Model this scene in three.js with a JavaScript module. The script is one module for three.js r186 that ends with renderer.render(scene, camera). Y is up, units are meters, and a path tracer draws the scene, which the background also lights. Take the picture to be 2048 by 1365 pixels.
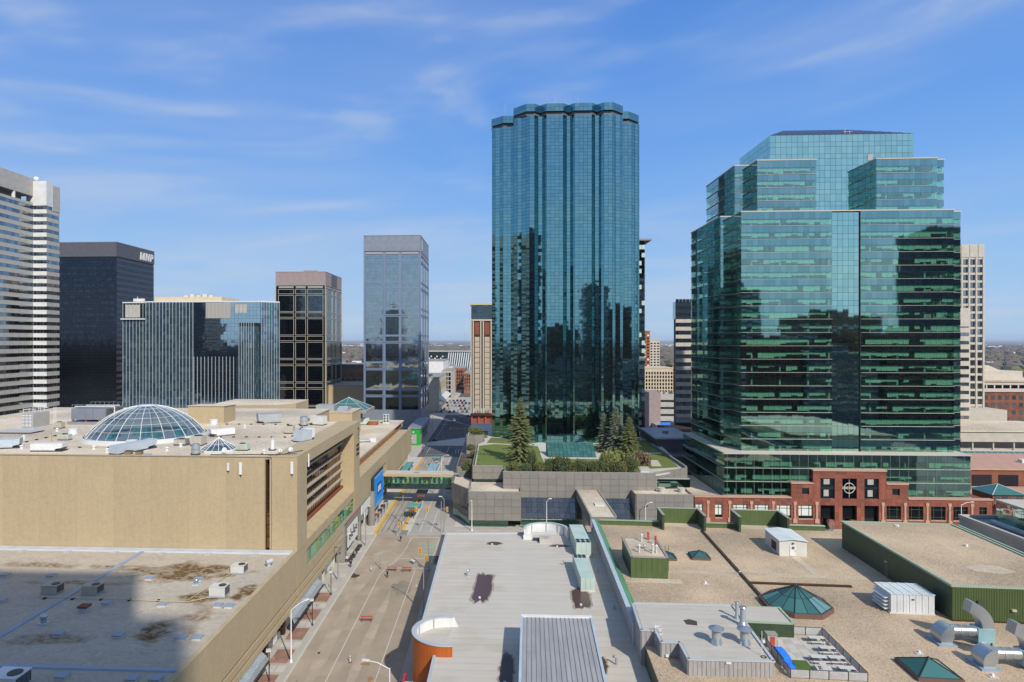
import * as THREE from 'three';
import { mergeGeometries } from 'three/addons/utils/BufferGeometryUtils.js';
import { MarchingCubes } from 'three/addons/objects/MarchingCubes.js';
import { FontLoader } from 'three/addons/loaders/FontLoader.js';
import { TextGeometry } from 'three/addons/geometries/TextGeometry.js';

// ---------------------------------------------------------------- camera, sky, sun, exposure
const scene = new THREE.Scene();
const EYE = 52;                                              // a balcony high over the street
const camera = new THREE.PerspectiveCamera(2 * Math.atan(682.5 / 1300) * 180 / Math.PI, 1.5, 1, 40000);
camera.position.set(0, EYE, 0);
camera.rotation.y = Math.atan(65 / 1300);
camera.setViewOffset(2236, 1365, 188, 0, 2048, 1365);        // shifted lens: verticals stay vertical
const renderer = new THREE.WebGLRenderer({ antialias: true });
renderer.toneMapping = THREE.LinearToneMapping;
renderer.toneMappingExposure = 0.92;
renderer.shadowMap.enabled = true;
const SUN_EL = 38 * Math.PI / 180, SUN_AZ = 28 * Math.PI / 180;
const SUN = new THREE.Vector3(Math.sin(SUN_AZ) * Math.cos(SUN_EL), Math.sin(SUN_EL), Math.cos(SUN_AZ) * Math.cos(SUN_EL));
const sun = new THREE.DirectionalLight(new THREE.Color().setRGB(1, 0.94, 0.85), 5);
sun.position.copy(SUN).multiplyScalar(600); sun.position.z -= 200; sun.target.position.set(0, 0, -200);
sun.castShadow = true; sun.shadow.radius = 1.8; sun.shadow.mapSize.set(4096, 4096);
Object.assign(sun.shadow.camera, { left: -420, right: 420, top: 420, bottom: -420, near: 10, far: 1600 });
scene.add(sun, sun.target);

// ---------------------------------------------------------------- noise
let seed = 7;
const rnd = () => { seed = (seed * 1664525 + 1013904223) >>> 0; return seed / 4294967296; };
const hash = (x, y, s = 0) => { let h = Math.imul(x, 374761393) + Math.imul(y, 668265263) + Math.imul(s, 974634777); h = Math.imul(h ^ (h >>> 13), 1274126177); h ^= h >>> 16; return (h >>> 0) / 4294967296; };
const sm = (t) => t * t * (3 - 2 * t), clamp = (v, a = 0, b = 1) => Math.min(b, Math.max(a, v)), mix = (a, b, t) => a + (b - a) * t;
const step = (a, b, v) => sm(clamp((v - a) / (b - a)));
function vnoise(x, y, per = 0, s = 0) {
  const ix = Math.floor(x), iy = Math.floor(y), w = per ? (i) => ((i % per) + per) % per : (i) => i;
  const fx = sm(x - ix), fy = sm(y - iy);
  return mix(mix(hash(w(ix), w(iy), s), hash(w(ix + 1), w(iy), s), fx), mix(hash(w(ix), w(iy + 1), s), hash(w(ix + 1), w(iy + 1), s), fx), fy);
}
function fbm(x, y, oct = 4, per = 0, s = 0) { let a = 0, k = 0.5, n = 0; for (let i = 0; i < oct; i++) { a += k * vnoise(x, y, per, s + i); n += k; x *= 2; y *= 2; per *= 2; k *= 0.5; } return a / n; }

// ---------------------------------------------------------------- sky: blue air with thin cirrus, a broad glow added on the sun side
{
  const W = 2048, H = 1024, data = new Float32Array(W * H * 4);
  const stops = [[-90, .12, .12, .11], [-2, .2, .21, .22], [0, .5, .69, .89], [2.5, .4, .64, .93], [6, .34, .59, .94], [12, .22, .47, .93], [20, .13, .35, .86], [28, .098, .28, .76], [45, .085, .215, .52], [90, .07, .175, .43]];
  const grad = (e) => { let i = 1; while (i < stops.length - 1 && e > stops[i][0]) i++; const a = stops[i - 1], b = stops[i], t = clamp((e - a[0]) / (b[0] - a[0])); return [1, 2, 3].map((k) => mix(a[k], b[k], t)); };
  for (let r = 0; r < H; r++) {
    const el = ((r + .5) / H - .5) * Math.PI, y = Math.sin(el), base = grad(el * 180 / Math.PI);
    for (let c = 0; c < W; c++) {
      const az = ((c + .5) / W - .5) * 2 * Math.PI, x = Math.cos(az) * Math.cos(el), z = Math.sin(az) * Math.cos(el);
      let col = base.slice(), i = (r * W + c) * 4;
      if (y > 0) {
        const q = az * 2.1 + el * 2.6, w = el * 9 - az * 1.25;
        const wx = fbm(q * 1.3 + 9, w * .8 + 3, 2, 0, 40) - .5, wz = fbm(q * 1.3 + 2, w * .8 + 8, 2, 0, 50) - .5;
        const veil = fbm(q * .8 + wx * 1.2 + 4.2, w * .55 + wz * 1.2 + 2.7, 3, 0, 11);
        const fib = fbm(q * 2.6 + wx * 2 + 3, w * 4.2 + wz * 2.4 + 7, 5, 0, 23), fine = fbm(q * 7 + wx * 4, w * 14 + wz * 4, 4, 0, 33);
        let a = step(.2, .66, veil) * mix(.45, 1, step(.25, .75, fib)) * .42 + step(.4, .8, fib) * mix(.2, 1, step(.3, .7, fine)) * step(.2, .5, veil) * .26;
        const band = fbm(az * 3.2 + 20, el * 60, 3, 0, 61);
        a = Math.max(a, step(.42, .7, band) * .8 * (1 - step(.03, .19, y)));
        a *= step(0, .03, y);
        const dot = x * SUN.x + y * SUN.y + z * SUN.z, glow = Math.pow(clamp(dot * .5 + .5), 5) * .26 + Math.pow(clamp(dot), 8) * .45 + Math.pow(clamp(dot), 60) * .8;  // broad glow added behind the camera to lift glass reflections and whiten shadows
        const cl = [.62, .7, .84];
        for (let n = 0; n < 3; n++) col[n] = mix(col[n], cl[n], a * .72) + glow * [.62, .6, .56][n];
      }
      data[i] = col[0]; data[i + 1] = col[1]; data[i + 2] = col[2]; data[i + 3] = 1;
    }
  }
  const t = new THREE.DataTexture(data, W, H, THREE.RGBAFormat, THREE.FloatType);
  t.mapping = THREE.EquirectangularReflectionMapping; t.magFilter = THREE.LinearFilter; t.needsUpdate = true;
  scene.background = t; scene.environment = t;
}

// ---------------------------------------------------------------- textures (material grain only, in metres)
function tex(size, fn, metres, srgb = false) {
  const d = new Uint8Array(size * size * 4);
  for (let y = 0; y < size; y++) for (let x = 0; x < size; x++) { const v = fn(x / size, y / size, x, y), i = (y * size + x) * 4; for (let k = 0; k < 3; k++) d[i + k] = clamp(Array.isArray(v) ? v[k] : v) * 255; d[i + 3] = 255; }
  const t = new THREE.DataTexture(d, size, size); t.magFilter = THREE.LinearFilter; t.wrapS = t.wrapT = THREE.RepeatWrapping; t.repeat.set(1 / metres, 1 / metres); t.needsUpdate = true;
  if (srgb) t.colorSpace = THREE.SRGBColorSpace;
  return t;
}
const rep = (t, m, n = m) => { const c = t.clone(); c.repeat.set(1 / m, 1 / n); c.needsUpdate = true; return c; };
const tMottle = tex(512, (u, v, x, y) => .72 + .22 * fbm(u * 6, v * 6, 5, 6, 1) + .12 * (hash(x, y, 3) - .4), 9);
const tCoarse = tex(512, (u, v) => .55 + .5 * fbm(u * 4, v * 4, 6, 4, 5), 40);
const tSpeck = tex(512, (u, v, x, y) => { const h = hash(x >> 1, y >> 1, 9); return clamp(.68 + .34 * (hash(x, y, 8) - .5) + (h > .92 ? .2 : h < .12 ? -.24 : 0) + .55 * (fbm(u * 4, v * 4, 5, 4, 2) - .5)); }, 7);
const tWeave = tex(512, (u, v, x, y) => .82 + .05 * (vnoise(u * 128, v * 16, 128, 4) - .5) + .15 * (hash(x, y, 6) - .5) + .07 * (vnoise(u * 128, v * 128, 128, 14) - .5) + .14 * (fbm(u * 4, v * 4, 4, 4, 9) - .5), 7);
const tStreak = tex(512, (u, v, x, y) => .8 + .28 * (fbm(u * 48, v * 2, 3, 0, 12) - .5) + .18 * (fbm(u * 4, v * 4, 4, 4, 4) - .5) + .06 * (hash(x, y, 2) - .5), 12);
const tGrass = tex(512, (u, v, x, y) => { const n = fbm(u * 10, v * 10, 5, 10, 3), h = hash(x, y, 4); return [.62 + .3 * n + .25 * (h - .5), .7 + .2 * n + .2 * (h - .5), .5 + .25 * n + .2 * (h - .5)]; }, 6);
const tAsph = tex(512, (u, v, x, y) => { const n = fbm(u * 5, v * 5, 5, 5, 31), p = step(.5, .62, fbm(u * 3, v * 3, 3, 3, 37)); return .64 + .3 * n + .08 * p + .16 * (hash(x, y, 21) - .5); }, 16);
const tMembrane = tex(1024, (u, v, x, y) => { const w = v * 12 + .05 * (fbm(u * 20, v * 12, 3, 20, 17) - .5), row = Math.floor(w), f = w - row; const seam = Math.exp(-f * f * 260) * .16; const n = fbm(u * 8, v * 24, 5, 8, 41), d = step(.55, .8, fbm(u * 5, v * 5, 5, 5, 43)); return [.93 - seam + .13 * (n - .5) - .05 * d, .925 - seam + .13 * (n - .5) - .065 * d, .915 - seam + .13 * (n - .5) - .1 * d].map((q) => q + .05 * (hash(x, y, 5) - .5) + .04 * (hash(row, 0, 7) - .5)); }, 22);
const M = {};
function mat(name, rgb, rough = .85, metal = 0, extra = {}) { const { phys, ...e } = extra; const m = new (phys ? THREE.MeshPhysicalMaterial : THREE.MeshStandardMaterial)({ roughness: rough, metalness: metal, ...e }); m.color.setRGB(...rgb); m.name = name; return (M[name] = m); }
const bumpy = (t, s) => ({ map: t, bumpMap: t, bumpScale: s });
mat('tan', [.5, .395, .24], .9, 0, bumpy(rep(tWeave, 46), .02));
mat('tanTrim', [.5, .39, .23], .85, 0, { map: tMottle });
mat('groove', [.03, .02, .01], .9);
mat('roofTan', [.78, .665, .505], .95, 0, bumpy(rep(tSpeck, 44), .04));
mat('gravel', [.62, .475, .315], .97, 0, bumpy(rep(tSpeck, 33), .06));
mat('gravelLight', [.68, .565, .41], .97, 0, bumpy(rep(tSpeck, 27), .04));
mat('membrane', [.53, .49, .425], .75, 0, { map: tMembrane });
mat('membrane2', [.5, .465, .4], .8, 0, { map: rep(tMembrane, 17) });
mat('flash', [.52, .55, .57], .6, .1, { map: tMottle });
mat('flashBlue', [.33, .41, .5], .6, .1, { map: tMottle });
mat('white', [.78, .78, .76], .6, 0, { map: tMottle });
mat('offwhite', [.66, .65, .6], .65, 0, { map: tMottle });
mat('paleBlue', [.52, .6, .66], .55, .1, { map: tMottle });
mat('paleMint', [.52, .64, .58], .55, .1, { map: tMottle });
mat('greyMetal', [.36, .38, .41], .45, .4, { map: tMottle });
mat('darkMetal', [.05, .055, .06], .5, .4);
mat('galv', [.55, .6, .64], .3, .75, { map: tMottle });
mat('galvMatte', [.46, .49, .5], .5, .35, { map: tMottle });
mat('beigeUnit', [.5, .46, .37], .7, 0, { map: tMottle });
mat('louver', [.09, .09, .1], .7);
mat('brownCurb', [.17, .095, .07], .8, 0, { map: tMottle });
mat('rust', [.25, .07, .035], .8, 0, { map: tMottle });
mat('redSteel', [.42, .06, .035], .6);
mat('pipeYellow', [.5, .41, .22], .7);
mat('asphalt', [.4, .325, .24], .95, 0, bumpy(tAsph, .01));
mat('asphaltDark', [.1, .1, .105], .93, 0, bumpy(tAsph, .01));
mat('trackBed', [.4, .355, .285], .93, 0, bumpy(tAsph, .01));
mat('laneConcrete', [.43, .4, .35], .93, 0, bumpy(tAsph, .01));
mat('concrete', [.48, .44, .375], .92, 0, bumpy(tMottle, .006));
mat('concretePale', [.57, .535, .47], .92, 0, bumpy(tMottle, .006));
mat('paverRed', [.4, .22, .15], .92, 0, bumpy(tSpeck, .006));
mat('paint', [.62, .59, .53], .8, 0, { map: tMottle });
mat('paintGreen', [.3, .42, .3], .85, 0, { map: tMottle });
mat('paintYellow', [.72, .42, .05], .8, 0, { map: tMottle });
mat('steel', [.22, .22, .22], .4, .8);
mat('poleGrey', [.38, .39, .4], .5, .5);
mat('poleDark', [.05, .05, .05], .6, .3);
mat('poleWhite', [.72, .72, .7], .5, .1);
mat('granite', [.25, .235, .205], .7, 0, { map: tMottle });
mat('granite2', [.235, .222, .195], .7, 0, { map: tMottle });
mat('granite3', [.265, .25, .215], .7, 0, { map: tMottle });
mat('coping', [.33, .31, .27], .8, 0, { map: tMottle });
mat('redStone', [.33, .098, .055], .7, 0, { map: tSpeck });
mat('redStone2', [.29, .085, .048], .7, 0, { map: tSpeck });
mat('redStone3', [.36, .115, .066], .7, 0, { map: tSpeck });
mat('pinkStone', [.54, .32, .23], .75, 0, { map: tMottle });
mat('interior', [.32, .315, .3], .95);
mat('interiorRed', [.22, .075, .045], .95);
mat('ceilingTile', [.4, .42, .4], .95);
mat('greenClad', [.1, .15, .05], .55, .1, { map: tStreak });
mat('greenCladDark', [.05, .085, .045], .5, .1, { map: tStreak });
mat('greenCap', [.1, .32, .16], .45, .2, { map: tMottle });
mat('greenTrim', [.34, .42, .3], .5, .2);
mat('greySiding', [.42, .41, .405], .6, .05, { map: tStreak });
mat('slabMetal', [.42, .405, .4], .55, .05, { map: tStreak });
mat('whiteMetal', [.74, .77, .78], .45, .15, { map: tMottle });
mat('orange', [.5, .12, .015], .45, 0, { map: tStreak });
mat('red', [.6, .015, .02], .4);
mat('blueTarp', [.02, .2, .85], .6);
mat('turf', [.085, .15, .02], .97, 0, bumpy(tGrass, .02));
mat('lawn', [.16, .19, .04], .97, 0, bumpy(rep(tGrass, 21), .05));
mat('brick', [.27, .1, .055], .9, 0, { map: tSpeck });
mat('brickOrange', [.36, .15, .06], .9, 0, { map: tSpeck });
mat('brickBrown', [.32, .2, .12], .9, 0, { map: tSpeck });
mat('cream', [.6, .5, .35], .88, 0, { map: tMottle });
mat('creamPanel', [.52, .42, .32], .8, 0, { map: tMottle });
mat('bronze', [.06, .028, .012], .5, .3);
mat('paleStone', [.55, .5, .42], .88, 0, { map: tMottle });
mat('lightConcrete', [.46, .44, .4], .85, 0, { map: tMottle });
mat('whiteConcrete', [.7, .7, .69], .8, 0, { map: tMottle });
mat('mauve', [.34, .27, .255], .75, 0, { map: tMottle });
mat('greyBlueMetal', [.26, .29, .34], .5, .3, { map: tMottle });
mat('charcoal', [.12, .12, .135], .6, .2, { map: tMottle });
mat('mullionDark', [.012, .02, .022], .5, .3);
mat('mullionBlue', [.2, .26, .36], .45, .4);
mat('finWhite', [.62, .64, .63], .5, .1); mat('finGrey', [.42, .45, .47], .5, .2);
mat('finCream', [.42, .38, .3], .5, .3);
mat('blindPale', [.62, .66, .6], .85);
mat('roofBlue', [.07, .11, .19], .4, .4, { map: tStreak });
mat('teal', [.12, .42, .36], .5, .1, { map: tMottle });
mat('tealPale', [.3, .5, .55], .5, .1, { map: tMottle });
mat('green', [.01, .3, .02], .6);
mat('bark', [.12, .085, .055], .95, 0, { map: tMottle });
mat('soil', [.12, .085, .055], 1, 0, { map: tSpeck });
mat('fenceMesh', [.6, .6, .6], .8, 0, { transparent: true, opacity: .55 }); const fenceM = M.fenceMesh;
mat('water', [.085, .04, .028], .3, 0);
mat('skin', [.45, .26, .18], .7); mat('cloth', [.03, .03, .04], .9);
mat('tyre', [.02, .02, .02], .9);
mat('sigYellow', [.75, .4, .03], .5); mat('lens', [.08, .02, .01], .3);
// mirror-coated curtain-wall glass: a few tones per building, as neighbouring panes are never quite alike
const glassSet = (name, list, rough = .03, metal = 1) => list.map((c, i) => mat(name + i, c, rough, metal));
const gTeal = glassSet('glassTeal', [[.19, .37, .375], [.17, .345, .355], [.21, .395, .395], [.18, .375, .39]]);
const gDark = glassSet('glassDark', [[.055, .06, .075], [.045, .05, .065], [.07, .075, .09], [.05, .055, .06]], .06);
const gSmoke = glassSet('glassSmoke', [[.2, .26, .28], [.18, .24, .26], [.23, .29, .3]], .04);
const gBlue = glassSet('glassBlue', [[.4, .45, .43], [.37, .42, .41], [.43, .47, .45]], .04);
const gRib = glassSet('glassRib', [[.17, .27, .31], [.13, .22, .28], [.22, .33, .36], [.1, .18, .24]], .03, .8);
const gSky = glassSet('glassSky', [[.48, .57, .57], [.45, .55, .55]], .03);
const gOld = glassSet('glassOld', [[.3, .34, .36], [.22, .25, .28], [.36, .4, .41]], .06);
const gBrown = glassSet('glassBrown', [[.3, .17, .09], [.26, .15, .08], [.34, .2, .11]], .04);
const gSpan = glassSet('glassSpandrel', [[.24, .4, .36], [.22, .37, .34], [.27, .43, .39]], .03);
const gGrid = glassSet('glassGrid', [[.4, .62, .53], [.37, .59, .51], [.43, .65, .55]], .03);
// see-through window panes: part mirror, part clear
const gWin = [[.5, .72, .62], [.47, .7, .6]].map((c, i) => mat('glassWindow' + i, c, .02, 1, { transparent: true, opacity: .26 }));
mat('glassTint', [.74, .95, .87], .02, 0, { phys: true, transmission: 1, thickness: 0, ior: 1.5 });
mat('skylightTeal', [.05, .15, .14], .06, .25); mat('skylightTeal3', [.13, .27, .26], .08, .2); mat('skylightTeal2', [.065, .19, .17], .06, .25); mat('arcadeGlass', [.24, .25, .24], .06, .9); mat('arcadeGlass2', [.2, .21, .2], .06, .9);
mat('glassMint', [.5, .82, .72], .02, 0, { phys: true, transmission: 1, thickness: 0, ior: 1.8 });
mat('glassDome', [.55, .66, .74], .03, 0, { phys: true, transmission: 1, thickness: 0, ior: 2.0 });
mat('glassClear', [.8, .85, .85], .02, 0, { phys: true, transmission: 1, thickness: 0, ior: 1.6 });
mat('glassBronze', [.5, .3, .17], .02, 0, { phys: true, transmission: 1, thickness: 0, ior: 2.0 });
const pick = (a) => a[Math.floor(rnd() * a.length)];
// ---------------------------------------------------------------- building helpers. Plan coordinates: x to the east, d northwards along the street (world z = -d)
function uvm(g) {
  if (g.index) g = g.toNonIndexed();
  const p = g.attributes.position, n = g.attributes.normal, uv = new Float32Array(p.count * 2);
  for (let i = 0; i < p.count; i++) {
    const ax = Math.abs(n.getX(i)), ay = Math.abs(n.getY(i)), az = Math.abs(n.getZ(i)), x = p.getX(i), y = p.getY(i), z = p.getZ(i);
    const [a, b] = ay >= ax && ay >= az ? [x, z] : ax > az ? [z, y] : [x, y];
    uv[i * 2] = a; uv[i * 2 + 1] = b;
  }
  g.setAttribute('uv', new THREE.BufferAttribute(uv, 2));
  for (const k of Object.keys(g.attributes)) if (!['position', 'normal', 'uv'].includes(k)) g.deleteAttribute(k);
  return g;
}
const box = (x0, x1, y0, y1, d0, d1) => { const g = new THREE.BoxGeometry(Math.abs(x1 - x0), Math.abs(y1 - y0), Math.abs(d1 - d0)); g.translate((x0 + x1) / 2, (y0 + y1) / 2, -(d0 + d1) / 2); return uvm(g); };
// a closed polygon [[a, b], ...] swept from s0 to s1; put(a, b, s) gives the point [x, y, d]
function sweep(poly, s0, s1, put, caps = true) {
  let area = 0; poly.forEach(([a, b], i) => { const [c, e] = poly[(i + 1) % poly.length]; area += a * e - c * b; });
  if (area < 0) poly = poly.slice().reverse();
  const P = [], tri = (a, b, c) => { for (const q of [a, b, c]) P.push(q[0], q[1], -q[2]); };
  const lo = poly.map(([a, b]) => put(a, b, s0)), hi = poly.map(([a, b]) => put(a, b, s1)), n = poly.length;
  for (let i = 0; i < n; i++) { const j = (i + 1) % n; tri(lo[i], lo[j], hi[j]); tri(lo[i], hi[j], hi[i]); }
  if (caps) for (const [a, b, c] of THREE.ShapeUtils.triangulateShape(poly.map((q) => new THREE.Vector2(q[0], q[1])), [])) { tri(hi[a], hi[b], hi[c]); tri(lo[a], lo[c], lo[b]); }
  const arr = new Float32Array(P);
  const flip = (() => { const e = put(1, 0, 0), o = put(0, 0, 0), f = put(0, 1, 0), h = put(0, 0, 1); const v = (q) => new THREE.Vector3(q[0] - o[0], q[1] - o[1], -(q[2] - o[2])); return v(e).cross(v(f)).dot(v(h)) < 0; })();
  if (flip) for (let i = 0; i < arr.length; i += 9) for (let k = 0; k < 3; k++) { const t = arr[i + 3 + k]; arr[i + 3 + k] = arr[i + 6 + k]; arr[i + 6 + k] = t; }
  const g = new THREE.BufferGeometry(); g.setAttribute('position', new THREE.BufferAttribute(arr, 3)); g.computeVertexNormals();
  return uvm(g);
}
const prism = (plan, y0, y1) => sweep(plan, y0, y1, (x, d, s) => [x, s, d]);
const alongX = (prof, x0, x1) => sweep(prof, x0, x1, (d, y, s) => [s, y, d]);      // profile of [d, y]
const alongD = (prof, d0, d1) => sweep(prof, d0, d1, (x, y, s) => [x, y, s]);      // profile of [x, y]
const cyl = (x, d, y0, y1, r0, r1 = r0, seg = 14) => { const g = new THREE.CylinderGeometry(r1, r0, y1 - y0, seg); g.translate(x, (y0 + y1) / 2, -d); return uvm(g); };
function rod(a, b, r, seg = 6, r1 = r) {
  const A = new THREE.Vector3(a[0], a[1], -a[2]), B = new THREE.Vector3(b[0], b[1], -b[2]), L = A.distanceTo(B);
  const g = new THREE.CylinderGeometry(r1, r, L, seg); g.applyQuaternion(new THREE.Quaternion().setFromUnitVectors(new THREE.Vector3(0, 1, 0), B.clone().sub(A).normalize())); g.translate((A.x + B.x) / 2, (A.y + B.y) / 2, (A.z + B.z) / 2);
  return uvm(g);
}
const join = (list) => mergeGeometries(list.filter(Boolean));
const bar = (pts, r, seg = 6) => join(pts.slice(1).map((p, i) => rod(pts[i], p, r, seg)));
function sheet(plan, y) {                                   // a flat polygon
  const tris = THREE.ShapeUtils.triangulateShape(plan.map((q) => new THREE.Vector2(q[0], q[1])), []), P = [];
  for (const t of tris) { const [a, b, c] = t.map((k) => plan[k]); const up = (b[0] - a[0]) * -(c[1] - a[1]) - -(b[1] - a[1]) * (c[0] - a[0]) < 0; for (const q of up ? [a, b, c] : [a, c, b]) P.push(q[0], y, -q[1]); }
  const g = new THREE.BufferGeometry(); g.setAttribute('position', new THREE.BufferAttribute(new Float32Array(P), 3)); g.computeVertexNormals(); return uvm(g);
}
const rect = (x0, x1, d0, d1) => [[x0, d0], [x1, d0], [x1, d1], [x0, d1]];
// ---------------------------------------------------------------- things and parts
const taken = {};
const numbered = (n) => { const k = (taken[n] = (taken[n] ?? -1) + 1); return k ? n + '_' + String(k).padStart(3, '0') : n; };
const shade = (o) => { o.castShadow = o.receiveShadow = true; return o; };
function thing(name, label, category, [x, y, d] = [0, 0, 0], group, turn = 0) {
  const o = new THREE.Group(); o.name = numbered(name); o.position.set(x, y, -d); o.rotation.y = turn; scene.add(o);
  o.userData = { label, category }; if (group) o.userData.group = group;
  return o;
}
const origin = (o) => { const v = new THREE.Vector3(); while (o && o.isObject3D && !o.isScene) { v.add(o.position); o = o.parent; } return v; };
function part(T, name, geo, m, label) {                      // geo is drawn in the scene's own coordinates
  const v = origin(T); if (v.lengthSq()) geo.translate(-v.x, -v.y, -v.z);
  const o = shade(new THREE.Mesh(geo, m)); o.name = name; T.add(o); if (label) o.userData.label = label; return o;
}
function lpart(T, name, geo, m) { const o = shade(new THREE.Mesh(geo, m)); o.name = name; T.add(o); return o; }   // geo in the thing's own coordinates
function struct(name, geo, m) { const o = shade(new THREE.Mesh(geo, m)); o.name = numbered(name); o.userData.kind = 'structure'; scene.add(o); return o; }
function copy(T, [x, y, d], turn, label) { const c = T.clone(); c.userData = { ...T.userData }; c.name = numbered(T.name.replace(/_\d{3}$/, '')); c.position.set(x, y, -d); if (turn !== undefined) c.rotation.y = turn; if (label) c.userData.label = label; scene.add(c); return c; }
// pieces: boxes with a place, a size and a turn; the 300 that show largest are parts of their own, the rest one part
const unit = uvm(new THREE.BoxGeometry(1, 1, 1)), uPos = unit.attributes.position, uNor = unit.attributes.normal;
const scaledG = {};
function scaled(w, h) {                                      // the unit box with its texture at real size, two different crops for each size
  const k = w.toFixed(1) + '_' + h.toFixed(1) + '_' + (rnd() < .5 ? 0 : 1); if (scaledG[k]) return scaledG[k];
  const g = unit.clone(), uv = g.attributes.uv, o = rnd() * 50; for (let i = 0; i < uv.count; i++) uv.setXY(i, uv.getX(i) * w + o, uv.getY(i) * h + o * 1.7); return (scaledG[k] = g);
}
function pieces(T, name, items, most = 300) {
  const eye = new THREE.Vector3(0, EYE, 0);
  for (const it of items) {
    const [x, y, d] = it.p; it.m4 = new THREE.Matrix4().compose(new THREE.Vector3(x, y, -d), new THREE.Quaternion().setFromEuler(new THREE.Euler(it.tx || 0, (it.yaw || 0) + (it.ty || 0), it.tz || 0, 'YXZ')), new THREE.Vector3(it.w, it.h, it.t || .05));
    const to = eye.clone().sub(new THREE.Vector3(x, y, -d)), n = new THREE.Vector3(Math.sin(it.yaw || 0), 0, Math.cos(it.yaw || 0));
    it.size = it.w * it.h * Math.max(.02, n.dot(to.clone().normalize())) / to.lengthSq();
  }
  items.sort((a, b) => b.size - a.size);
  const v = origin(T), back = new THREE.Matrix4().makeTranslation(-v.x, -v.y, -v.z);
  items.slice(0, most).forEach((it) => { const o = shade(new THREE.Mesh(it.mat.map ? scaled(it.w, it.h) : unit, it.mat)); o.name = name; back.clone().multiply(it.m4).decompose(o.position, o.quaternion, o.scale); T.add(o); });
  const rest = items.slice(most); if (!rest.length) return;
  const mats = [...new Set(rest.map((i) => i.mat))]; rest.sort((a, b) => mats.indexOf(a.mat) - mats.indexOf(b.mat));
  const N = uPos.count, pos = new Float32Array(rest.length * N * 3), nor = new Float32Array(rest.length * N * 3), uv = new Float32Array(rest.length * N * 2), a = new THREE.Vector3(), nm = new THREE.Matrix3();
  rest.forEach((it, k) => {
    const m = back.clone().multiply(it.m4); nm.getNormalMatrix(m);
    for (let i = 0; i < N; i++) {
      a.fromBufferAttribute(uPos, i).applyMatrix4(m).toArray(pos, (k * N + i) * 3); uv[(k * N + i) * 2] = a.x + a.z; uv[(k * N + i) * 2 + 1] = a.y;
      a.fromBufferAttribute(uNor, i).applyMatrix3(nm).normalize().toArray(nor, (k * N + i) * 3);
    }
  });
  const g = new THREE.BufferGeometry(); g.setAttribute('position', new THREE.BufferAttribute(pos, 3)); g.setAttribute('normal', new THREE.BufferAttribute(nor, 3)); g.setAttribute('uv', new THREE.BufferAttribute(uv, 2));
  mats.forEach((mm, k) => { const s = rest.findIndex((i) => i.mat === mm), c = rest.filter((i) => i.mat === mm).length; g.addGroup(s * N, c * N, k); });
  const o = shade(new THREE.Mesh(g, mats)); o.name = name + '_field'; o.userData.kind = 'stuff'; T.add(o);
}
// one face of a building, seen from outside A is its left end and B its right end
function face(A, B) {
  const L = Math.hypot(B[0] - A[0], B[1] - A[1]), ax = (B[0] - A[0]) / L, ad = (B[1] - A[1]) / L, nx = ad, nd = -ax;
  return { L, yaw: Math.atan2(nx, -nd), at: (s, out = 0) => [A[0] + ax * s + nx * out, A[1] + ad * s + nd * out] };
}
// cells of a face: cols panes across; rows [y0, y1, material or fn(col, row)]
function cells(items, A, B, cols, rows, { gap = .06, out = .03, t = .05, tilt = .004, s0 = 0, s1 } = {}) {
  const f = face(A, B), L = (s1 ?? f.L) - s0, w = L / cols;
  rows.forEach(([y0, y1, m], r) => {
    for (let c = 0; c < cols; c++) {
      const mm = typeof m === 'function' ? m(c, r) : Array.isArray(m) ? pick(m) : m; if (!mm) continue;
      const [x, d] = f.at(s0 + (c + .5) * w, out);
      items.push({ p: [x, (y0 + y1) / 2, d], w: w - gap, h: y1 - y0 - gap, t, yaw: f.yaw, tx: (rnd() - .5) * tilt, ty: (rnd() - .5) * tilt, mat: mm });
    }
  });
}
const rowsOf = (y0, y1, n, m) => Array.from({ length: n }, (_, i) => [y0 + (y1 - y0) * i / n, y0 + (y1 - y0) * (i + 1) / n, m]);
// a box turned about its own upright axis
const tbox = (x, d, w, y0, y1, dp, turn = 0) => { const g = new THREE.BoxGeometry(w, y1 - y0, dp); g.rotateY(turn); g.translate(x, (y0 + y1) / 2, -d); return uvm(g); };
const FONT = await new FontLoader().loadAsync('fonts/droid/droid_sans_bold.typeface.json');
function text(str, size, depth = .1) { const g = new TextGeometry(str, { font: FONT, size, depth, curveSegments: 3, bevelEnabled: false }); g.computeBoundingBox(); const b = g.boundingBox; g.translate(-(b.min.x + b.max.x) / 2, -(b.min.y + b.max.y) / 2, 0); return g; }
const textAt = (str, size, depth, [x, y, d], yaw = 0, squash = 1) => { const g = text(str, size, depth); g.scale(squash, 1, 1); g.rotateY(yaw); g.translate(x, y, -d); return uvm(g); };
// ================================================================ ground, street, pavements
mat('landGround', [.13, .115, .095], 1, 0, { map: rep(tCoarse, 900) });
struct('ground', sheet(rect(-15000, 15000, -15000, 15000), -.3), M.landGround);
mat('cityGround', [.26, .245, .225], .95, 0, { map: rep(tAsph, 34) });
struct('pavement', sheet(rect(-420, 420, -220, 640), -.06), M.cityGround);
struct('road', sheet(rect(-32.6, -15, 20, 173), 0), M.asphalt);
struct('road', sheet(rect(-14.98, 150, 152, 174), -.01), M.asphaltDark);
struct('road', sheet(rect(-24.2, -15, 173.02, 290), .0), M.laneConcrete);
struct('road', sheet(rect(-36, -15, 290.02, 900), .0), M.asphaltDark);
struct('track_bed', sheet(rect(-32.5, -26.3, 173.02, 290), .006), M.trackBed);
const rail = (x) => struct('rail', box(x - .07, x + .07, .0, .05, 176, 330), M.steel);
[-31.6, -30.15, -28.6, -27.15].forEach(rail);
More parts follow.
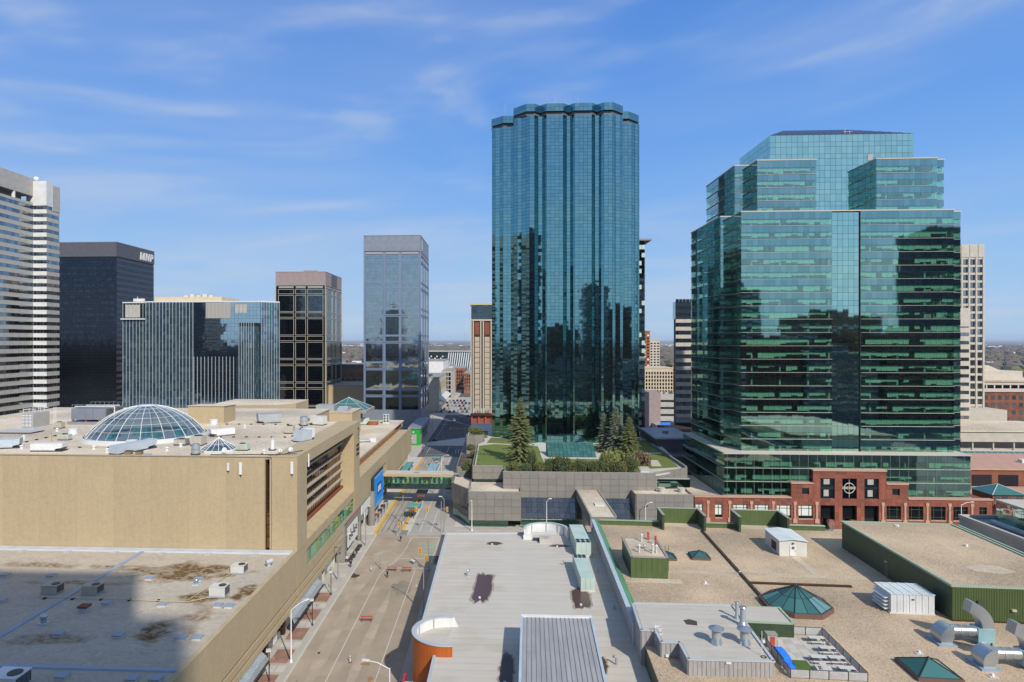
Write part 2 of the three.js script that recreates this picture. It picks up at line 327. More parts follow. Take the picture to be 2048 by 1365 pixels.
// long tyre-worn and patched strips in the near street: real patches of newer asphalt
mat('asphaltPatch', [.3, .25, .19], .95, 0, bumpy(rep(tAsph, 9), .01)); mat('asphaltPale', [.44, .365, .28], .95, 0, bumpy(rep(tAsph, 11), .01));
{
  const blob = (x, d, rx, rd, n, s, ang = 0) => Array.from({ length: n }, (_, i) => { const a = i / n * 6.283, k = .7 + .6 * vnoise(i * .9, s, 0, 5), px = Math.cos(a) * rx * k, pd = Math.sin(a) * rd * k; return [x + px * Math.cos(ang) - pd * Math.sin(ang), d + px * Math.sin(ang) + pd * Math.cos(ang)]; });
  for (const [x, d, rx, rd, m, an] of [[-29, 110, 1.1, 17, 'asphaltPale', .03], [-22.4, 112, .9, 20, 'asphaltPale', -.01], [-29.4, 140, 1.6, 11, 'asphaltPale', -.1], [-21.8, 92, 1.4, 5, 'asphaltPatch', .2], [-26.8, 155, 3.5, 5, 'asphaltPale', .4], [-20, 136, 2, 4, 'asphaltPatch', .1], [-30.6, 88, .7, 9, 'asphaltPatch', 0]]) struct('road_patch', sheet(blob(x, d, rx, rd, 22, d + x, an), .004 + (m === 'asphaltPatch' ? .002 : 0)), M[m]);
  mat('stain', [.05, .035, .025], .5); mat('ironStain', [.3, .17, .06], .95);
  struct('road_stain', sheet(blob(-32.2, 142.4, 1.5, 1.6, 16, 4), .0105), M.stain);
  struct('road_stain', sheet(blob(-21.3, 103.6, .75, .55, 14, 8), .0105), M.ironStain);
  for (const [x, d, r] of [[-19.6, 99, .5], [-20.2, 97.3, .4], [-21, 95.5, .45], [-18.2, 106.5, .4], [-29.7, 106.9, .25]]) struct('road_stain', sheet(blob(x, d, r, r * 1.6, 11, d), .0105), x < -25 ? M.stain : M.ironStain);
}
const line = (pts, w, y = .012) => { const L = [], R = []; pts.forEach(([x, d], i) => { const a = pts[Math.max(0, i - 1)], b = pts[Math.min(pts.length - 1, i + 1)], l = Math.hypot(b[0] - a[0], b[1] - a[1]), nx = (b[1] - a[1]) / l * w / 2, nd = -(b[0] - a[0]) / l * w / 2; L.push([x + nx, d + nd]); R.unshift([x - nx, d - nd]); }); return sheet([...L, ...R], y); };
struct('lane_line', line([[-18.7, 40], [-18.7, 147]], .14), M.paint);
struct('lane_line', line([[-26.2, 40], [-26.2, 140.6], [-26.1, 144], [-25.4, 148], [-24.1, 152.5], [-23.4, 156], [-22.9, 162], [-22.65, 171]], .15), M.paint);
struct('stop_line', line([[-25.2, 147.9], [-15.6, 147.9]], .3), M.paint);
struct('stop_line', line([[-23.2, 154.4], [-16, 154.4]], .2), M.paint);
struct('lane_line', line([[-15.6, 152], [-15.2, 171]], .16), M.paint);
struct('stop_line', line([[-22.6, 171.2], [-15.4, 171.4]], .35), M.paint);
for (let k = 0; k < 4; k++) struct('crosswalk_stripe', sheet([[-18.6, 156.6 + k * 2.7], [-15.7, 156.6 + k * 2.7], [-15.6, 158 + k * 2.7], [-18.45, 158 + k * 2.7]], .012), M.paintGreen);
for (const [x, a, b] of [[-21.2, 176, 290], [-18.2, 176, 290], [-23.9, 176, 290]]) struct('lane_line', line([[x, a], [x, b]], .22), M.paint);
for (const d of [291.5, 296, 318, 322, 345]) struct('crosswalk_line', line([[-33, d], [-15.5, d]], .3), M.paint);
struct('lane_line', line([[-23.6, 300], [-23.6, 318]], .18), M.paint); struct('lane_line', line([[-32.8, 300], [-32.8, 420]], .18), M.paint);
for (let k = 0; k < 3; k++) struct('lane_line', line([[-17 - k * 1.3, 313], [-17.4 - k * 1.3, 306], [-16.4 - k * 1.3, 299]], .22), M.paint);
// two little bicycle marks by the kerb line
struct('bicycle_mark', line([[-17.6, 140.4], [-17.2, 141.6], [-16.8, 140.4]], .12), M.paint); struct('bicycle_mark', line([[-17.7, 136.5], [-17.3, 138.4], [-16.9, 136.7], [-17.5, 137.4]], .12), M.paint);
// pavements with kerbs
const sideW = struct('sidewalk', box(-41.4, -32.6, -.3, .12, 20, 173), M.concrete);
part(sideW, 'kerb', box(-32.6, -32.25, -.3, .13, 20, 173), M.concretePale);
{
  const P = [], Q = [];
  for (let k = 0; k < 14; k++) { const d = 62 + k * 8.2; Q.push([-36.9, -33.9, d, d + 4.6]); P.push([-36.9, -35.2, d + 5.4, d + 7.4], [-34.9, -33.6, d + 5.4, d + 7.4]); }
  for (const [a, b, c, e] of Q) part(sideW, 'paver_panel', box(a, b, .12, .132, c, e), d2mat(c));
  for (const [a, b, c, e] of P) part(sideW, 'paving_slab', box(a, b, .12, .13, c, e), M.concretePale);
}
function d2mat(d) { return d > 128 ? M.concrete : M.paverRed; }
const platW = struct('platform', box(-41, -33.4, -.3, .3, 173, 288), M.concretePale);
part(platW, 'yellow_edge', box(-33.4, -32.6, -.2, .31, 173.5, 288), M.paintYellow);
const platC = struct('platform', box(-25.4, -24.3, -.3, .3, 178, 275), M.concretePale);
part(platC, 'yellow_edge', box(-26.2, -25.4, -.2, .31, 178, 275), M.paintYellow);
struct('kerb', box(-24.3, -24.0, -.3, .14, 173.5, 290), M.concretePale);
const sideE = struct('sidewalk', box(-15, -11.9, -.3, .12, 60, 150), M.concrete);
struct('sidewalk', box(-15, 2, -.3, .12, 174, 290), M.concrete);
struct('sidewalk', box(2, 140, -.3, .12, 174.5, 184), M.concrete);
struct('sidewalk', box(-46, -36.2, -.3, .12, 290, 900), M.concrete);
struct('sidewalk', box(-14.8, 2, -.3, .12, 292, 900), M.concrete);
struct('plaza', sheet([[-36, 322], [-15, 322], [-15, 352], [-36, 332]], .012), M.concretePale);
// ================================================================ the tan shopping mall west of the street
const MR = 13.9, MP = 14.2, UR = 30.9, UP_ = 31.05;
const mall = thing('shopping_mall', 'long tan shopping mall block beside the street with a dark sloping window recess', 'building', [-60, 0, 115.3]);
{
  // stain-marked gravel and felt roof of the low near wing
  const W = 1024, dd = new Uint8Array(W * W * 4), X0 = -116, X1 = -36, D0 = 35, D1 = 115;
  const spots = [[-51, 104.8, 8.4, 4.2, 1], [-43.6, 95, 3.0, 2.4, .8], [-44.6, 82.4, 2.6, 3.6, .75], [-38.3, 96.5, 1.3, 3.2, .8], [-76, 106.6, 9, 1.5, .5], [-66, 106.8, 6, 1.1, .45], [-41, 88, 2.2, 5, .4], [-58, 80, 6, 1.4, .35], [-66, 99, 9, 1, .35]];
  for (let y = 0; y < W; y++) for (let x = 0; x < W; x++) {
    const px = X0 + (X1 - X0) * x / W, pd = D0 + (D1 - D0) * y / W;
    const wob = (fbm(px * .3 + 30, pd * .55, 4, 0, 3) - .5) * 1.5, fine = fbm(px * 1.9, pd * 2.6, 3, 0, 13);
    let s = 0; for (const [sx, sd, rx, rd, k] of spots) { const q = Math.hypot((px - sx) / rx, (pd - sd) / rd) + wob + (fine - .5) * .7; s = Math.max(s, k * (1 - step(.45, 1.2, q))); }
    s *= .25 + 1.1 * step(.3, .75, fine) + .3 * (hash(x, y, 15) - .5);
    const n = .8 + .22 * (wob * .2) + .1 * (fine - .5) + .12 * (hash(x, y, 5) - .5), i = (y * W + x) * 4, c = [n, n * .95, n * .865], b = [.45, .34, .18];
    for (let k = 0; k < 3; k++) dd[i + k] = 255 * clamp(mix(c[k], b[k], clamp(s * 1.25)));
    dd[i + 3] = 255;
  }
  const t = new THREE.DataTexture(dd, W, W); t.colorSpace = THREE.SRGBColorSpace; t.magFilter = THREE.LinearFilter; t.needsUpdate = true;
  mat('feltRoof', [.7, .69, .67], .95, 0, { map: t, bumpMap: tSpeck, bumpScale: .015 });
  const g = sheet(rect(X0, X1 + .01, D0, D1 + .3), MR); const p = g.attributes.position, uv = g.attributes.uv;
  for (let i = 0; i < p.count; i++) uv.setXY(i, (p.getX(i) - X0) / (X1 - X0), (-p.getZ(i) - D0) / (D1 - D0));
  part(mall, 'low_roof', g, M.feltRoof);
  part(mall, 'wall', box(-116, -36.35, 4.7, MR - .02, 35, 115.3), M.tan);
  // low wing east wall in precast panels with two dark grooves
  const bands = [[4.7, 5.5], [5.95, 7.05], [7.5, MP]];
  const P = [];
  for (let d = 36; d < 115; d += 8.8) for (const [a, b] of bands) P.push({ p: [-36.2, (a + b) / 2, d + 4.4], w: 8.78, h: b - a, t: .4, yaw: Math.PI / 2, mat: M.tan });
  for (let d = 115.6; d < 168; d += 8.72) for (const [a, b] of bands.slice(0, 2)) P.push({ p: [-36.2, (a + b) / 2, d + 4.36], w: 8.7, h: b - a, t: .4, yaw: Math.PI / 2, mat: M.tan });
  for (let d = 168.1; d < 262; d += 8.5) P.push({ p: [-36.2, 11, d + 4.25], w: 8.48, h: 10, t: .4, yaw: Math.PI / 2, mat: M.tan });
  pieces(mall, 'wall_panel', P);
  part(mall, 'groove_shade_strip', box(-36.36, -36.28, 5.5, 5.95, 36, 168), M.bronze); part(mall, 'groove_shade_strip', box(-36.36, -36.28, 7.05, 7.5, 36, 168), M.bronze);  // dark strips put the shade of the two grooves into colour
  part(mall, 'coping', box(-36.65, -35.96, MP, MP + .07, 35, 115.3), M.tanTrim);
  // upper block: south wall of tall panels, narrow window slot
  const S = [];
  for (let x = -140; x < -42.3; x += 7) S.push({ p: [Math.min(x + 3.5, -42), 22.3, 115.5], w: x + 7 > -42 ? 0.01 : 6.985, h: 17.2, t: .4, yaw: 0, mat: M.tan });
  pieces(mall, 'wall_panel', S.filter((q) => q.w > 1));
  part(mall, 'wall_panel', box(-42, -41.95, 13.7, UP_, 115.3, 115.7), M.tan);
  part(mall, 'wall_panel', box(-40.7, -36.02, 13.7, UP_, 115.3, 115.7), M.tan);
  const slot = part(mall, 'slot_window', box(-41.95, -40.7, 13.7, 30.8, 115.9, 116), gBrown[0]);
  for (const y of [16.4, 18.6, 20.8, 22.9, 24.9, 30.6]) part(slot, 'mullion', box(-41.95, -40.7, y, y + .12, 115.75, 115.88), M.bronze);
  part(mall, 'wall_core', box(-140, -41.2, 0, UR - .35, 116.2, 168), M.interior); part(mall, 'wall_core', box(-140, -52.2, 0, UR - .35, 168, 199.6), M.tan);
  part(mall, 'upper_roof', prism([[-140, 115.6], [-36.2, 115.6], [-36.2, 168], [-52, 168], [-52, 200], [-140, 200]], UR - .3, UR), M.roofTan);
  for (const [a, b, c, e] of [[-140, -36, 115.25, 115.75], [-36.5, -35.98, 115.75, 168]]) part(mall, 'coping', box(a, b, UP_, UP_ + .12, c, e), M.tanTrim);
  // east face: piers, header, recessed bronze glazing over a sloping ledge
  part(mall, 'corner_pier', box(-41.2, -36, 13.7, UP_, 115.7, 121.2), M.tan);
  part(mall, 'wall_panel', box(-36.4, -36, 7.5, 13.75, 115.35, 121.2), M.tan);
  part(mall, 'end_pier', box(-41.2, -35.95, 7.5, UP_ + .1, 161.5, 168.1), M.tan);
  part(mall, 'header', box(-41.2, -36, 29.0, UP_, 121.2, 161.5), M.tan);
  part(mall, 'ledge', alongD([[-41.2, 12.7], [-36, 12.7], [-36, 14.4], [-38.6, 15.2], [-41.2, 15.2]], 121.2, 161.5), M.tanTrim);
  part(mall, 'ledge_curb', box(-39.2, -38.7, 15.2, 15.75, 121.2, 161.5), M.rust);
  const G = [];
  cells(G, [-39.4, 121.2], [-39.4, 161.5], 30, [[15.4, 17.6], [17.65, 19.8], [19.85, 22], [22.05, 24.2], [24.25, 26.4], [26.45, 29]].map(([a, b]) => [a, b, gBrown]), { gap: .03, tilt: .012 });
  pieces(mall, 'bronze_pane', G, 180);
  for (const y of [17.6, 19.82, 22.02, 24.22, 26.42]) part(mall, 'transom', box(-39.35, -38.85, y - .2, y + .2, 121.2, 161.5), M.beigeUnit);
  for (let k = 1; k < 30; k++) part(mall, 'mullion', box(-39.37, -39.27, 15.4, 29, 121.2 + k * 40.3 / 30 - .03, 121.2 + k * 40.3 / 30 + .03), M.bronze);
  // strip of green glass with the food court behind it
  const Q = []; cells(Q, [-36.1, 121.2], [-36.1, 161.4], 26, [[9.55, 12.7, M.glassTint]], { gap: .05, t: .02 }); pieces(mall, 'glass_pane', Q);
  part(mall, 'food_court_floor', box(-41, -36.3, 9.2, 9.45, 121.2, 161.4), M.concrete); part(mall, 'food_court_wall', box(-41.2, -41, 9.45, 12.7, 121.2, 161.4), M.cream);
  for (let k = 0; k < 24; k++) part(mall, 'curtain', box(-37.3, -36.6, 9.5, 10.9 + rnd() * 1.6, 122 + k * 1.62, 122.9 + k * 1.62), pick([M.pipeYellow, M.teal, M.offwhite, M.paintYellow, M.greyMetal]));
  part(mall, 'fascia', box(-36.5, -36.0, 7.5, 9.5, 121.2, 161.5), M.tan);
  // street level: shop fronts behind square columns
  part(mall, 'shop_wall', box(-42, -40.2, 0, 4.7, 60, 262), M.offwhite);
  const shop = []; cells(shop, [-38.0, 62], [-38.0, 150], 40, [[.3, 4.4, (c) => (c % 4 === 1 || c % 7 === 3 ? M.white : pick(gOld))]], { gap: .1 });
  cells(shop, [-38.0, 168], [-38.0, 262], 40, [[.4, 5.6, (c) => (c > 22 && c % 3 ? M.white : pick(gOld))]], { gap: .1 }); pieces(mall, 'shop_window', shop);
  for (let d = 60; d < 262; d += 8.8) part(mall, 'column', box(-38.4, -37.6, .1, 4.7, d, d + .9), d > 118 ? M.concretePale : M.bronze);
  part(mall, 'soffit', box(-41, -36.02, 4.55, 4.7, 60, 262), M.tanTrim);
  // far low wing with clerestory strip
  part(mall, 'wall_core', box(-90, -36.45, 4.7, 15.9, 168.1, 262), M.tan);
  part(mall, 'parapet_ledge', box(-40, -36, 15.95, 16.05, 168.15, 262), M.tanTrim);
  part(mall, 'orange_band', box(-40.3, -39.7, 16.05, 16.7, 168.15, 268), M.brickOrange);
  const C = []; cells(C, [-40, 168.2], [-40, 268], 46, [[16.75, 18.0, gBrown]], { gap: .08, tilt: .02 }); pieces(mall, 'clerestory_pane', C, 46);
  part(mall, 'far_roof', box(-92, -39.7, 18.0, 18.4, 168.15, 274), M.roofTan);
  part(mall, 'wall_core', box(-92, -40.1, 15.9, 18.0, 168.2, 273.5), M.tan);
  // dark marks on the end pier: an emblem over three short lines of letters too small to read
  const mk = part(mall, 'pier_emblem', join([bar([[-35.93, 29.4, 165.6], [-35.93, 29.6, 166.4], [-35.93, 29.2, 167], [-35.93, 28.2, 166.8], [-35.93, 27.6, 166]], .1), rod([-35.93, 27.1, 166.1], [-35.93, 26.7, 166.1], .12)]), M.groove);
  for (let r = 0; r < 3; r++) for (let k = 0; k < 6; k++) part(mall, 'pier_lettering', box(-35.95, -35.9, 24.9 - r * 1.15, 25.5 - r * 1.15 + .25 * hash(k, r), 164.2 + k * .55, 164.55 + k * .55), M.groove);
}
// flashing lines on the low roof
const seamX = thing('roof_joint_cover', 'long grey metal joint cover running along the depth of the felt roof', 'joint cover', [-64, MR, 80]);
part(seamX, 'cap', alongD([[-64.4, MR], [-63.6, MR], [-63.65, MR + .18], [-64.35, MR + .18]], 40, 114.2), M.flashBlue);
const seamF = thing('roof_joint_cover', 'grey metal joint cover crossing the felt roof parallel to the tall tan wall', 'joint cover', [-70, MR, 73.2]);
part(seamF, 'cap', alongX([[72.8, MR], [73.6, MR], [73.5, MR + .2], [72.9, MR + .2]], -115, -36.7), M.flashBlue);
const seamB = thing('roof_joint_cover', 'grey metal flashing along the foot of the tall tan wall with small brackets', 'joint cover', [-70, MR, 114.6]);
part(seamB, 'cap', alongX([[114, MR], [115.2, MR], [115.2, MR + .45], [114.2, MR + .25]], -115, -36.7), M.flash);
for (let x = -95; x < -38; x += 8.6) part(seamB, 'bracket', box(x, x + .9, MR, MR + .14, 113.0, 114.0), M.flash);
// skylight hatches
const H0 = thing('roof_hatch', 'small flat blue-grey skylight hatch on the stained felt roof', 'skylight', [0, 0, 0], 'skylight hatches on the felt roof');
lpart(H0, 'curb', uvm(new THREE.BoxGeometry(1.15, .3, 1.0).translate(0, .15, 0)), M.offwhite);
lpart(H0, 'lid', uvm(new THREE.BoxGeometry(1.3, .1, 1.15).translate(0, .36, 0)), M.flashBlue);
const hatches = [[-79.6, 101.3], [-71.9, 101.4], [-72.3, 91.3], [-56.3, 91.2], [-48.1, 91.1], [-55.5, 101.1], [-47.5, 101.1], [-40.0, 91.2], [-38.3, 91.1], [-56.7, 81.3], [-48.7, 81.3], [-40.3, 81], [-38.3, 81.2], [-49.1, 71], [-40.9, 70.9], [-38.2, 71]];
hatches.forEach(([x, d], i) => (i ? copy(H0, [x, MR, d]) : H0.position.set(x, MR, -d)));
function acUnit(x, y, d, w, h, dp, label, m = M.beigeUnit, group) {
  const T = thing('rooftop_ac_unit', label, 'ac unit', [x, y, d], group);
  part(T, 'skid', box(x - w / 2, x + w / 2, y, y + .2, d - dp / 2, d + dp / 2), M.flashBlue);
  part(T, 'body', box(x - w / 2 + .05, x + w / 2 - .05, y + .2, y + h, d - dp / 2 + .05, d + dp / 2 - .05), m);
  part(T, 'lid', box(x - w / 2, x + w / 2, y + h, y + h + .06, d - dp / 2, d + dp / 2), m);
  part(T, 'fan', cyl(x + w * .2, d, y + h + .06, y + h + .14, dp * .3, dp * .3), M.darkMetal);
  for (let k = 0; k < 3; k++) part(T, 'coil_panel', box(x + w / 2 - .05, x + w / 2 + .02, y + .35, y + h - .1, d - dp / 2 + .15 + k * (dp - .3) / 3, d - dp / 2 + .1 + (k + 1) * (dp - .3) / 3), M.louver);
  part(T, 'access_door', box(x - w * .3, x + w * .1, y + .3, y + h - .15, d - dp / 2 + .02, d - dp / 2 + .06), m);
  return T;
}
acUnit(-67.2, MR, 95, 2.5, 1.35, 1.9, 'boxy beige rooftop air conditioner beside the long metal joint cover, west of it');
acUnit(-61, MR, 95.1, 2.5, 1.35, 1.9, 'boxy beige rooftop air conditioner just east of the long metal joint cover');
acUnit(-42.5, MR, 105, 2.3, 1.3, 1.9, 'boxy pale rooftop air conditioner beside the large brown stain', M.offwhite);
acUnit(-41.6, MR, 95.3, 2.5, 1.5, 1.9, 'boxy pale rooftop air conditioner at the end of the thin gas pipe', M.offwhite);
acUnit(-53.6, MR, 68.8, 3.4, 1.6, 2.6, 'large white rooftop air conditioner standing alone near the crossing joint cover', M.white);
{
  let T = thing('roof_vent', 'square roof vent with a rusty red lid and pale blue sides', 'vent', [-58, MR, 88.6]);
  part(T, 'curb', box(-58.6, -57.5, MR, MR + .7, 88.1, 89.1), M.paleBlue); part(T, 'lid', box(-58.75, -57.35, MR + .7, MR + .95, 87.95, 89.25), M.rust);
  const turb = (x, d, s, label) => { const T = thing('turbine_vent', label, 'vent', [x, MR, d]); part(T, 'base', box(x - .6 * s, x + .6 * s, MR, MR + .15, d - .5 * s, d + .5 * s), M.paleBlue); part(T, 'neck', cyl(x, d, MR + .15, MR + .55 * s, .32 * s), M.galv); const g = new THREE.SphereGeometry(.45 * s, 14, 8); g.scale(1, .8, 1); g.translate(x, MR + .85 * s, -d); part(T, 'head', uvm(g), M.galv); };
  turb(-61.1, 84.6, 1.15, 'round silver turbine vent on a square base on the shaded felt roof'); turb(-47, 99.3, .9, 'small shiny turbine vent at the edge of the brown stain');
  T = thing('roof_vent', 'bent silver gooseneck vent near the corner of the felt roof', 'vent', [-38.6, MR, 108]);
  part(T, 'neck', cyl(-38.6, 108, MR, MR + .7, .3), M.flash); part(T, 'hood', rod([-38.9, MR + .75, 107.6], [-38.2, MR + .9, 108.4], .4, 12), M.flash);
  T = thing('gas_pipe', 'thin tan gas pipe on blocks between the rooftop air conditioners', 'pipe', [-56, MR, 93.5]);
  part(T, 'pipe', bar([[-68, MR + .22, 92.9], [-55, MR + .22, 92.6], [-45, MR + .22, 92.2], [-42.6, MR + .22, 94]], .05), M.pipeYellow); part(T, 'branch', bar([[-45.3, MR + .22, 92.3], [-43.4, MR + .22, 104]], .05), M.pipeYellow);
  for (let k = 0; k < 6; k++) part(T, 'block', box(-67 + k * 4.3, -66.7 + k * 4.3, MR, MR + .18, 92.5, 93.1), M.groove);
}
// ================================================================ plant on the mall's upper roof
{
  const cx = -77.2, cd = 139.6, r = 11.9, hgt = 6.3, y0 = UR + .7, R = (r * r + hgt * hgt) / (2 * hgt), cy = y0 + hgt - R, a1 = Math.asin(r / R);
  const T = thing('glass_dome', 'large shallow glass dome with white ribs on the tan roof', 'dome', [cx, UR, cd]);
  const at = (i, j, k = R) => { const a = i / 32 * 6.28319, t = a1 * j / 7; return [cx + Math.cos(a) * Math.sin(t) * k, cy + Math.cos(t) * k, cd + Math.sin(a) * Math.sin(t) * k]; };
  part(T, 'curb', (() => { const g = new THREE.CylinderGeometry(r + .35, r + 1.1, y0 - UR + .1, 48, 1, true); g.translate(cx, (UR + y0) / 2, -cd); return uvm(g); })(), M.offwhite);
  part(T, 'atrium_floor', cyl(cx, cd, UR + .02, UR + .06, r, r, 40), M.concretePale);
  part(T, 'atrium_planting', join([0, 1, 2, 3, 4].map((k) => box(cx - 7 + k * 3, cx - 5.4 + k * 3, UR + .06, UR + .9 + .5 * (k % 3), cd - 4 + (k * 5) % 7, cd - 1 + (k * 5) % 7))), M.teal);
  const quad = (...q) => { const g = new THREE.BufferGeometry(), P = []; for (const k of [0, 1, 2, 0, 2, 3]) P.push(q[k][0], q[k][1], -q[k][2]); g.setAttribute('position', new THREE.BufferAttribute(new Float32Array(P), 3)); g.computeVertexNormals(); return uvm(g); };
  for (let i = 0; i < 32; i++) for (let j = 1; j < 7; j++) if (j > 1 || i % 2 === 0) part(T, 'dome_pane', j === 1 ? quad(at(i, 1), at(i + 2, 1), at(i + 2, 2), at(i, 2)) : quad(at(i, j), at(i + 1, j), at(i + 1, j + 1), at(i, j + 1)), M.glassDome);
  part(T, 'crown', cyl(cx, cd, y0 + hgt - .15, y0 + hgt + .05, 1.9, 1.5, 16), M.finWhite);
  for (let i = 0; i < 32; i++) part(T, 'rib', bar(Array.from({ length: i % 2 ? 6 : 7 }, (_, j) => at(i, j + (i % 2 ? 2 : 1), R + .04)), i % 2 ? .03 : .075, 5), M.finWhite);
  for (let j = 1; j < 8; j++) part(T, 'ring', bar(Array.from({ length: 33 }, (_, i) => at(i, j, R + .03)), j === 7 ? .1 : .035, 5), M.finWhite);
}
function pyramid(name, label, x, y, d, r, h, sides, turn, curb, mCurb, mGlass, mBar, split = true) {
  const T = thing(name, label, 'skylight', [x, y, d]), q = (i, k = 1, yy = 0) => { const a = turn + i / sides * 6.28319; return [x + Math.cos(a) * r * k, y + curb + h * yy, d + Math.sin(a) * r * k]; };
  part(T, 'curb', prism(Array.from({ length: sides }, (_, i) => [q(i, 1.06)[0], q(i, 1.06)[2]]), y, y + curb), mCurb);
  part(T, 'well', prism(Array.from({ length: sides }, (_, i) => [q(i, .97)[0], q(i, .97)[2]]), y + curb, y + curb + .02), M.interior);
  const tri = (...p) => { const g = new THREE.BufferGeometry(), P = []; for (let k = 1; k < p.length - 1; k++) for (const n of [p[0], p[k], p[k + 1]]) P.push(n[0], n[1], -n[2]); g.setAttribute('position', new THREE.BufferAttribute(new Float32Array(P), 3)); g.computeVertexNormals(); return uvm(g); };
  const gl = () => (Array.isArray(mGlass) ? pick(mGlass) : mGlass), lerp = (a, b, t) => a.map((v, k) => mix(v, b[k], t)), top = [x, y + curb + h, d];
  for (let i = 0; i < sides; i++) {
    const a = q(i), b = q(i + 1), m = lerp(a, b, .5);
    if (split) { const a2 = lerp(a, top, .5), b2 = lerp(b, top, .5), m2 = lerp(m, top, .5); part(T, 'pane', tri(a, m, m2, a2), gl()); part(T, 'pane', tri(m, b, b2, m2), gl()); part(T, 'pane', tri(a2, b2, top), gl()); part(T, 'transom', rod(a2, b2, .05, 4), mBar); part(T, 'rafter', rod(m, top, .05, 4), mBar); }
    else part(T, 'pane', tri(a, b, top), gl());
    part(T, 'hip_bar', rod(a, top, .08, 5), mBar); part(T, 'sill_bar', rod(a, b, .08, 5), mBar);
  }
  part(T, 'finial', cyl(x, d, y + curb + h - .1, y + curb + h + .15, .25, .1, 8), mBar);
  return T;
}
pyramid('pyramid_skylight', 'low eight-sided glass pyramid skylight with white bars on the tan roof', -53.6, UR, 122.6, 3.4, 2.2, 8, .39, .35, M.offwhite, M.glassDome, M.finWhite);
// round and boxy plant
const capV = (x, d, label) => { const T = thing('cylinder_vent', label, 'vent', [x, UR, d], 'white cylinder vents round the dome'); part(T, 'curb', tbox(x, d, 2.4, UR, UR + .25, 2.2), M.offwhite); part(T, 'drum', cyl(x, d, UR + .25, UR + 1.3, 1, 1, 18), M.white); part(T, 'cap', cyl(x, d, UR + 1.3, UR + 1.42, 1.05, 1.05, 18), M.white); };
for (const [x, d] of [[-95.2, 141.3], [-72.6, 125.6], [-71.2, 159.9]]) capV(x, d, 'white drum-shaped roof vent standing round the glass dome');
const V0 = thing('mushroom_vent', 'small white mushroom vent on the tan gravel roof', 'vent', [0, 0, 0], 'mushroom vents on the tan roof');
lpart(V0, 'flange', uvm(new THREE.CylinderGeometry(.55, .6, .08, 12).translate(0, .04, 0)), M.offwhite); lpart(V0, 'neck', uvm(new THREE.CylinderGeometry(.28, .3, .6, 10).translate(0, .35, 0)), M.white); lpart(V0, 'cap', uvm(new THREE.CylinderGeometry(.15, .45, .25, 12).translate(0, .7, 0)), M.white);
[[-101.9, 135], [-92.9, 122.5], [-78.4, 122.6], [-73.9, 119.6], [-63, 126.4], [-63.4, 121.7], [-61.3, 154.8], [-43.6, 119.4], [-102.6, 146.6]].forEach(([x, d], i) => (i ? copy(V0, [x, UR, d]) : V0.position.set(x, UR, -d)));
function ahu(x, y, d, w, h, dp, turn, m, label, hoodM = m, hoodSide = 1) {        // air handler with a flared hood
  const T = thing('air_handler', label, 'air handler', [x, y, d], undefined, turn);
  const b = (x0, x1, y0, y1, z0, z1) => uvm(new THREE.BoxGeometry(x1 - x0, y1 - y0, z1 - z0).translate((x0 + x1) / 2, (y0 + y1) / 2, (z0 + z1) / 2));
  lpart(T, 'skid', b(-w / 2, w / 2, 0, .25, -dp / 2, dp / 2), M.darkMetal); lpart(T, 'body', b(-w / 2, w / 2 * .55, .25, h, -dp / 2, dp / 2), m);
  lpart(T, 'door_panel', b(-w * .4, -w * .2, .4, h - .2, dp / 2, dp / 2 + .04), m); lpart(T, 'door_panel', b(-w * .12, w * .1, .4, h - .2, dp / 2, dp / 2 + .04), m);
  const g = sweep([[w / 2 * .55, .5], [w / 2, .75], [w / 2 * 1.05, h * 1.05], [w / 2 * .55, h * .98]], -dp / 2 * .96, dp / 2 * .96, (a, c, s) => [a, c, s]);
  lpart(T, 'hood', g, hoodM); lpart(T, 'intake', b(w / 2 * .62, w / 2 * .98, .42, .6, -dp / 2 * .8, dp / 2 * .8), M.louver);
  return T;
}
ahu(-86, UR, 120.6, 6, 1.5, 2, .05, M.white, 'white air handler with a tapered hood at the roof edge above the blank tan wall');
ahu(-69.7, UR, 121.2, 9, 1.7, 2.2, 1.25, M.paleBlue, 'long pale blue air handler pointing from the roof edge to the dome');
ahu(-96.8, UR, 123.4, 5, 1.8, 2.4, .4, M.paleBlue, 'short pale blue air handler at the western end of the roof edge');
ahu(-58.8, UR, 164.6, 5.6, 2.4, 2.6, .55 + Math.PI, M.galvMatte, 'silver air handler with a large open snout at the back of the roof');
ahu(-61.4, UR, 142, 5.2, 1.6, 2.0, .75 + Math.PI, M.white, 'white air handler with a dark snout between the dome and the street edge');
ahu(-40.8, UR, 135.4, 4.4, 2.3, 2.2, 1.2, M.paleBlue, 'pale blue air handler close to the roof edge above the bronze glazing', M.white);
ahu(-54, 18.4, 259, 4.6, 2.6, 2.6, .2, M.paleMint, 'pale green air handler on the far low mall roof');
ahu(-45, UR, 161.5, 3.6, 2.2, 2.4, 2.9, M.offwhite, 'cream wedge-shaped air handler at the corner over the lettered pier');
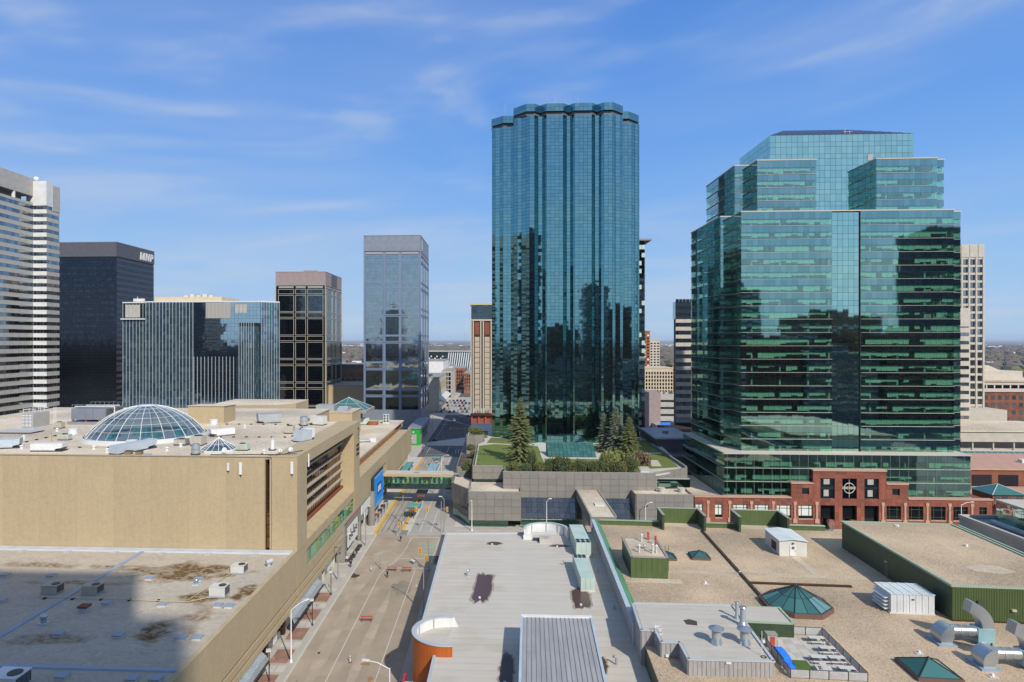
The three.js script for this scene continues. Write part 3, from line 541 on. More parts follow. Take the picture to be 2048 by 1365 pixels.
{
  // condenser blocks
  const cond = (x, d, w, h, dp, m, label) => { const T = thing('condenser', label, 'condenser', [x, UR, d]); part(T, 'skid', box(x - w / 2, x + w / 2, UR, UR + .2, d - dp / 2, d + dp / 2), M.darkMetal); part(T, 'body', box(x - w / 2 + .06, x + w / 2 - .06, UR + .2, UR + h, d - dp / 2 + .06, d + dp / 2 - .06), m); for (let k = 0; k < 3; k++) part(T, 'coil_panel', box(x - w / 2 + .15 + k * (w - .3) / 3, x - w / 2 + .08 + (k + 1) * (w - .3) / 3, UR + .35, UR + h - .15, d - dp / 2 - .01, d - dp / 2 + .05), M.beigeUnit); part(T, 'fan', cyl(x, d, UR + h, UR + h + .12, Math.min(w, dp) * .35), M.darkMetal); };
  cond(-60.6, 129, 2.4, 1.9, 2.6, M.beigeUnit, 'tall beige condenser between the dome and the small pyramid'); cond(-64, 128.8, 2.6, 1.3, 1.8, M.greyMetal, 'low grey condenser box beside the tall beige one');
  cond(-105.8, 152, 1.9, 1.5, 1.6, M.beigeUnit, 'beige condenser near the louvred cooling unit'); cond(-47.3, 146, 2.0, 1.8, 1.8, M.beigeUnit, 'beige condenser among ducts near the street edge');
  cond(-49.2, 123.2, 2.4, 1.3, 1.6, M.paleMint, 'pale green condenser beside the small pyramid'); cond(-92.2, 134.2, 2.4, 1.2, 1.5, M.paleMint, 'pale green condenser west of the dome'); cond(-70.5, 126.8, 2.2, 1.0, 1.6, M.paleMint, 'pale green condenser at the foot of the dome');
  const tank = (x, d, h, r, label) => { const T = thing('round_tank', label, 'tank', [x, UR, d]); part(T, 'base', cyl(x, d, UR, UR + .3, r * 1.15), M.darkMetal); part(T, 'shell', cyl(x, d, UR + .3, UR + h, r, r, 20), M.galvMatte); part(T, 'band', cyl(x, d, UR + h * .55, UR + h * .6, r * 1.04, r * 1.04, 20), M.galv); part(T, 'lid', cyl(x, d, UR + h, UR + h + .15, r * 1.05, r * .9, 20), M.galv); };
  tank(-55.9, 117.8, 1.9, .75, 'grey round tank at the roof edge in front of the pyramid'); tank(-48.1, 159.4, 2.2, .9, 'grey round tank at the back near the lettered pier');
  // louvred cooling unit
  let T = thing('cooling_unit', 'tall grey cooling unit with stacked white louvres and frames on top', 'cooling unit', [-111, UR, 150.6]);
  part(T, 'plinth', box(-112.6, -108.8, UR, UR + .5, 147.4, 154), M.offwhite); part(T, 'body', box(-112.2, -109.4, UR + .5, UR + 4, 147.9, 153.6), M.lightConcrete);
  part(T, 'intake', box(-112.1, -109.6, UR + .7, UR + 3.7, 147.84, 147.9), M.louver);
  for (let c = 0; c < 3; c++) for (let k = 0; k < 9; k++) { const g = new THREE.BoxGeometry(.72, .06, .34); g.rotateX(.6); g.translate(-111.65 + c * .85, UR + .85 + k * .33, -147.75); part(T, 'louvre', uvm(g), M.white); }
  for (let k = 0; k < 7; k++) part(T, 'frame_post', rod([-112 + (k % 4) * .85, UR + 4, 148.2 + k * .8], [-112 + (k % 4) * .85, UR + 5.1, 148.2 + k * .8], .06), M.poleWhite);
  part(T, 'ladder', join([rod([-108.6, UR, 154], [-108.6, UR + 5, 154], .05), rod([-108.1, UR, 154], [-108.1, UR + 5, 154], .05), ...Array.from({ length: 9 }, (_, k) => rod([-108.6, UR + .4 + k * .5, 154], [-108.1, UR + .4 + k * .5, 154], .03))]), M.poleWhite);
  part(T, 'railing', bar([[-112, UR + 4.9, 148.2], [-109.5, UR + 4.9, 148.2], [-109.5, UR + 4.9, 153.4], [-112, UR + 4.9, 153.4], [-112, UR + 4.9, 148.2]], .05), M.poleWhite);
  T = thing('roof_platform', 'flat grey platform hatch in front of the louvred cooling unit', 'platform', [-111, UR, 144.5]);
  part(T, 'curb', box(-113.5, -106, UR, UR + .3, 142.6, 146.8), M.darkMetal); part(T, 'lid', box(-113.8, -105.7, UR + .3, UR + .4, 142.3, 147.1), M.flash);
  T = thing('cooling_tower', 'long blue-grey cooling tower on red steel legs with white pipes on top', 'cooling tower', [-104, UR, 163]);
  part(T, 'plinth', box(-108.4, -98.6, UR, UR + .7, 158.6, 167.5), M.greyMetal);
  for (const x of [-107.4, -104, -100.6, -99.4]) for (const d of [159.4, 166.6]) part(T, 'leg', box(x - .15, x + .15, UR + .7, UR + 1.2, d - .15, d + .15), M.redSteel);
  for (let k = 0; k < 3; k++) part(T, 'casing_panel', box(-107.6 + k * 1.85, -105.78 + k * 1.85, UR + 1.2, UR + 4.0, 159, 159.2), M.greyBlueMetal);
  part(T, 'casing', box(-107.6, -98.8, UR + 1.2, UR + 4, 159.2, 167), M.greyBlueMetal);
  for (let k = 0; k < 4; k++) part(T, 'louvre_panel', box(-98.8, -98.7, UR + 1.4, UR + 3.8, 159.6 + k * 1.85, 161.3 + k * 1.85), M.louver);
  part(T, 'pipe', bar([[-107.6, UR + 4.4, 160.4], [-97.2, UR + 4.4, 160.4], [-97.2, UR + 4.2, 160.4], [-97.2, UR + .4, 160.4]], .16, 8), M.offwhite); part(T, 'pipe', bar([[-107, UR + 4.4, 164], [-98, UR + 4.4, 164]], .14, 8), M.offwhite);
  part(T, 'railing', join([bar([[-107.5, UR + 5, 159.2], [-98.9, UR + 5, 159.2]], .04), bar([[-107.5, UR + 5, 166.8], [-98.9, UR + 5, 166.8]], .04), ...Array.from({ length: 8 }, (_, k) => rod([-107.5 + k * 1.23, UR + 4, 159.2], [-107.5 + k * 1.23, UR + 5, 159.2], .04)), ...Array.from({ length: 8 }, (_, k) => rod([-107.5 + k * 1.23, UR + 4, 166.8], [-107.5 + k * 1.23, UR + 5, 166.8], .04))]), M.poleGrey);
  // stair house
  T = thing('stair_house', 'plain tan stair house with a sloping top behind the dome', 'stair house', [-74.5, UR, 165]);
  part(T, 'wall', alongX([[162.6, UR], [170, UR], [170, UR + 4.1], [162.6, UR + 4.4]], -79.2, -69.8), M.tan); part(T, 'roof', alongX([[162.4, UR + 4.4], [170.2, UR + 4.1], [170.2, UR + 4.25], [162.4, UR + 4.55]], -79.4, -69.6), M.roofTan);
  // posts, pipes, aerials
  for (const [x, d, l] of [[-91.5, 128.8, 'brown steel post standing on the roof west of the dome'], [-65.1, 149.3, 'brown steel post standing on the roof east of the dome']]) { T = thing('steel_post', l, 'post', [x, UR, d]); part(T, 'base_plate', tbox(x, d, .6, UR, UR + .06, .6), M.bronze); part(T, 'post', box(x - .14, x + .14, UR + .06, UR + 1.9, d - .14, d + .14), M.pipeYellow); }
  const run = (label, pts) => { const T = thing('gas_pipe', label, 'pipe', [pts[0][0], UR, pts[0][1]]); part(T, 'pipe', bar(pts.map(([x, d]) => [x, UR + .28, d]), .06), M.pipeYellow); for (let i = 1; i < pts.length; i++) { const [a, b] = [pts[i - 1], pts[i]], n = Math.max(2, Math.round(Math.hypot(b[0] - a[0], b[1] - a[1]) / 3)); for (let k = 0; k < n; k++) { const x = mix(a[0], b[0], (k + .5) / n), d = mix(a[1], b[1], (k + .5) / n); part(T, 'block', box(x - .25, x + .25, UR, UR + .22, d - .2, d + .2), M.groove); } } };
  run('thin tan gas pipe on blocks running towards the west of the dome', [[-98, 123.4], [-98, 143.6]]); run('thin tan gas pipe on blocks along the back of the roof', [[-69.9, 161], [-48, 161.1]]); run('thin tan gas pipe on blocks east of the dome beside the white snouted air handler', [[-62, 139.5], [-45, 139.9], [-48.2, 160]]);
  run('thin tan gas pipe on blocks between dome and blank wall edge', [[-93, 124.6], [-75, 124.4]]);
  T = thing('radome_aerial', 'white upright cylinder aerial at the corner of the tan roof', 'aerial', [-43.4, UR, 123.4]); part(T, 'base', tbox(-43.4, 123.4, 1.2, UR, UR + .2, 1), M.darkMetal); part(T, 'cylinder', cyl(-43.4, 123.4, UR + .2, UR + 2, .42), M.white); part(T, 'mast', rod([-43.4, UR + 2, 123.4], [-43.4, UR + 2.7, 123.4], .05), M.white);
  for (const [x, d, t, l] of [[-50.6, 118.4, .3, 'small white satellite dish by the roof edge over the wall aerials'], [-40.2, 118.6, -.2, 'small white satellite dish at the corner over the window slot'], [-38.4, 119.6, .5, 'small white satellite dish nearest the street corner']]) { T = thing('satellite_dish', l.replace('nearest the', 'right at the').replace('right at', 'close to'), 'dish', [x, UR, d]); part(T, 'foot', tbox(x, d, .9, UR, UR + .1, .9), M.concretePale); part(T, 'mast', rod([x, UR, d], [x, UR + 1.0, d], .05), M.poleGrey); const g = new THREE.SphereGeometry(.6, 14, 6, 0, 6.3, 0, .8); g.rotateX(-1.9); g.rotateY(t); g.translate(x, UR + 1.05, -d + .35); part(T, 'dish', uvm(g), M.white); }
  T = thing('cable_tray', 'tangle of dark cables lying along the roof corner by the street', 'cables', [-40, UR, 118]); part(T, 'cable', bar([[-53, UR + .1, 117.6], [-49, UR + .2, 117], [-46, UR + .1, 118.2], [-41, UR + .25, 117.4], [-37.2, UR + .2, 118.8]], .07), M.groove); part(T, 'cable', bar([[-44, UR + .1, 119], [-40.5, UR + .12, 117], [-37, UR + .3, 122]], .06), M.groove);
  for (const [x, y, d, w, h, yaw, l] of [[-48.6, 29.3, 115.05, .42, 1.4, 0, 'short white panel aerial hung on the blank tan wall'], [-46.3, 29.0, 115.05, .5, 2.2, 0, 'long white panel aerial hung on the blank tan wall'], [-36.9, 29.2, 115.05, .5, 2.2, 0, 'white panel aerial hung at the street corner of the blank wall'], [-35.75, 29.4, 121.6, .5, 2.4, Math.PI / 2, 'white panel aerial hung at the start of the bronze glazing recess']]) { T = thing('panel_aerial', l, 'aerial', [x, y, d]); part(T, 'panel', tbox(x, d, w, y - h / 2, y + h / 2, .2, yaw), M.white); part(T, 'bracket', rod([x, y, d], [x - (yaw ? .4 : 0), y, d + (yaw ? 0 : .4)], .06), M.poleGrey); part(T, 'cable', bar([[x, y - h / 2, d], [x, y - h / 2 - .5, d + (yaw ? 0 : .1)]], .05), M.groove); }
  // low hatches at the wall edge
  for (const [x, l] of [[-68.4, 'small brown crate-like vent at the roof edge, west one of two'], [-66.4, 'small brown crate-like vent at the roof edge, east one of two']]) { T = thing('box_vent', l, 'vent', [x, UR, 117.4]); part(T, 'body', tbox(x, 117.4, 1.1, UR, UR + .7, .9), M.brickBrown); part(T, 'lid', tbox(x, 117.4, 1.2, UR + .7, UR + .76, 1), M.bronze); part(T, 'hatch', box(x + .7, x + 2.2, UR, UR + .14, 117, 117.9), M.flashBlue); }
  // tan plant rooms behind the upper block
  T = thing('plant_room', 'low tan plant room with a sloping roof edge in front of the framed dark tower', 'plant room', [-78, 10, 214]);
  part(T, 'wall', prism([[-92, 204], [-70, 204], [-66, 210], [-66, 224], [-92, 224]], 10, 31.4), M.tan); part(T, 'roof', prism([[-92, 204.1], [-70, 204.1], [-66, 210.1], [-66, 224], [-92, 224]], 31.42, 31.6), M.roofTan);
  T = thing('plant_deck', 'long tan plant deck with pale ducts behind the mall roof', 'plant deck', [-56, 18, 232]); part(T, 'deck', box(-66, -51, 18, 26.8, 226, 240), M.tan); part(T, 'duct', box(-64.5, -58, 26.8, 29.2, 228, 233), M.galvMatte); part(T, 'duct', alongX([[228, 26.8], [236, 26.8], [236, 28], [231, 28.6]], -57, -53.5), M.galvMatte); part(T, 'deck_roof', box(-66.2, -50.8, 26.8, 27, 225.8, 240.2), M.roofTan);
  pyramid('pyramid_skylight', 'wide teal glass pyramid roof beside the blue glass tower', -60.5, 23.5, 262, 12, 4.6, 4, .785, 1, M.mauve, M.skylightTeal2, M.finWhite);
  // things on the far low roof
  T = thing('mint_condenser', 'tall mint condenser with six round fans at the far end of the mall roof', 'condenser', [-45.2, 18.4, 262]); part(T, 'body', box(-46.4, -44, 18.9, 22.2, 262, 263.6), M.paleMint); part(T, 'base', box(-46.6, -43.8, 18.4, 18.9, 261.8, 263.8), M.offwhite);
  for (let i = 0; i < 2; i++) for (let j = 0; j < 3; j++) part(T, 'fan', rod([-45.8 + i * 1.2, 19.5 + j * 1.05, 261.9], [-45.8 + i * 1.2, 19.5 + j * 1.05, 262], .42, 14), M.louver);
  T = thing('orange_box', 'orange tan metal box at the far end of the mall roof', 'box', [-49.5, 18.4, 258]); part(T, 'body', box(-51.5, -48, 18.4, 20, 257, 260), M.brickOrange); part(T, 'lid', box(-51.6, -47.9, 20, 20.1, 256.9, 260.1), M.pipeYellow);
  T = thing('pipe_rack', 'white pipe rack lying on the far low mall roof', 'pipe rack', [-43, 18.4, 214]); for (let k = 0; k < 5; k++) part(T, 'pipe', rod([-47 + k * .3, 18.8 + .15 * (k % 2), 212], [-42 + k * .3, 18.8 + .15 * (k % 2), 215 + k * .3], .1), k % 2 ? M.white : M.poleGrey); part(T, 'stand', box(-46, -42, 18.4, 18.7, 213, 214), M.greyMetal); part(T, 'duct', box(-42.4, -40.4, 18.4, 19.6, 214.4, 216.4), M.white);
}
// ================================================================ towers north and west of the mall
{ // pale banded tower, stepped in plan
  const T = thing('office_tower', 'tall pale concrete tower with ribbon windows and a bright white corner strip', 'tower', [-235, 0, 280]);
  part(T, 'core', box(-262, -222, 0, 118, 226, 299.8), M.lightConcrete); part(T, 'core', box(-262, -215.3, 0, 118, 300.2, 309), M.lightConcrete);
  const bands = [], win = [], bandsW = [];
  const floors = 31, y0 = 2, pitch = 3.7;
  for (let f = 0; f < floors; f++) {
    const a = y0 + f * pitch;
    for (const [A, B, n, m, arr] of [[[-221.75, 228], [-221.75, 300], 42, M.lightConcrete, bands], [[-221.75, 299.9], [-215.1, 299.9], 4, M.whiteConcrete, bandsW], [[-215.1, 300], [-215.1, 309], 5, M.lightConcrete, bands]]) {
      const ff = face(A, B), [x, d] = ff.at(ff.L / 2, -.1); arr.push({ p: [x, a + .95, d], w: ff.L, h: 1.95, t: .26, yaw: ff.yaw, mat: m });
      cells(win, A, B, n, [[a + 1.95, a + 3.68, gOld]], { gap: .14, out: -.12, tilt: .01 });
    }
  }
  pieces(T, 'spandrel_band', bands); pieces(T, 'white_spandrel_band', bandsW); pieces(T, 'window', win);
  part(T, 'cap', box(-262, -221.6, 121.2, 129.6, 226, 300), M.lightConcrete); part(T, 'cap_base', box(-262, -221.6, 116.7, 118, 226, 300), M.lightConcrete);
  for (const d of [240, 252, 264, 276, 288]) part(T, 'cap_column', cyl(-222.4, d, 118, 121.2, .8), M.whiteConcrete);
  part(T, 'cap_void', box(-262, -227, 118, 121.2, 226, 299), M.interior);
  part(T, 'white_cap', box(-225, -215, 116.7, 128.4, 299.6, 304), M.whiteConcrete); part(T, 'cap', box(-225, -214.9, 115, 127.2, 304, 309.2), M.lightConcrete);
  part(T, 'roof_dish', (() => { const g = new THREE.SphereGeometry(1.3, 12, 8); g.translate(-221, 129.6, -301); return uvm(g); })(), M.white); part(T, 'mast', rod([-215.5, 127, 308.5], [-215.5, 130, 308.5], .1), M.poleGrey);
}
{ // black glass tower with lettering
  const T = thing('office_tower', 'black glass tower with a grey top band and big white letters', 'tower', [-262, 0, 420]);
  part(T, 'core', box(-290, -241.5, 0, 114, 400.2, 445), M.mullionDark);
  const win = [];
  const rows = []; for (let f = 0; f < 27; f++) { const a = 5 + f * 3.7; rows.push([a, a + 1.9, gDark], [a + 1.9, a + 3.7, [gDark[1], gDark[3]]]); }
  cells(win, [-290, 400.2], [-241.3, 400.2], 34, rows, { gap: .1, tilt: .006 });
  const rowsE = []; for (let f = 0; f < 27; f++) { const a = 5 + f * 3.7; rowsE.push([a, a + 1.9, [M.glassDark2, M.glassDark0]], [a + 1.9, a + 3.7, M.greyBlack]); }
  mat('greyBlack', [.07, .07, .085], .35, .5); rowsE.forEach((r) => { if (!r[2]) r[2] = M.greyBlack; });
  cells(win, [-241.3, 400.3], [-241.3, 445], 30, rowsE, { gap: .06, tilt: .006 });
  pieces(T, 'pane', win);
  part(T, 'top_band', box(-290, -241, 105.6, 114.6, 399.8, 445.3), M.charcoal); part(T, 'top_rim', box(-290, -240.9, 114.6, 115, 399.7, 445.4), M.greyMetal);
  for (let k = 0; k < 8; k++) part(T, 'top_panel', box(-240.98, -240.9, 105.9, 114.4, 400.5 + k * 5.6, 405.9 + k * 5.6), M.charcoal);
  const g = textAt('MNP', 5.2, .3, [0, 0, 0], 0, 1.05); g.applyMatrix4(new THREE.Matrix4().set(1, .18, 0, 0, 0, 1, 0, 0, 0, 0, 1, 0, 0, 0, 0, 1)); g.rotateY(Math.PI / 2); g.translate(-240.9, 109.6, -435.2);
  part(T, 'lettering', g, M.white);
}
{ // ribbed blue-green glass building
  const T = thing('glass_office_building', 'wide blue-green glass building with closely spaced white vertical fins behind the dome', 'building', [-135, 0, 300]);
  const plan = [[-172, 290], [-158.5, 290], [-158.5, 285], [-105.6, 285], [-98.8, 290.5], [-116, 325], [-172, 325]];
  part(T, 'core', prism(plan.map(([x, d]) => [x, d + .25]), 0, 69.2), M.mullionDark);
  const it = [], fin = [], gr = [];
  const rows = rowsOf(4, 69.4, 18, gRib), rowS = rowsOf(4, 69.4, 18, gSky);
  for (let i = 0; i < rows.length; i++) { const [a, b] = rows[i]; rows[i] = [a, a + 1.5, gRib]; }
  const full = (set) => { const r = []; for (let f = 0; f < 18; f++) { const a = 4 + f * 3.633; r.push([a, a + 1.3, set], [a + 1.3, a + 3.633, set]); } return r; };
  cells(it, [-172, 290], [-158.5, 290], 8, full(gRib).slice(0, 32), { gap: .07, tilt: .016 });
  cells(it, [-158.5, 285], [-136, 285], 14, full(gRib), { gap: .07, tilt: .018 });
  cells(it, [-136, 285], [-105.6, 285], 18, full(gSky), { gap: .06, tilt: .008 });
  cells(it, [-105.6, 285], [-98.8, 290.5], 6, full(gRib), { gap: .06, tilt: .012 });
  pieces(T, 'pane', it);
  const f2 = (A, B, n, y0, y1, w = .17) => { const f = face(A, B); for (let k = 0; k <= n; k++) { const [x, d] = f.at(f.L * k / n, .25); fin.push({ p: [x, (y0 + y1) / 2, d], w, h: y1 - y0, t: .18, yaw: f.yaw, mat: M.finGrey }); } };
  f2([-171.6, 290], [-159, 290], 8, 3, 69.2); f2([-158, 285], [-136.4, 285], 14, 3, 69.4); f2([-136, 285], [-114.5, 285], 13, 3, 45); f2([-105.4, 285.1], [-99, 290.2], 7, 3, 69.4, .16); f2([-112.9, 279], [-106.4, 279], 6, 3, 60);
  pieces(T, 'fin', fin);
  part(T, 'ledge', box(-172.2, -158.6, 61.8, 62.3, 288.8, 290), M.finWhite); part(T, 'parapet', prism(plan.map(([x, d]) => [x, d - .1]), 69.4, 69.9), M.finWhite);
  for (let k = 0; k < 4; k++) part(T, 'louvre_panel', box(-170.4 + k * 1.75, -168.75 + k * 1.75, 62.8, 68.6, 289.6, 289.75), M.lightConcrete);
  part(T, 'louvre_void', box(-130.5, -119, 62.2, 69.2, 284.75, 284.9), M.interior); for (let k = 0; k < 7; k++) part(T, 'louvre_post', box(-130 + k * 1.75, -129.6 + k * 1.75, 62.2, 69.2, 284.5, 284.74), M.finCream);
  for (let k = 0; k < 3; k++) part(T, 'louvre_panel', box(-117 + k * 1.8, -115.4 + k * 1.8, 64.6, 68.4, 284.7, 284.9), M.lightConcrete);
  part(T, 'bay_core', box(-113.4, -105.9, 0, 60, 279.3, 285), M.mullionDark);
  const b = []; cells(b, [-113.4, 279.2], [-105.9, 279.2], 6, full(gRib).slice(0, 30), { gap: .06, tilt: .014 }); cells(b, [-105.9, 279.3], [-105.9, 285], 4, full(gRib).slice(0, 30), { gap: .06, tilt: .014 }); pieces(T, 'bay_pane', b, 60);
  part(T, 'penthouse', box(-160, -128, 69.9, 72.6, 296, 316), M.cream); for (let k = 0; k < 5; k++) part(T, 'roof_unit', box(-148 + k * 3, -146 + k * 3, 72.6, 73.6 + .5 * (k % 2), 300, 303), M.offwhite);
  part(T, 'roof_aerial', join([rod([-166, 69.9, 292], [-166, 72.5, 292], .15), box(-168, -163, 70.2, 71.6, 292, 293)]), M.offwhite);
}
function framedTower(label, X0, X1, D0, D1, top, capH, base, dEye, glass, capM, frameM, fw, cols, first, period, bigH, gap, smallH, backM, withBars) {
  const T = thing('office_tower', label, 'tower', [(X0 + X1) / 2, 0, D0]);
  part(T, 'core', box(X0 + .4, X1 - .4, 0, top - capH - .2, D0 + .4, D1 - .4), backM);
  part(T, 'cap', box(X0, X1, top - capH, top, D0, D1), capM); part(T, 'cap_rim', box(X0 - .15, X1 + .15, top, top + .35, D0 - .15, D1 + .15), capM);
  const g = [], fr = [], slots = [];
  for (const [A, B, flip] of [[[X0, D0], [X1, D0], 0], [[X1, D0], [X1, D1], 1]]) {
    const f = face(A, B), q = (s0, s1, y0, y1, m, t, out, arr) => { const [x, d] = f.at((s0 + s1) / 2, out); arr.push({ p: [x, (y0 + y1) / 2, d], w: s1 - s0, h: y1 - y0, t, yaw: f.yaw, mat: m }); };
    const nc = Math.round(f.L / 1.5), rws = []; for (let y = 2; y < top - capH - 2.2; y += 3.81) rws.push([y, y + 1.9, glass], [y + 1.9, Math.min(y + 3.8, top - capH - 2), glass]);
    cells(g, A, B, nc, rws, { gap: .05, out: -.25, tilt: .007 });
    for (const [a, b] of cols) {
      q(a * f.L, b * f.L, top - capH - 1.6, top - capH - .5, M.interior, .1, -.1, slots);
      let y = first; for (let k = 0; k < 8 && y > 4; k++) {
        for (const [hh, off] of [[smallH, 0], [bigH, smallH + gap]]) {
          const y1 = y - off, y0 = Math.max(2, y1 - hh); if (y1 < 4) continue;
          q(a * f.L - fw, a * f.L, y0 - fw, y1 + fw, frameM, .3, .0, fr); q(b * f.L, b * f.L + fw, y0 - fw, y1 + fw, frameM, .3, .0, fr); q(a * f.L, b * f.L, y1, y1 + fw, frameM, .3, .0, fr); q(a * f.L, b * f.L, y0 - fw, y0, frameM, .3, .0, fr);
          if (withBars && !flip) { q(a * f.L - fw * 1.7, a * f.L - fw, y0 - fw, y1 + fw, backM, .2, .02, fr); }
        }
        y -= period;
      }
    }
    q(0, .35, 0, top - capH, frameM, .5, -.05, fr); q(f.L - .35, f.L, 0, top - capH, frameM, .5, -.05, fr);
  }
  pieces(T, 'pane', g); pieces(T, 'frame_bar', fr); pieces(T, 'vent_slot', slots);
  return T;
}
{
  const A = framedTower('dark glass tower with pale square outlines on its windows and a mauve top', -146.3, -112.9, 422, 466, 97.4, 8.8, 0, 428, gSmokeDark(), M.mauve, M.finCream, .28, [[.06, .36], [.405, .6], [.645, .945]], 85.9, 15.45, 10.35, 1.3, 2.65, M.mullionDark, false);
  part(A, 'roof_unit', box(-130, -122, 97.7, 99.4, 430, 440), M.mauve);
  part(A, 'grille', box(-112.88, -112.8, 89.2, 97, 437, 452), M.charcoal);
  const B = framedTower('blue mirror-glass tower with wide grey-blue frames and a plain grey top', -76, -43.5, 366, 409, 111.7, 8.7, 0, 370, gBlue, M.greyBlueMetal, M.mullionBlue, .55, [[.035, .335], [.385, .62], [.665, .965]], 100.3, 15.24, 10.2, 1.4, 2.6, M.mullionBlue, true);
  part(B, 'plinth', box(-76.5, -43, 0, 13, 365.4, 409.5), M.greyBlueMetal); part(B, 'sign_strip', box(-43.45, -43.3, 104, 110, 372, 374), M.paleMint);
}
function gSmokeDark() { return [0, 1, 2].map((i) => mat('glassSmokeDark' + i, [[.1, .12, .125], [.085, .1, .105], [.12, .14, .14]][i], .04, 1)); }
{ // slender cream tower beside the mirror tower
  const X0 = -16.6, X1 = -2.2, D0 = 400, T = thing('cream_tower', 'slender cream tower with stacked square panels and a glass box on top', 'tower', [-9.5, 0, D0]);
  part(T, 'core', box(X0 + .3, X1 - .3, 7, 64.5, D0 + .6, D0 + 20), M.bronze);
  const pil = [], pan = [], W = X1 - X0;
  for (const [a, b] of [[0, .05], [.09, .14], [.415, .465], [.525, .575], [.86, .91], [.95, 1]]) pil.push({ p: [X0 + (a + b) / 2 * W, 36, D0 + .2], w: (b - a) * W, h: 57, t: .9, yaw: 0, mat: M.paleStone });
  for (const [a, b] of [[.18, .385], [.605, .82]]) for (let k = 0; k < 14; k++) pan.push({ p: [X0 + (a + b) / 2 * W, 10.8 + k * 3.25, D0 + .45], w: (b - a) * W, h: 2.95, t: .4, yaw: 0, mat: M.creamPanel });
  pieces(T, 'pilaster', pil); pieces(T, 'facing_panel', pan);
  const w = []; cells(w, [X0 + .18 * W, D0 + .5], [X0 + .385 * W, D0 + .5], 1, [[56, 63.8, M.rust]]); cells(w, [X0 + .605 * W, D0 + .5], [X0 + .82 * W, D0 + .5], 1, [[56, 63.8, M.rust]]); pieces(T, 'loggia_panel', w);
  part(T, 'lintel', box(X0, X1, 64.4, 65.4, D0 - .4, D0 + 20), M.paleStone);
  const gl = []; cells(gl, [X0 + .4, D0 + .3], [X1 - .2, D0 + .3], 4, [[65.6, 69.6, M.glassGlassBox], [69.6, 74.2, M.glassGlassBox]].map((r) => [r[0], r[1], gRibPale()])); pieces(T, 'box_pane', gl);
  part(T, 'box_core', box(X0 + .6, X1 - .6, 65.4, 74.2, D0 + .6, D0 + 18), M.mullionBlue); part(T, 'roof', box(X0 - .3, X1 + .3, 74.2, 75.2, D0 - .3, D0 + 20), M.pipeYellow);
  part(T, 'mural', box(X0 + .1 * W, X1 - .1 * W, 7.6, 10.6, D0 + .3, D0 + .4), M.tealPale); for (let k = 0; k < 6; k++) part(T, 'mural_figure', cyl(X0 + 3 + k * 1.6, D0 + .25, 7.6, 8.6 + (k % 3) * .6, .7, .3, 6), M.brickOrange);
  part(T, 'canopy', box(X0, X1, 6.2, 7.4, D0 - 2, D0 + 1), M.bronze); for (let k = 0; k < 4; k++) part(T, 'shop_pier', box(X0 + .4 + k * 4.2, X0 + 1.3 + k * 4.2, 0, 6.2, D0 - 1, D0), M.redSteel); part(T, 'shop_wall', box(X0, X1, 0, 6.2, D0 + .1, D0 + .5), M.interiorRed);
}
function gRibPale() { return [M.glassRib0, M.glassSky0]; }
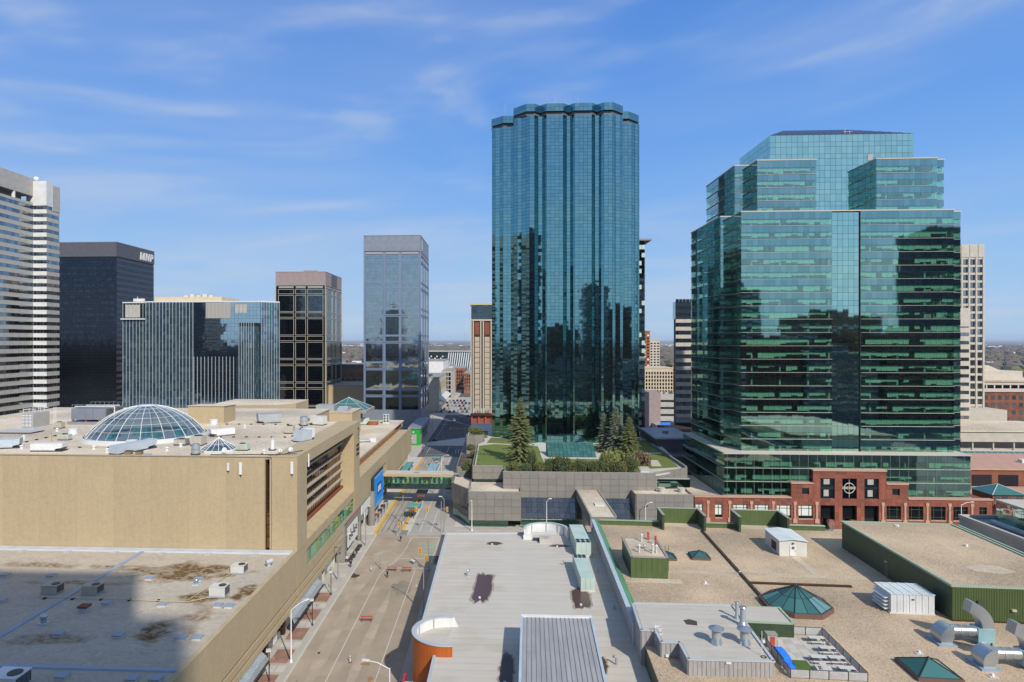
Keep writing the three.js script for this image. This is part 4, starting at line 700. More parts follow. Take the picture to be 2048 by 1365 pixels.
{ // street frontage beyond the blue tower
  let T = thing('green_shopfront', 'bright green shopfront box at the foot of the blue tower', 'shopfront', [-40.8, 0, 322]);
  part(T, 'frame', box(-43.8, -38.4, 0, 8.4, 321, 333), M.green); part(T, 'doorway', box(-42.6, -40.2, 1, 5.6, 320.9, 321), M.interior); part(T, 'doorway', box(-38.39, -38.3, 1, 5.2, 323, 330), M.interior); part(T, 'lettering', join([box(-42.2, -41.3, 6.3, 7.1, 320.8, 320.95), box(-42.9, -41.9, 3.3, 4, 320.7, 320.9)]), M.paleMint);
  part(T, 'slab', box(-44.5, -38, 8.4, 9, 320.6, 366), M.greyMetal); part(T, 'shop_wall', box(-44, -39.5, 0, 8.4, 333, 366), M.interior);
  for (let k = 0; k < 8; k++) part(T, 'shop_pane', box(-39.5, -39.42, .5, 5, 334 + k * 4, 337.6 + k * 4), gDark[k % 4]);
  const blk = (label, x0, x1, y1, d0, d1, m, wins) => { const T = thing('street_building', label, 'building', [(x0 + x1) / 2, 0, d0]); part(T, 'wall', box(x0, x1, 0, y1, d0, d1), m); part(T, 'parapet', box(x0 - .2, x1 + .2, y1, y1 + .5, d0 - .2, d1 + .2), M.coping); if (wins) { const w = []; wins(w); pieces(T, 'window', w, 60); } return T; };
  let B = blk('plain cream block with a sloping canopy beyond the blue tower', -62, -42.5, 25, 470, 540, M.paleStone, (w) => cells(w, [-42.5, 470], [-42.5, 540], 9, [[15, 22, M.tanTrim], [4, 9, gDark]], { gap: .8, out: .05 }));
  part(B, 'awning', alongD([[-42.5, 9], [-38.5, 8], [-38.5, 8.3], [-42.5, 10.5]], 470, 540), M.offwhite); part(B, 'roof_hatch', box(-55, -50, 25.5, 26.6, 480, 500), M.darkMetal);
  blk('low white block with blank walls behind the plain cream block', -70, -48, 34, 575, 640, M.white); blk('white block with a dark window grid on the street', -48, -40, 26, 560, 620, M.paleStone, (w) => cells(w, [-48, 560], [-40, 560], 3, rowsOf(3, 25, 6, gDark), { gap: .6 }));
  blk('tan office block between the two framed towers with window slots', -140, -78, 34, 480, 520, M.brickBrown, (w) => cells(w, [-140, 480], [-78, 480], 14, [[8, 10.5, gDark], [15, 17.5, gDark], [22, 24.5, gDark]], { gap: 1.6 }));
  blk('low tan roofs behind the framed dark tower', -118, -70, 22, 430, 470, M.tan); blk('rust-brown apartment block between the framed towers', -112, -70, 16, 690, 720, M.brick, (w) => cells(w, [-112, 690], [-70, 690], 14, rowsOf(3, 15, 4, gOld), { gap: .9 })); blk('grey apartment block with balconies between the framed towers', -108, -92, 24, 650, 675, M.brickBrown, (w) => cells(w, [-108, 650], [-92, 650], 6, rowsOf(3, 23, 6, gOld), { gap: .9 }));
  // striped green glass hall far up the street
  T = thing('glass_hall', 'broad green glass hall with slanting white stripes far up the street', 'building', [-60, 0, 900]);
  part(T, 'core', box(-108, -20, 0, 37, 900, 960), M.mullionDark); const sp = [], sq = [];
  cells(sq, [-104, 900], [-72, 900], 12, rowsOf(10, 32, 8, (c, r) => ((c * 7 + r * 5) % 3 ? gSpan[c % 3] : M.white)), { gap: .9 });
  cells(sp, [-71, 900], [-20, 900], 26, [[2, 36, gRib]], { gap: .1 }); pieces(T, 'panel', sq, 96); pieces(T, 'pane', sp, 26);
  for (let k = 0; k < 17; k++) part(T, 'slanting_stripe', sweep([[-72 + k * 3.1, 4], [-70.6 + k * 3.1, 4], [-66.4 + k * 3.1, 36], [-67.8 + k * 3.1, 36]], 899, 899.7, (x, y, s) => [x, y, s]), M.finWhite);
  part(T, 'roof', box(-109, -19, 37, 38, 899, 961), M.lightConcrete);
  // brick houses on the east side of the far street
  blk('orange brick walk-up with white bay windows far up the street', -33, -20, 20, 640, 700, M.brickOrange, (w) => cells(w, [-33, 640], [-20, 640], 6, rowsOf(3, 19, 5, gOld), { gap: .8 })); blk('second orange brick walk-up far up the street beside the first', -48, -34.5, 23, 690, 740, M.brickOrange, (w) => cells(w, [-48, 690], [-34.5, 690], 6, rowsOf(3, 21, 5, gOld), { gap: .8 }));
  blk('white and red brick apartment house far up the street', -62, -49, 24, 720, 760, M.white, (w) => cells(w, [-62, 720], [-49, 720], 6, rowsOf(3, 22, 6, gOld), { gap: .9 }));
  blk('low white shed far up the street', -85, -63, 12, 650, 690, M.offwhite);
}
// ================================================================ the fluted teal mirror tower, its podium and roof garden
const GY = 14;
{
  const T = thing('mirror_tower', 'very tall fluted teal mirror-glass tower standing in a roof garden', 'tower', [26, 0, 250]);
  const front = [[-2.2, 300], [-2.2, 258.6], [-.9, 257.3], [.9, 257.3], [2.2, 256], [5.3, 256], [6.2, 255.1], [6.2, 247.5], [7.5, 246.2], [9.1, 246.2], [10.9, 244.4], [10.9, 243.4], [13.8, 243.4], [15.3, 244.9], [16.8, 244.9], [18.3, 243.4], [24.4, 243.4], [25.9, 244.9], [27.2, 244.9], [28.7, 243.4], [35, 243.4], [36.4, 244.8], [37.8, 244.8], [39.4, 243.2], [42.6, 243.2], [43.9, 244.5], [45.6, 244.5], [46.9, 245.8], [46.9, 253], [47.3, 253.4], [51.7, 253.4], [53.3, 255], [54.4, 255], [55.1, 255.7], [55.1, 300]];
  front.splice(11, 1); front[10] = [10.7, 244.6]; front.splice(11, 0, [11.9, 243.4]);
  const mirror = (pl) => [...pl, ...pl.slice().reverse().map(([x, d]) => [x, 519 - d])];
  front.shift(); front.pop();
  const top = 136.3, items = [];
  part(T, 'core', prism(mirror(front.map(([x, d]) => [x, d + .35])), 0, top), M.mullionDark);
  const nrow = 100, rows = []; for (let r = 0; r < nrow; r++) { const a = 9 + (top - 9) * r / nrow, b = 9 + (top - 9) * (r + 1) / nrow; rows.push([a, b, gTeal]); }
  for (let i = 1; i < front.length; i++) { const L = Math.hypot(front[i][0] - front[i - 1][0], front[i][1] - front[i - 1][1]); if (L > 30) continue; cells(items, front[i - 1], front[i], Math.max(1, Math.round(L / 1.52)), rows, { gap: .07, out: 0, tilt: .0075, t: .04 }); }
  pieces(T, 'pane', items);
  // cap: glass fascia ring with plain chamfers over a dark reveal
  const cap = [[-2.4, 259.4], [2.2, 255.5], [6.1, 255.5], [6.1, 247.6], [10.7, 243], [13.9, 243], [16, 245.1], [18.2, 243], [24.5, 243], [26.6, 245.1], [28.7, 243], [35.1, 243], [37.1, 245], [39.4, 242.8], [42.6, 242.8], [47.2, 247.2], [47.2, 252.8], [50.4, 252.8], [55.3, 257.6]];
  part(T, 'reveal', prism(mirror(cap.map(([x, d]) => [x, d + .9])), top, 137.6), M.charcoal); part(T, 'roof', prism(mirror(cap.map(([x, d]) => [x, d + .12])), 137.6, 140.3), M.mullionDark);
  const cp = []; for (let i = 1; i < cap.length; i++) { const L = Math.hypot(cap[i][0] - cap[i - 1][0], cap[i][1] - cap[i - 1][1]); if (L > 30) continue; cells(cp, cap[i - 1], cap[i], Math.max(1, Math.round(L / 1.5)), [[137.6, 139.05, gTeal], [139.05, 140.45, gTeal]], { gap: .05, out: 0, tilt: .006 }); }
  pieces(T, 'cap_pane', cp, 120);
  for (const [x, d] of [[3, 258], [22, 250], [31, 252]]) part(T, 'roof_mast', rod([x, 140, d], [x, 143 + (x % 4), d], .08), M.poleGrey);
}
{ // podium of grey granite panels stepping down to the street
  const T = thing('granite_podium', 'stepped grey granite podium with a garden on top below the mirror tower', 'building', [20, 0, 190]);
  const panels = [], wall = (A, B, y0, y1, pw = 2.6, ph = 1.9) => { const f = face(A, B), n = Math.max(1, Math.round(f.L / pw)), r = Math.max(1, Math.round((y1 - y0) / ph)); cells(panels, A, B, n, Array.from({ length: r }, (_, k) => [y0 + (y1 - y0) * k / r, y0 + (y1 - y0) * (k + 1) / r, [M.granite, M.granite, M.granite2, M.granite3]]), { gap: .05, out: .1, t: .2, tilt: .0 }); };
  const vol = (plan, y0, y1, skip = []) => { part(T, 'core', prism(plan, y0, y1 - 1.2), M.granite2); plan.forEach((a, i) => { if (!skip.includes(i)) wall(a, plan[(i + 1) % plan.length], y0, y1); }); };
  // main garden block (plan listed so that walls read left to right from outside)
  vol([[1.6, 186.4], [44.6, 186.4], [44.6, 188.1], [56.2, 196], [56.2, 240], [1.6, 240]].map((p) => p), 0, 14.5, [3, 4, 5]);
  vol([[-7.4, 195], [1.6, 195], [1.6, 240], [-7.4, 240]], 10.6, 14.5, [1, 2]);
  vol([[-11.6, 246], [-5.4, 246], [-5.4, 254], [-11.6, 254]], 9, 16.3, [2]);
  part(T, 'core', box(-7.4, 1.6, 0, 10.4, 200, 240), M.interior);
  for (let k = 0; k < 5; k++) part(T, 'ribbon_pane', box(-7.2 + k * 1.75, -5.55 + k * 1.75, 8, 10.4, 195.6, 195.66), M.glassMint); part(T, 'room_wall', box(-7.2, 1.6, 8, 10.5, 198, 198.2), M.blindPale);
  // left front block with glass foot
  vol([[-8, 179.8], [6.3, 179.8], [6.3, 186.4], [-8, 186.4]], 2.4, 10.2, [2]); vol([[-8, 186.4], [1.6, 186.4], [1.6, 199], [-8, 199]], 3, 8, [1, 2]);
  vol([[-13.4, 192], [-8, 183.5], [-8, 199], [-13.4, 206]], 4.6, 10.2, [2]);
  vol([[-12.8, 206], [-7.4, 206], [-7.4, 232], [-12.8, 232]], 6, 12.2, [1, 2]);
  part(T, 'terrace', box(-7.8, 6.1, 9.0, 9.7, 180.0, 195), M.roofTan); part(T, 'terrace', box(-12.6, -7.6, 11, 11.6, 206.2, 232), M.soil); part(T, 'terrace', prism([[-13.2, 192.2], [-8.1, 184], [-8.1, 199], [-13.2, 205.8]], 9, 9.6), M.roofTan);
  for (const [x0, x1, d0, d1, y] of [[-8.1, 6.4, 179.6, 180.2, 10.2], [1.5, 44.6, 186.2, 186.8, 14.5], [-7.5, 1.6, 194.8, 195.4, 14.5], [-8.1, -7.5, 180.2, 186.4, 10.2], [38, 53.4, 180.1, 180.7, 9.9]]) part(T, 'coping', box(x0, x1, y, y + .16, d0, d1), M.coping);
  // glazing at street level
  const gl = []; cells(gl, [-7.8, 181], [3, 181], 5, [[.4, 2.5, M.glassMint]], { gap: .08 }); cells(gl, [-13.2, 193], [-7.8, 181], 8, [[.4, 2.6, M.glassMint], [2.7, 4.6, gDark]], { gap: .1 }); pieces(T, 'shop_pane', gl);
  part(T, 'shop_back', box(-7, 3, .1, 2.5, 184, 184.2), M.blindPale); part(T, 'shop_floor', box(-12, 4, .05, .15, 181.2, 190), M.concretePale);
  // sloping glazed arcade roof
  const arc = []; const sl = Math.atan2(4.2, 5.6);
  for (let c = 0; c < 21; c++) for (let r = 0; r < 4; r++) { const x = 6.6 + c * 1.52; if (x > 22.3 && x < 27.2) continue; if (x > 37.6) continue; arc.push({ p: [x + .75, 2.9 + (r + .5) * 1.12, 180.6 + (r + .5) * 1.42], w: 1.44, h: 1.74, t: .05, yaw: 0, tx: -(Math.PI / 2 - Math.atan2(1.12, 1.42)), mat: pick([M.arcadeGlass, M.arcadeGlass2]) }); }
  pieces(T, 'arcade_pane', arc); part(T, 'arcade_wall', box(6.4, 38, 0, 2.7, 183.5, 186), M.concretePale); part(T, 'arcade_under', alongX([[180.9, 2.5], [186.3, 2.5], [186.3, 6.6]], 6.4, 38), M.concretePale);
  for (let k = 0; k < 6; k++) part(T, 'shop_pane', box(7 + k * 2.6, 9.4 + k * 2.6, .3, 2.4, 180.6, 180.7), M.glassMint);
  // walkway roof coming forward
  part(T, 'walkway', alongD([[22.4, 7], [28.6, 7], [28.6, 9.6], [22.4, 9.6]], 158, 186.4), M.granite); part(T, 'walkway_roof', box(22.7, 28.3, 9.6, 9.66, 158, 186.3), M.roofTan); part(T, 'walkway_kerb', join([box(22.3, 22.7, 9.6, 9.9, 158, 186.3), box(28.3, 28.7, 9.6, 9.9, 158, 186.3)]), M.coping);
  part(T, 'roof_hatch', box(25, 27.4, 9.66, 10, 168, 170.5), M.offwhite); part(T, 'walkway_leg', box(23, 28, 0, 7, 160, 161), M.granite2);
  // right front block with a sunken terrace
  vol([[38, 180.3], [53.3, 180.3], [53.3, 192], [44.6, 188], [38, 188]], 0, 9.9, [2, 3]); part(T, 'terrace', prism([[38.3, 180.8], [53, 180.8], [53, 191], [44.6, 187.5], [38.3, 186.4]], 9.5, 9.62), M.roofTan);
  part(T, 'terrace_window', alongX([[188.6, 10.2], [188.8, 10.2], [188.8, 12.4], [188.6, 12.4]], 44.8, 55), gSpan[0]); part(T, 'terrace_recess', box(44.8, 55, 10, 12.6, 189, 190), M.interior); for (const x of [46, 51.5]) part(T, 'planter', cyl(x, 185, 9.62, 10.8, .9, 1.1, 12), M.concretePale);
  pieces(T, 'facing_panel', panels);
  part(T, 'west_wall', box(-14, -2, 0, 9, 240, 300), M.granite2);
  // garden lawns, paths
  part(T, 'garden_soil', prism([[-7, 195.6], [2, 195.6], [2, 187], [44.4, 187], [56, 196.4], [62, 270], [60, 300], [-12, 300], [-12, 254], [-5, 254], [-5, 246], [-7, 240]], 13.4, 13.9), M.concretePale);
  for (const pl of [[[-6.6, 199], [14.6, 190], [14.6, 236], [-1, 240], [-6.6, 236]], [[15, 190], [42, 190], [42, 210.5], [15, 210.5]], [[34, 212], [44, 212], [44, 240], [34, 240]], [[45.5, 196], [54.6, 199], [56, 222], [46, 222]], [[47, 225], [56.4, 225], [59.5, 252], [47, 252]], [[-11.6, 255], [-4, 255], [-4, 275], [-11.6, 275]], [[-4, 243], [12, 239], [5, 255], [-2.6, 256]]]) part(T, 'lawn', prism(pl, 13.9, 13.98), M.lawn);
  part(T, 'parapet', box(55.7, 56.3, 13.9, 14.8, 196.2, 240), M.granite2); part(T, 'parapet', alongD([[60.2, 13.9], [60.8, 13.9], [60.8, 14.8], [60.2, 14.8]], 240, 285), M.granite2);
  for (let k = 0; k < 4; k++) part(T, 'stepping_slab', box(46.8 + .3 * k, 49.8 + .3 * k, 13.98, 14.12, 200 + k * 2.6, 201.6 + k * 2.6), M.concretePale);
  part(T, 'planter_wall', box(15.5, 33, 13.98, 15.2, 193.6, 194.2), M.darkMetal); part(T, 'bench', box(41, 43.4, 13.98, 14.5, 188.4, 189.4), M.white);
  part(T, 'paved_court', box(14.4, 36.5, 13.98, 14.05, 211, 222), M.concretePale);
}
{ // sloped skylight in the court
  const T = thing('court_skylight', 'long sloping green glass skylight at the foot of the mirror tower', 'skylight', [24, 14, 216]);
  part(T, 'frame', alongX([[213.6, 14.05], [221, 14.05], [221, 17.6]], 16.4, 32.2), M.mullionDark);
  const it = []; const dl = 7.4 / 5, h = 3.55 / 5; for (let c = 0; c < 12; c++) for (let r = 0; r < 5; r++) it.push({ p: [16.5 + (c + .5) * 1.305, 14.15 + (r + .5) * h, 213.6 + (r + .5) * dl - .02], w: 1.2, h: 1.55, t: .05, yaw: 0, tx: -(Math.PI / 2 - Math.atan2(h, dl)), mat: pick([M.skylightTeal, M.skylightTeal2]) });
  pieces(T, 'pane', it);
}
{ // dark plant building east of the garden
  const T = thing('garden_pavilion', 'dark flat-roofed pavilion with a blue-grey roof between the garden and the stepped tower', 'pavilion', [66, 0, 240]);
  part(T, 'wall', box(57.5, 71, 0, 16.6, 238, 266), M.charcoal); part(T, 'roof', box(57, 71.4, 16.6, 17, 237.6, 266.4), M.greyBlueMetal); part(T, 'roof_rim', join([box(56.8, 57.2, 16.6, 17.3, 237.4, 266.6), box(57.2, 71.6, 16.6, 17.3, 237.3, 237.6)]), M.flash); part(T, 'lower_wall', box(58, 71, 0, 11, 229, 238), M.granite2); part(T, 'band', box(57.9, 71.2, 11, 12, 228.8, 238), M.charcoal); part(T, 'roof_unit', box(63, 65, 17, 18, 250, 252), M.greyMetal);
}
// ================================================================ the stepped green glass tower with the red stone base
{
  const T = thing('stepped_tower', 'broad stepped green glass tower with horizontal window bands above a red stone base', 'tower', [100, 0, 200]);
  const span = [], win = [], tint = [], blind = [], ledge = [], grid = [];
  const band = (A, B, y0, n, pitch = 4.01, dens = .72) => {
    const f = face(A, B), c = Math.max(1, Math.round(f.L / 1.62));
    for (let k = 0; k < n; k++) {
      const a = y0 + k * pitch;
      cells(win, A, B, c, [[a + .3, a + 2.1, gWin]], { gap: .06, out: .0, tilt: .004, t: .03 });
      cells(span, A, B, c, [[a + 2.12, a + pitch + .28, gSpan]], { gap: .03, out: 0, tilt: .004 });
      const [x, d] = f.at(f.L / 2, -.14); tint.push({ p: [x, a + 1.2, d], w: f.L - .1, h: 1.85, t: .01, yaw: f.yaw, mat: M.glassTint });
      const [lx, ld] = f.at(f.L / 2, .18); ledge.push({ p: [lx, a + .02, ld], w: f.L - .1, h: .09, t: .3, yaw: f.yaw, mat: M.finCream });
      let run = .6; for (let q = 0; q < c; q++) {
        const w = f.L / c; if (rnd() < .35) run = rnd() < .75 ? .35 + rnd() * .65 : 0;
        const h = clamp(run + (rnd() < .25 ? (rnd() - .5) * .5 : 0)) * 1.8; const [bx, bd] = f.at((q + .5) * w, -.4);
        if (h > .2 && rnd() < dens + .2) blind.push({ p: [bx, a + 2.1 - h / 2, bd], w: w - .1, h, t: .02, yaw: f.yaw, mat: M.blindPale });
        if (q % 5 === 2) { const [cx, cd] = f.at((q + .02) * w, -.9); blind.push({ p: [cx, a + 1.2, cd], w: .4, h: 1.8, t: .4, yaw: f.yaw, mat: M.white }); }
      }
    }
  };
  const slabs = (plan, y0, n, pitch, core) => { for (let k = 0; k < n; k++) part(T, 'floor_slab', prism(plan, y0 + k * pitch + 2.3, y0 + k * pitch + pitch + .15), M.ceilingTile); part(T, 'core', prism(core, y0 - .2, y0 + n * pitch), M.interior); };
  const gridF = (A, B, y0, n, pitch, w = 1.75) => { const f = face(A, B), c = Math.max(1, Math.round(f.L / w)), r = []; for (let k = 0; k < n; k++) { const a = y0 + k * pitch; r.push([a, a + pitch * .4, gGrid], [a + pitch * .4, a + pitch, gGrid]); } cells(grid, A, B, c, r, { gap: .07, tilt: .004, out: 0 }); };
  // lower eighteen storeys
  const Y1 = 18.45, P = 4.01, N = 18;
  band([70, 239], [70, 207.8], Y1, N, P, .3); band([70, 207.8], [73.5, 207.8], Y1, N); band([73.5, 207.8], [73.5, 200], Y1, N, P, .3); band([73.5, 200], [100.2, 200], Y1, N); band([108.5, 200], [135.4, 200], Y1, N); band([135.4, 203], [139.4, 203], Y1, N); band([135.4, 200], [135.4, 203], Y1, N, P, .3); band([139.4, 203], [139.4, 240], Y1, N, P, .3);
  gridF([100.3, 200.35], [108.3, 200.35], Y1, N, P, 1.6);
  slabs([[70.5, 239], [70.5, 208.3], [74, 208.3], [74, 200.5], [100.2, 200.5], [100.2, 200.8], [108.5, 200.8], [108.5, 200.5], [135, 200.5], [135, 203.5], [139, 203.5], [139, 239]], Y1, N, P, [[75.5, 238], [75.5, 213], [79, 213], [79, 206], [99.5, 206], [99.5, 201], [109, 201], [109, 206], [131, 206], [131, 209], [133, 209], [133, 238]]);
  part(T, 'dark_joint', box(108.3, 108.5, Y1, 90.7, 199.95, 201), M.mullionDark);
  const roofAt = (plan, y) => part(T, 'terrace', prism(plan, y, y + .35), M.paleStone);
  roofAt([[69.8, 239], [69.8, 207.6], [73.3, 207.6], [73.3, 199.8], [135.6, 199.8], [135.6, 202.8], [139.6, 202.8], [139.6, 239]], 90.9);
  // upper wings
  const Y2 = 91.2, P2 = 4.06;
  band([75.5, 239], [75.5, 211], Y2, 4, P2, .3); band([75.5, 211], [80.2, 211], Y2, 4, P2); band([80.2, 211], [80.2, 205], Y2, 4, P2, .3); band([80.2, 205], [98, 205], Y2, 4, P2); band([98, 205], [98, 213], Y2, 4, P2, .3); band([115.9, 213], [115.9, 205], Y2, 4, P2, .3); band([115.9, 205], [133.9, 205], Y2, 4, P2); band([133.9, 207], [137.2, 207], Y2, 4, P2);
  slabs([[76, 239], [76, 211.5], [80.7, 211.5], [80.7, 205.5], [97.5, 205.5], [97.5, 214], [116.4, 214], [116.4, 205.5], [133.5, 205.5], [133.5, 207.5], [136.8, 207.5], [136.8, 239]], Y2, 4, P2, [[81, 238], [81, 217], [86, 217], [86, 211], [93, 211], [93, 214.5], [120, 214.5], [120, 211], [130, 211], [130, 238]]);
  roofAt([[75.3, 239], [75.3, 210.8], [80, 210.8], [80, 204.8], [98.2, 204.8], [98.2, 213.4], [115.7, 213.4], [115.7, 204.8], [134.1, 204.8], [134.1, 206.8], [137.4, 206.8], [137.4, 239]], 107.7);
  // tall middle slab of plain grid glass with a hipped metal roof
  part(T, 'core', box(87.7, 131.5, 91, 117.8, 213.4, 239), M.mullionDark);
  gridF([87.25, 239], [87.25, 213], 91.3, 7, 3.8); gridF([87.25, 213], [131.9, 213], 91.3, 7, 3.8);
  part(T, 'opening', box(117.6, 119.2, 109.5, 111.4, 212.8, 212.95), M.interior);
  const hip = [[87.4, 213], [131.8, 213], [131.8, 239], [87.4, 239]], ridge = [[97, 226], [118.5, 226]];
  const tri = (...p) => { const g = new THREE.BufferGeometry(), Q = []; for (let k = 1; k < p.length - 1; k++) for (const n of [p[0], p[k], p[k + 1]]) Q.push(n[0], n[1], -n[2]); g.setAttribute('position', new THREE.BufferAttribute(new Float32Array(Q), 3)); g.computeVertexNormals(); return uvm(g); };
  const e = hip.map(([x, d]) => [x, 117.95, d]), r0 = [ridge[0][0], 123.5, ridge[0][1]], r1 = [ridge[1][0], 123.5, ridge[1][1]];
  part(T, 'hip_roof', tri(e[0], e[1], r1, r0), M.roofBlue); part(T, 'hip_roof', tri(e[3], e[0], r0), M.roofBlue); part(T, 'hip_roof', tri(e[1], e[2], r1), M.roofBlue); part(T, 'hip_roof', tri(e[2], e[3], r0, r1), M.roofBlue);
  for (let k = 0; k < 22; k++) { const x = 89 + k * 2; const t = x < 97 ? (x - 87.4) / 9.6 : x > 118.5 ? (131.8 - x) / 13.3 : 1; part(T, 'roof_seam', rod([x, 118.05, 213.1], [x, 118.05 + 5.5 * t, 213.1 + 13 * t], .06, 4), M.charcoal); }
  part(T, 'roof_mast', join([rod([111, 118, 213.6], [111, 120.3, 213.6], .07), rod([112.5, 118, 213.6], [112.5, 119.3, 213.6], .07), rod([110.4, 119, 213.6], [113.4, 119, 213.6], .05)]), M.offwhite);
  // three wider storeys over the stone base
  const Y0 = 6.45; band([67.2, 239], [67.2, 196], Y0, 3, 4, .3); band([67.2, 196], [137.4, 196], Y0, 3, 4); band([137.4, 196], [137.4, 239], Y0, 3, 4, .3);
  slabs([[67.7, 239], [67.7, 196.5], [136.9, 196.5], [136.9, 239]], Y0, 3, 4, [[72, 238], [72, 202], [132, 202], [132, 238]]); roofAt([[67, 239], [67, 195.8], [137.6, 195.8], [137.6, 239]], 18.55);
  part(T, 'foot', box(67.4, 137.2, -3, 6.4, 196.3, 239), M.granite2);
  for (let k = 0; k < 27; k++) part(T, 'base_mullion', box(67.9 + k * 2.6, 67.96 + k * 2.6, 6.5, 18.5, 195.9, 196), M.greyMetal);
  pieces(T, 'window_pane', win); pieces(T, 'spandrel_pane', span); pieces(T, 'blind', blind); pieces(T, 'ledge', ledge); pieces(T, 'grid_pane', grid); pieces(T, 'tinted_glazing', tint);
  T.scale.setScalar(.945); T.position.set(94.5, 2.86, -189);       // storeys are 3.8 m; it stands on a low plinth right behind the arcade
}
{ // red stone arcade and centre pavilion
  const T = thing('stone_arcade', 'red stone arcade with a taller stepped pavilion and pink pilasters below the green tower', 'building', [96.5, 0, 184]);
  const blocks = [], R = [M.redStone, M.redStone, M.redStone2, M.redStone3], D = 184;
  const rowsB = (x0, x1, y0, y1, t = .6, d = D) => { const n = Math.max(1, Math.round((x1 - x0) / 1.5)), r = Math.max(1, Math.round((y1 - y0) / 1.2)); for (let i = 0; i < n; i++) for (let j = 0; j < r; j++) { const w = (x1 - x0) / n, h = (y1 - y0) / r; blocks.push({ p: [x0 + (i + .5) * w, y0 + (j + .5) * h, d + t / 2], w: w - .025, h: h - .025, t, yaw: 0, mat: pick(R) }); } };
  const c0 = 96.9, p = 5.9, half = 1.93;
  part(T, 'backing', box(55, 63.2, 0, 8.3, D + .7, D + 11.8), M.interiorRed); part(T, 'entry_lobby', box(63.2, 134.6, 0, .1, D + .62, D + 1.4), M.pinkStone); part(T, 'pavilion_backing', box(81.3, 112.5, 8.2, 12.4, D + .65, D + 1.1), M.redStone2); part(T, 'pavilion_backing', box(87.2, 106.6, 12.4, 16, D + .65, D + 1.1), M.redStone2);
  for (let k = -7; k <= 6; k++) {
    const x = c0 + k * p, l = Math.max(x - p / 2, 54.9), r = Math.min(x + p / 2, 134.7), door = Math.abs(k) <= 1, narrow = k <= -6 || k >= 6, hw = narrow ? 1.0 : half;
    const xc = (l + r) / 2 > x + .4 ? x + .6 : x; const y0 = door ? 0 : 2.9, y1 = 6.65;
    rowsB(l, xc - hw, 0, 8.5); rowsB(xc + hw, r, 0, 8.5); rowsB(xc - hw, xc + hw, y1, 8.5); if (!door) rowsB(xc - hw, xc + hw, 0, y0);
    if (door) { part(T, 'doorway', box(xc - hw - .3, xc + hw + .3, 0, y1 + .3, D + 1.3, D + 1.36), gDark[(k + 1) % 4]); if (k < 1) part(T, 'planter', box(xc + .2, xc + 1.6, 0, 2.6, D - .4, D + .8), M.redStone3); }  // dark glass sheet stands in for the shade of deep door openings
    else {
      const W = part(T, 'window', box(xc - hw, xc + hw, y0, y1, D + .42, D + .46), k < -1 ? M.blindPale : gDark[Math.abs(k) % 4]);
      for (const s of narrow ? [0] : [-.5, .5]) part(W, 'mullion', box(xc + s * hw * 1.05 - .07, xc + s * hw * 1.05 + .07, y0, y1, D + .34, D + .42), M.greenCladDark); for (const y of [y0 + .7, y1 - 1]) part(W, 'mullion', box(xc - hw, xc + hw, y - .06, y + .06, D + .35, D + .41), M.greenCladDark);
      part(W, 'sill', box(xc - hw - .1, xc + hw + .1, y0 - .25, y0, D - .12, D + .4), M.pinkStone); if (k < -1) part(W, 'lower_light', box(xc - hw, xc + hw, y0, y0 + .6, D + .32, D + .34), gDark[0]);
    }
    if (k !== 0 && k !== 1 && k > -7) { const q = x - p / 2; if (Math.abs(q - c0) > 4) { const A = part(T, 'pilaster', box(q - .24, q + .24, 2.9, 6.75, D - .2, D - .01), M.pinkStone); part(A, 'capital', box(q - .42, q + .42, 6.75, 7.6, D - .25, D - .01), M.pinkStone); part(A, 'plinth', box(q - .55, q + .55, 1.7, 2.9, D - .3, D - .01), M.pinkStone); } }
  }
  // pavilion above the arcade line
  for (const k of [-1, 0, 1]) { const x = c0 + k * p; rowsB(k === -1 ? 87.1 : x - p / 2, x - half, 8.5, 14.1); rowsB(x + half, k === 1 ? 106.7 : x + p / 2, 8.5, 14.1); const W = part(T, 'window', box(x - half, x + half, 8.5, 14.1, D + .42, D + .46), k ? gOld[1] : gDark[1]); for (const s of [-.5, .35]) if (k) part(W, 'mullion', box(x + s * half - .06, x + s * half + .06, 8.5, 14.1, D + .34, D + .41), M.mullionDark); part(W, 'transom', box(x - half, x + half, 11.1, 11.8, D + .33, D + .4), k ? gBlue[0] : M.finCream); if (k) { part(W, 'blind', box(x - .95, x + .65, 12.4, 13.9, D + .28, D + .32), M.lightConcrete); part(W, 'blind', box(x - .95, x + .4, 9.1, 10.9, D + .28, D + .32), M.lightConcrete); } else { const g = new THREE.TorusGeometry(1.4, .09, 8, 32); g.translate(x, 11.4, -(D + .25)); part(W, 'emblem_ring', uvm(g), M.finWhite); part(W, 'emblem_bar', box(x - .08, x + .08, 8.8, 13.8, D + .2, D + .3), M.finCream); } }
  rowsB(87.1, 106.7, 14.1, 16.1); rowsB(81.2, 84.1, 8.5, 12.5); rowsB(86.0, 87.1, 8.5, 12.5); rowsB(84.1, 86.0, 8.5, 9.6); rowsB(84.1, 86.0, 11.4, 12.5); rowsB(106.7, 108.3, 8.5, 12.5); rowsB(110.3, 112.5, 8.5, 12.5); rowsB(108.3, 110.3, 8.5, 9.6); rowsB(108.3, 110.3, 11.4, 12.5);
  for (const x of [85.05, 109.3]) part(T, 'window', box(x - 1, x + 1, 9.6, 11.4, D + .42, D + .46), gOld[0]);
  pieces(T, 'stone_block', blocks);
  for (const [a, b, y] of [[54.8, 81.2, 8.5], [112.5, 134.8, 8.5], [81.1, 87.1, 12.5], [106.7, 112.6, 12.5], [87, 106.8, 16.1]]) part(T, 'coping', box(a, b, y, y + .4, D - .25, D + 1.15), M.pinkStone);
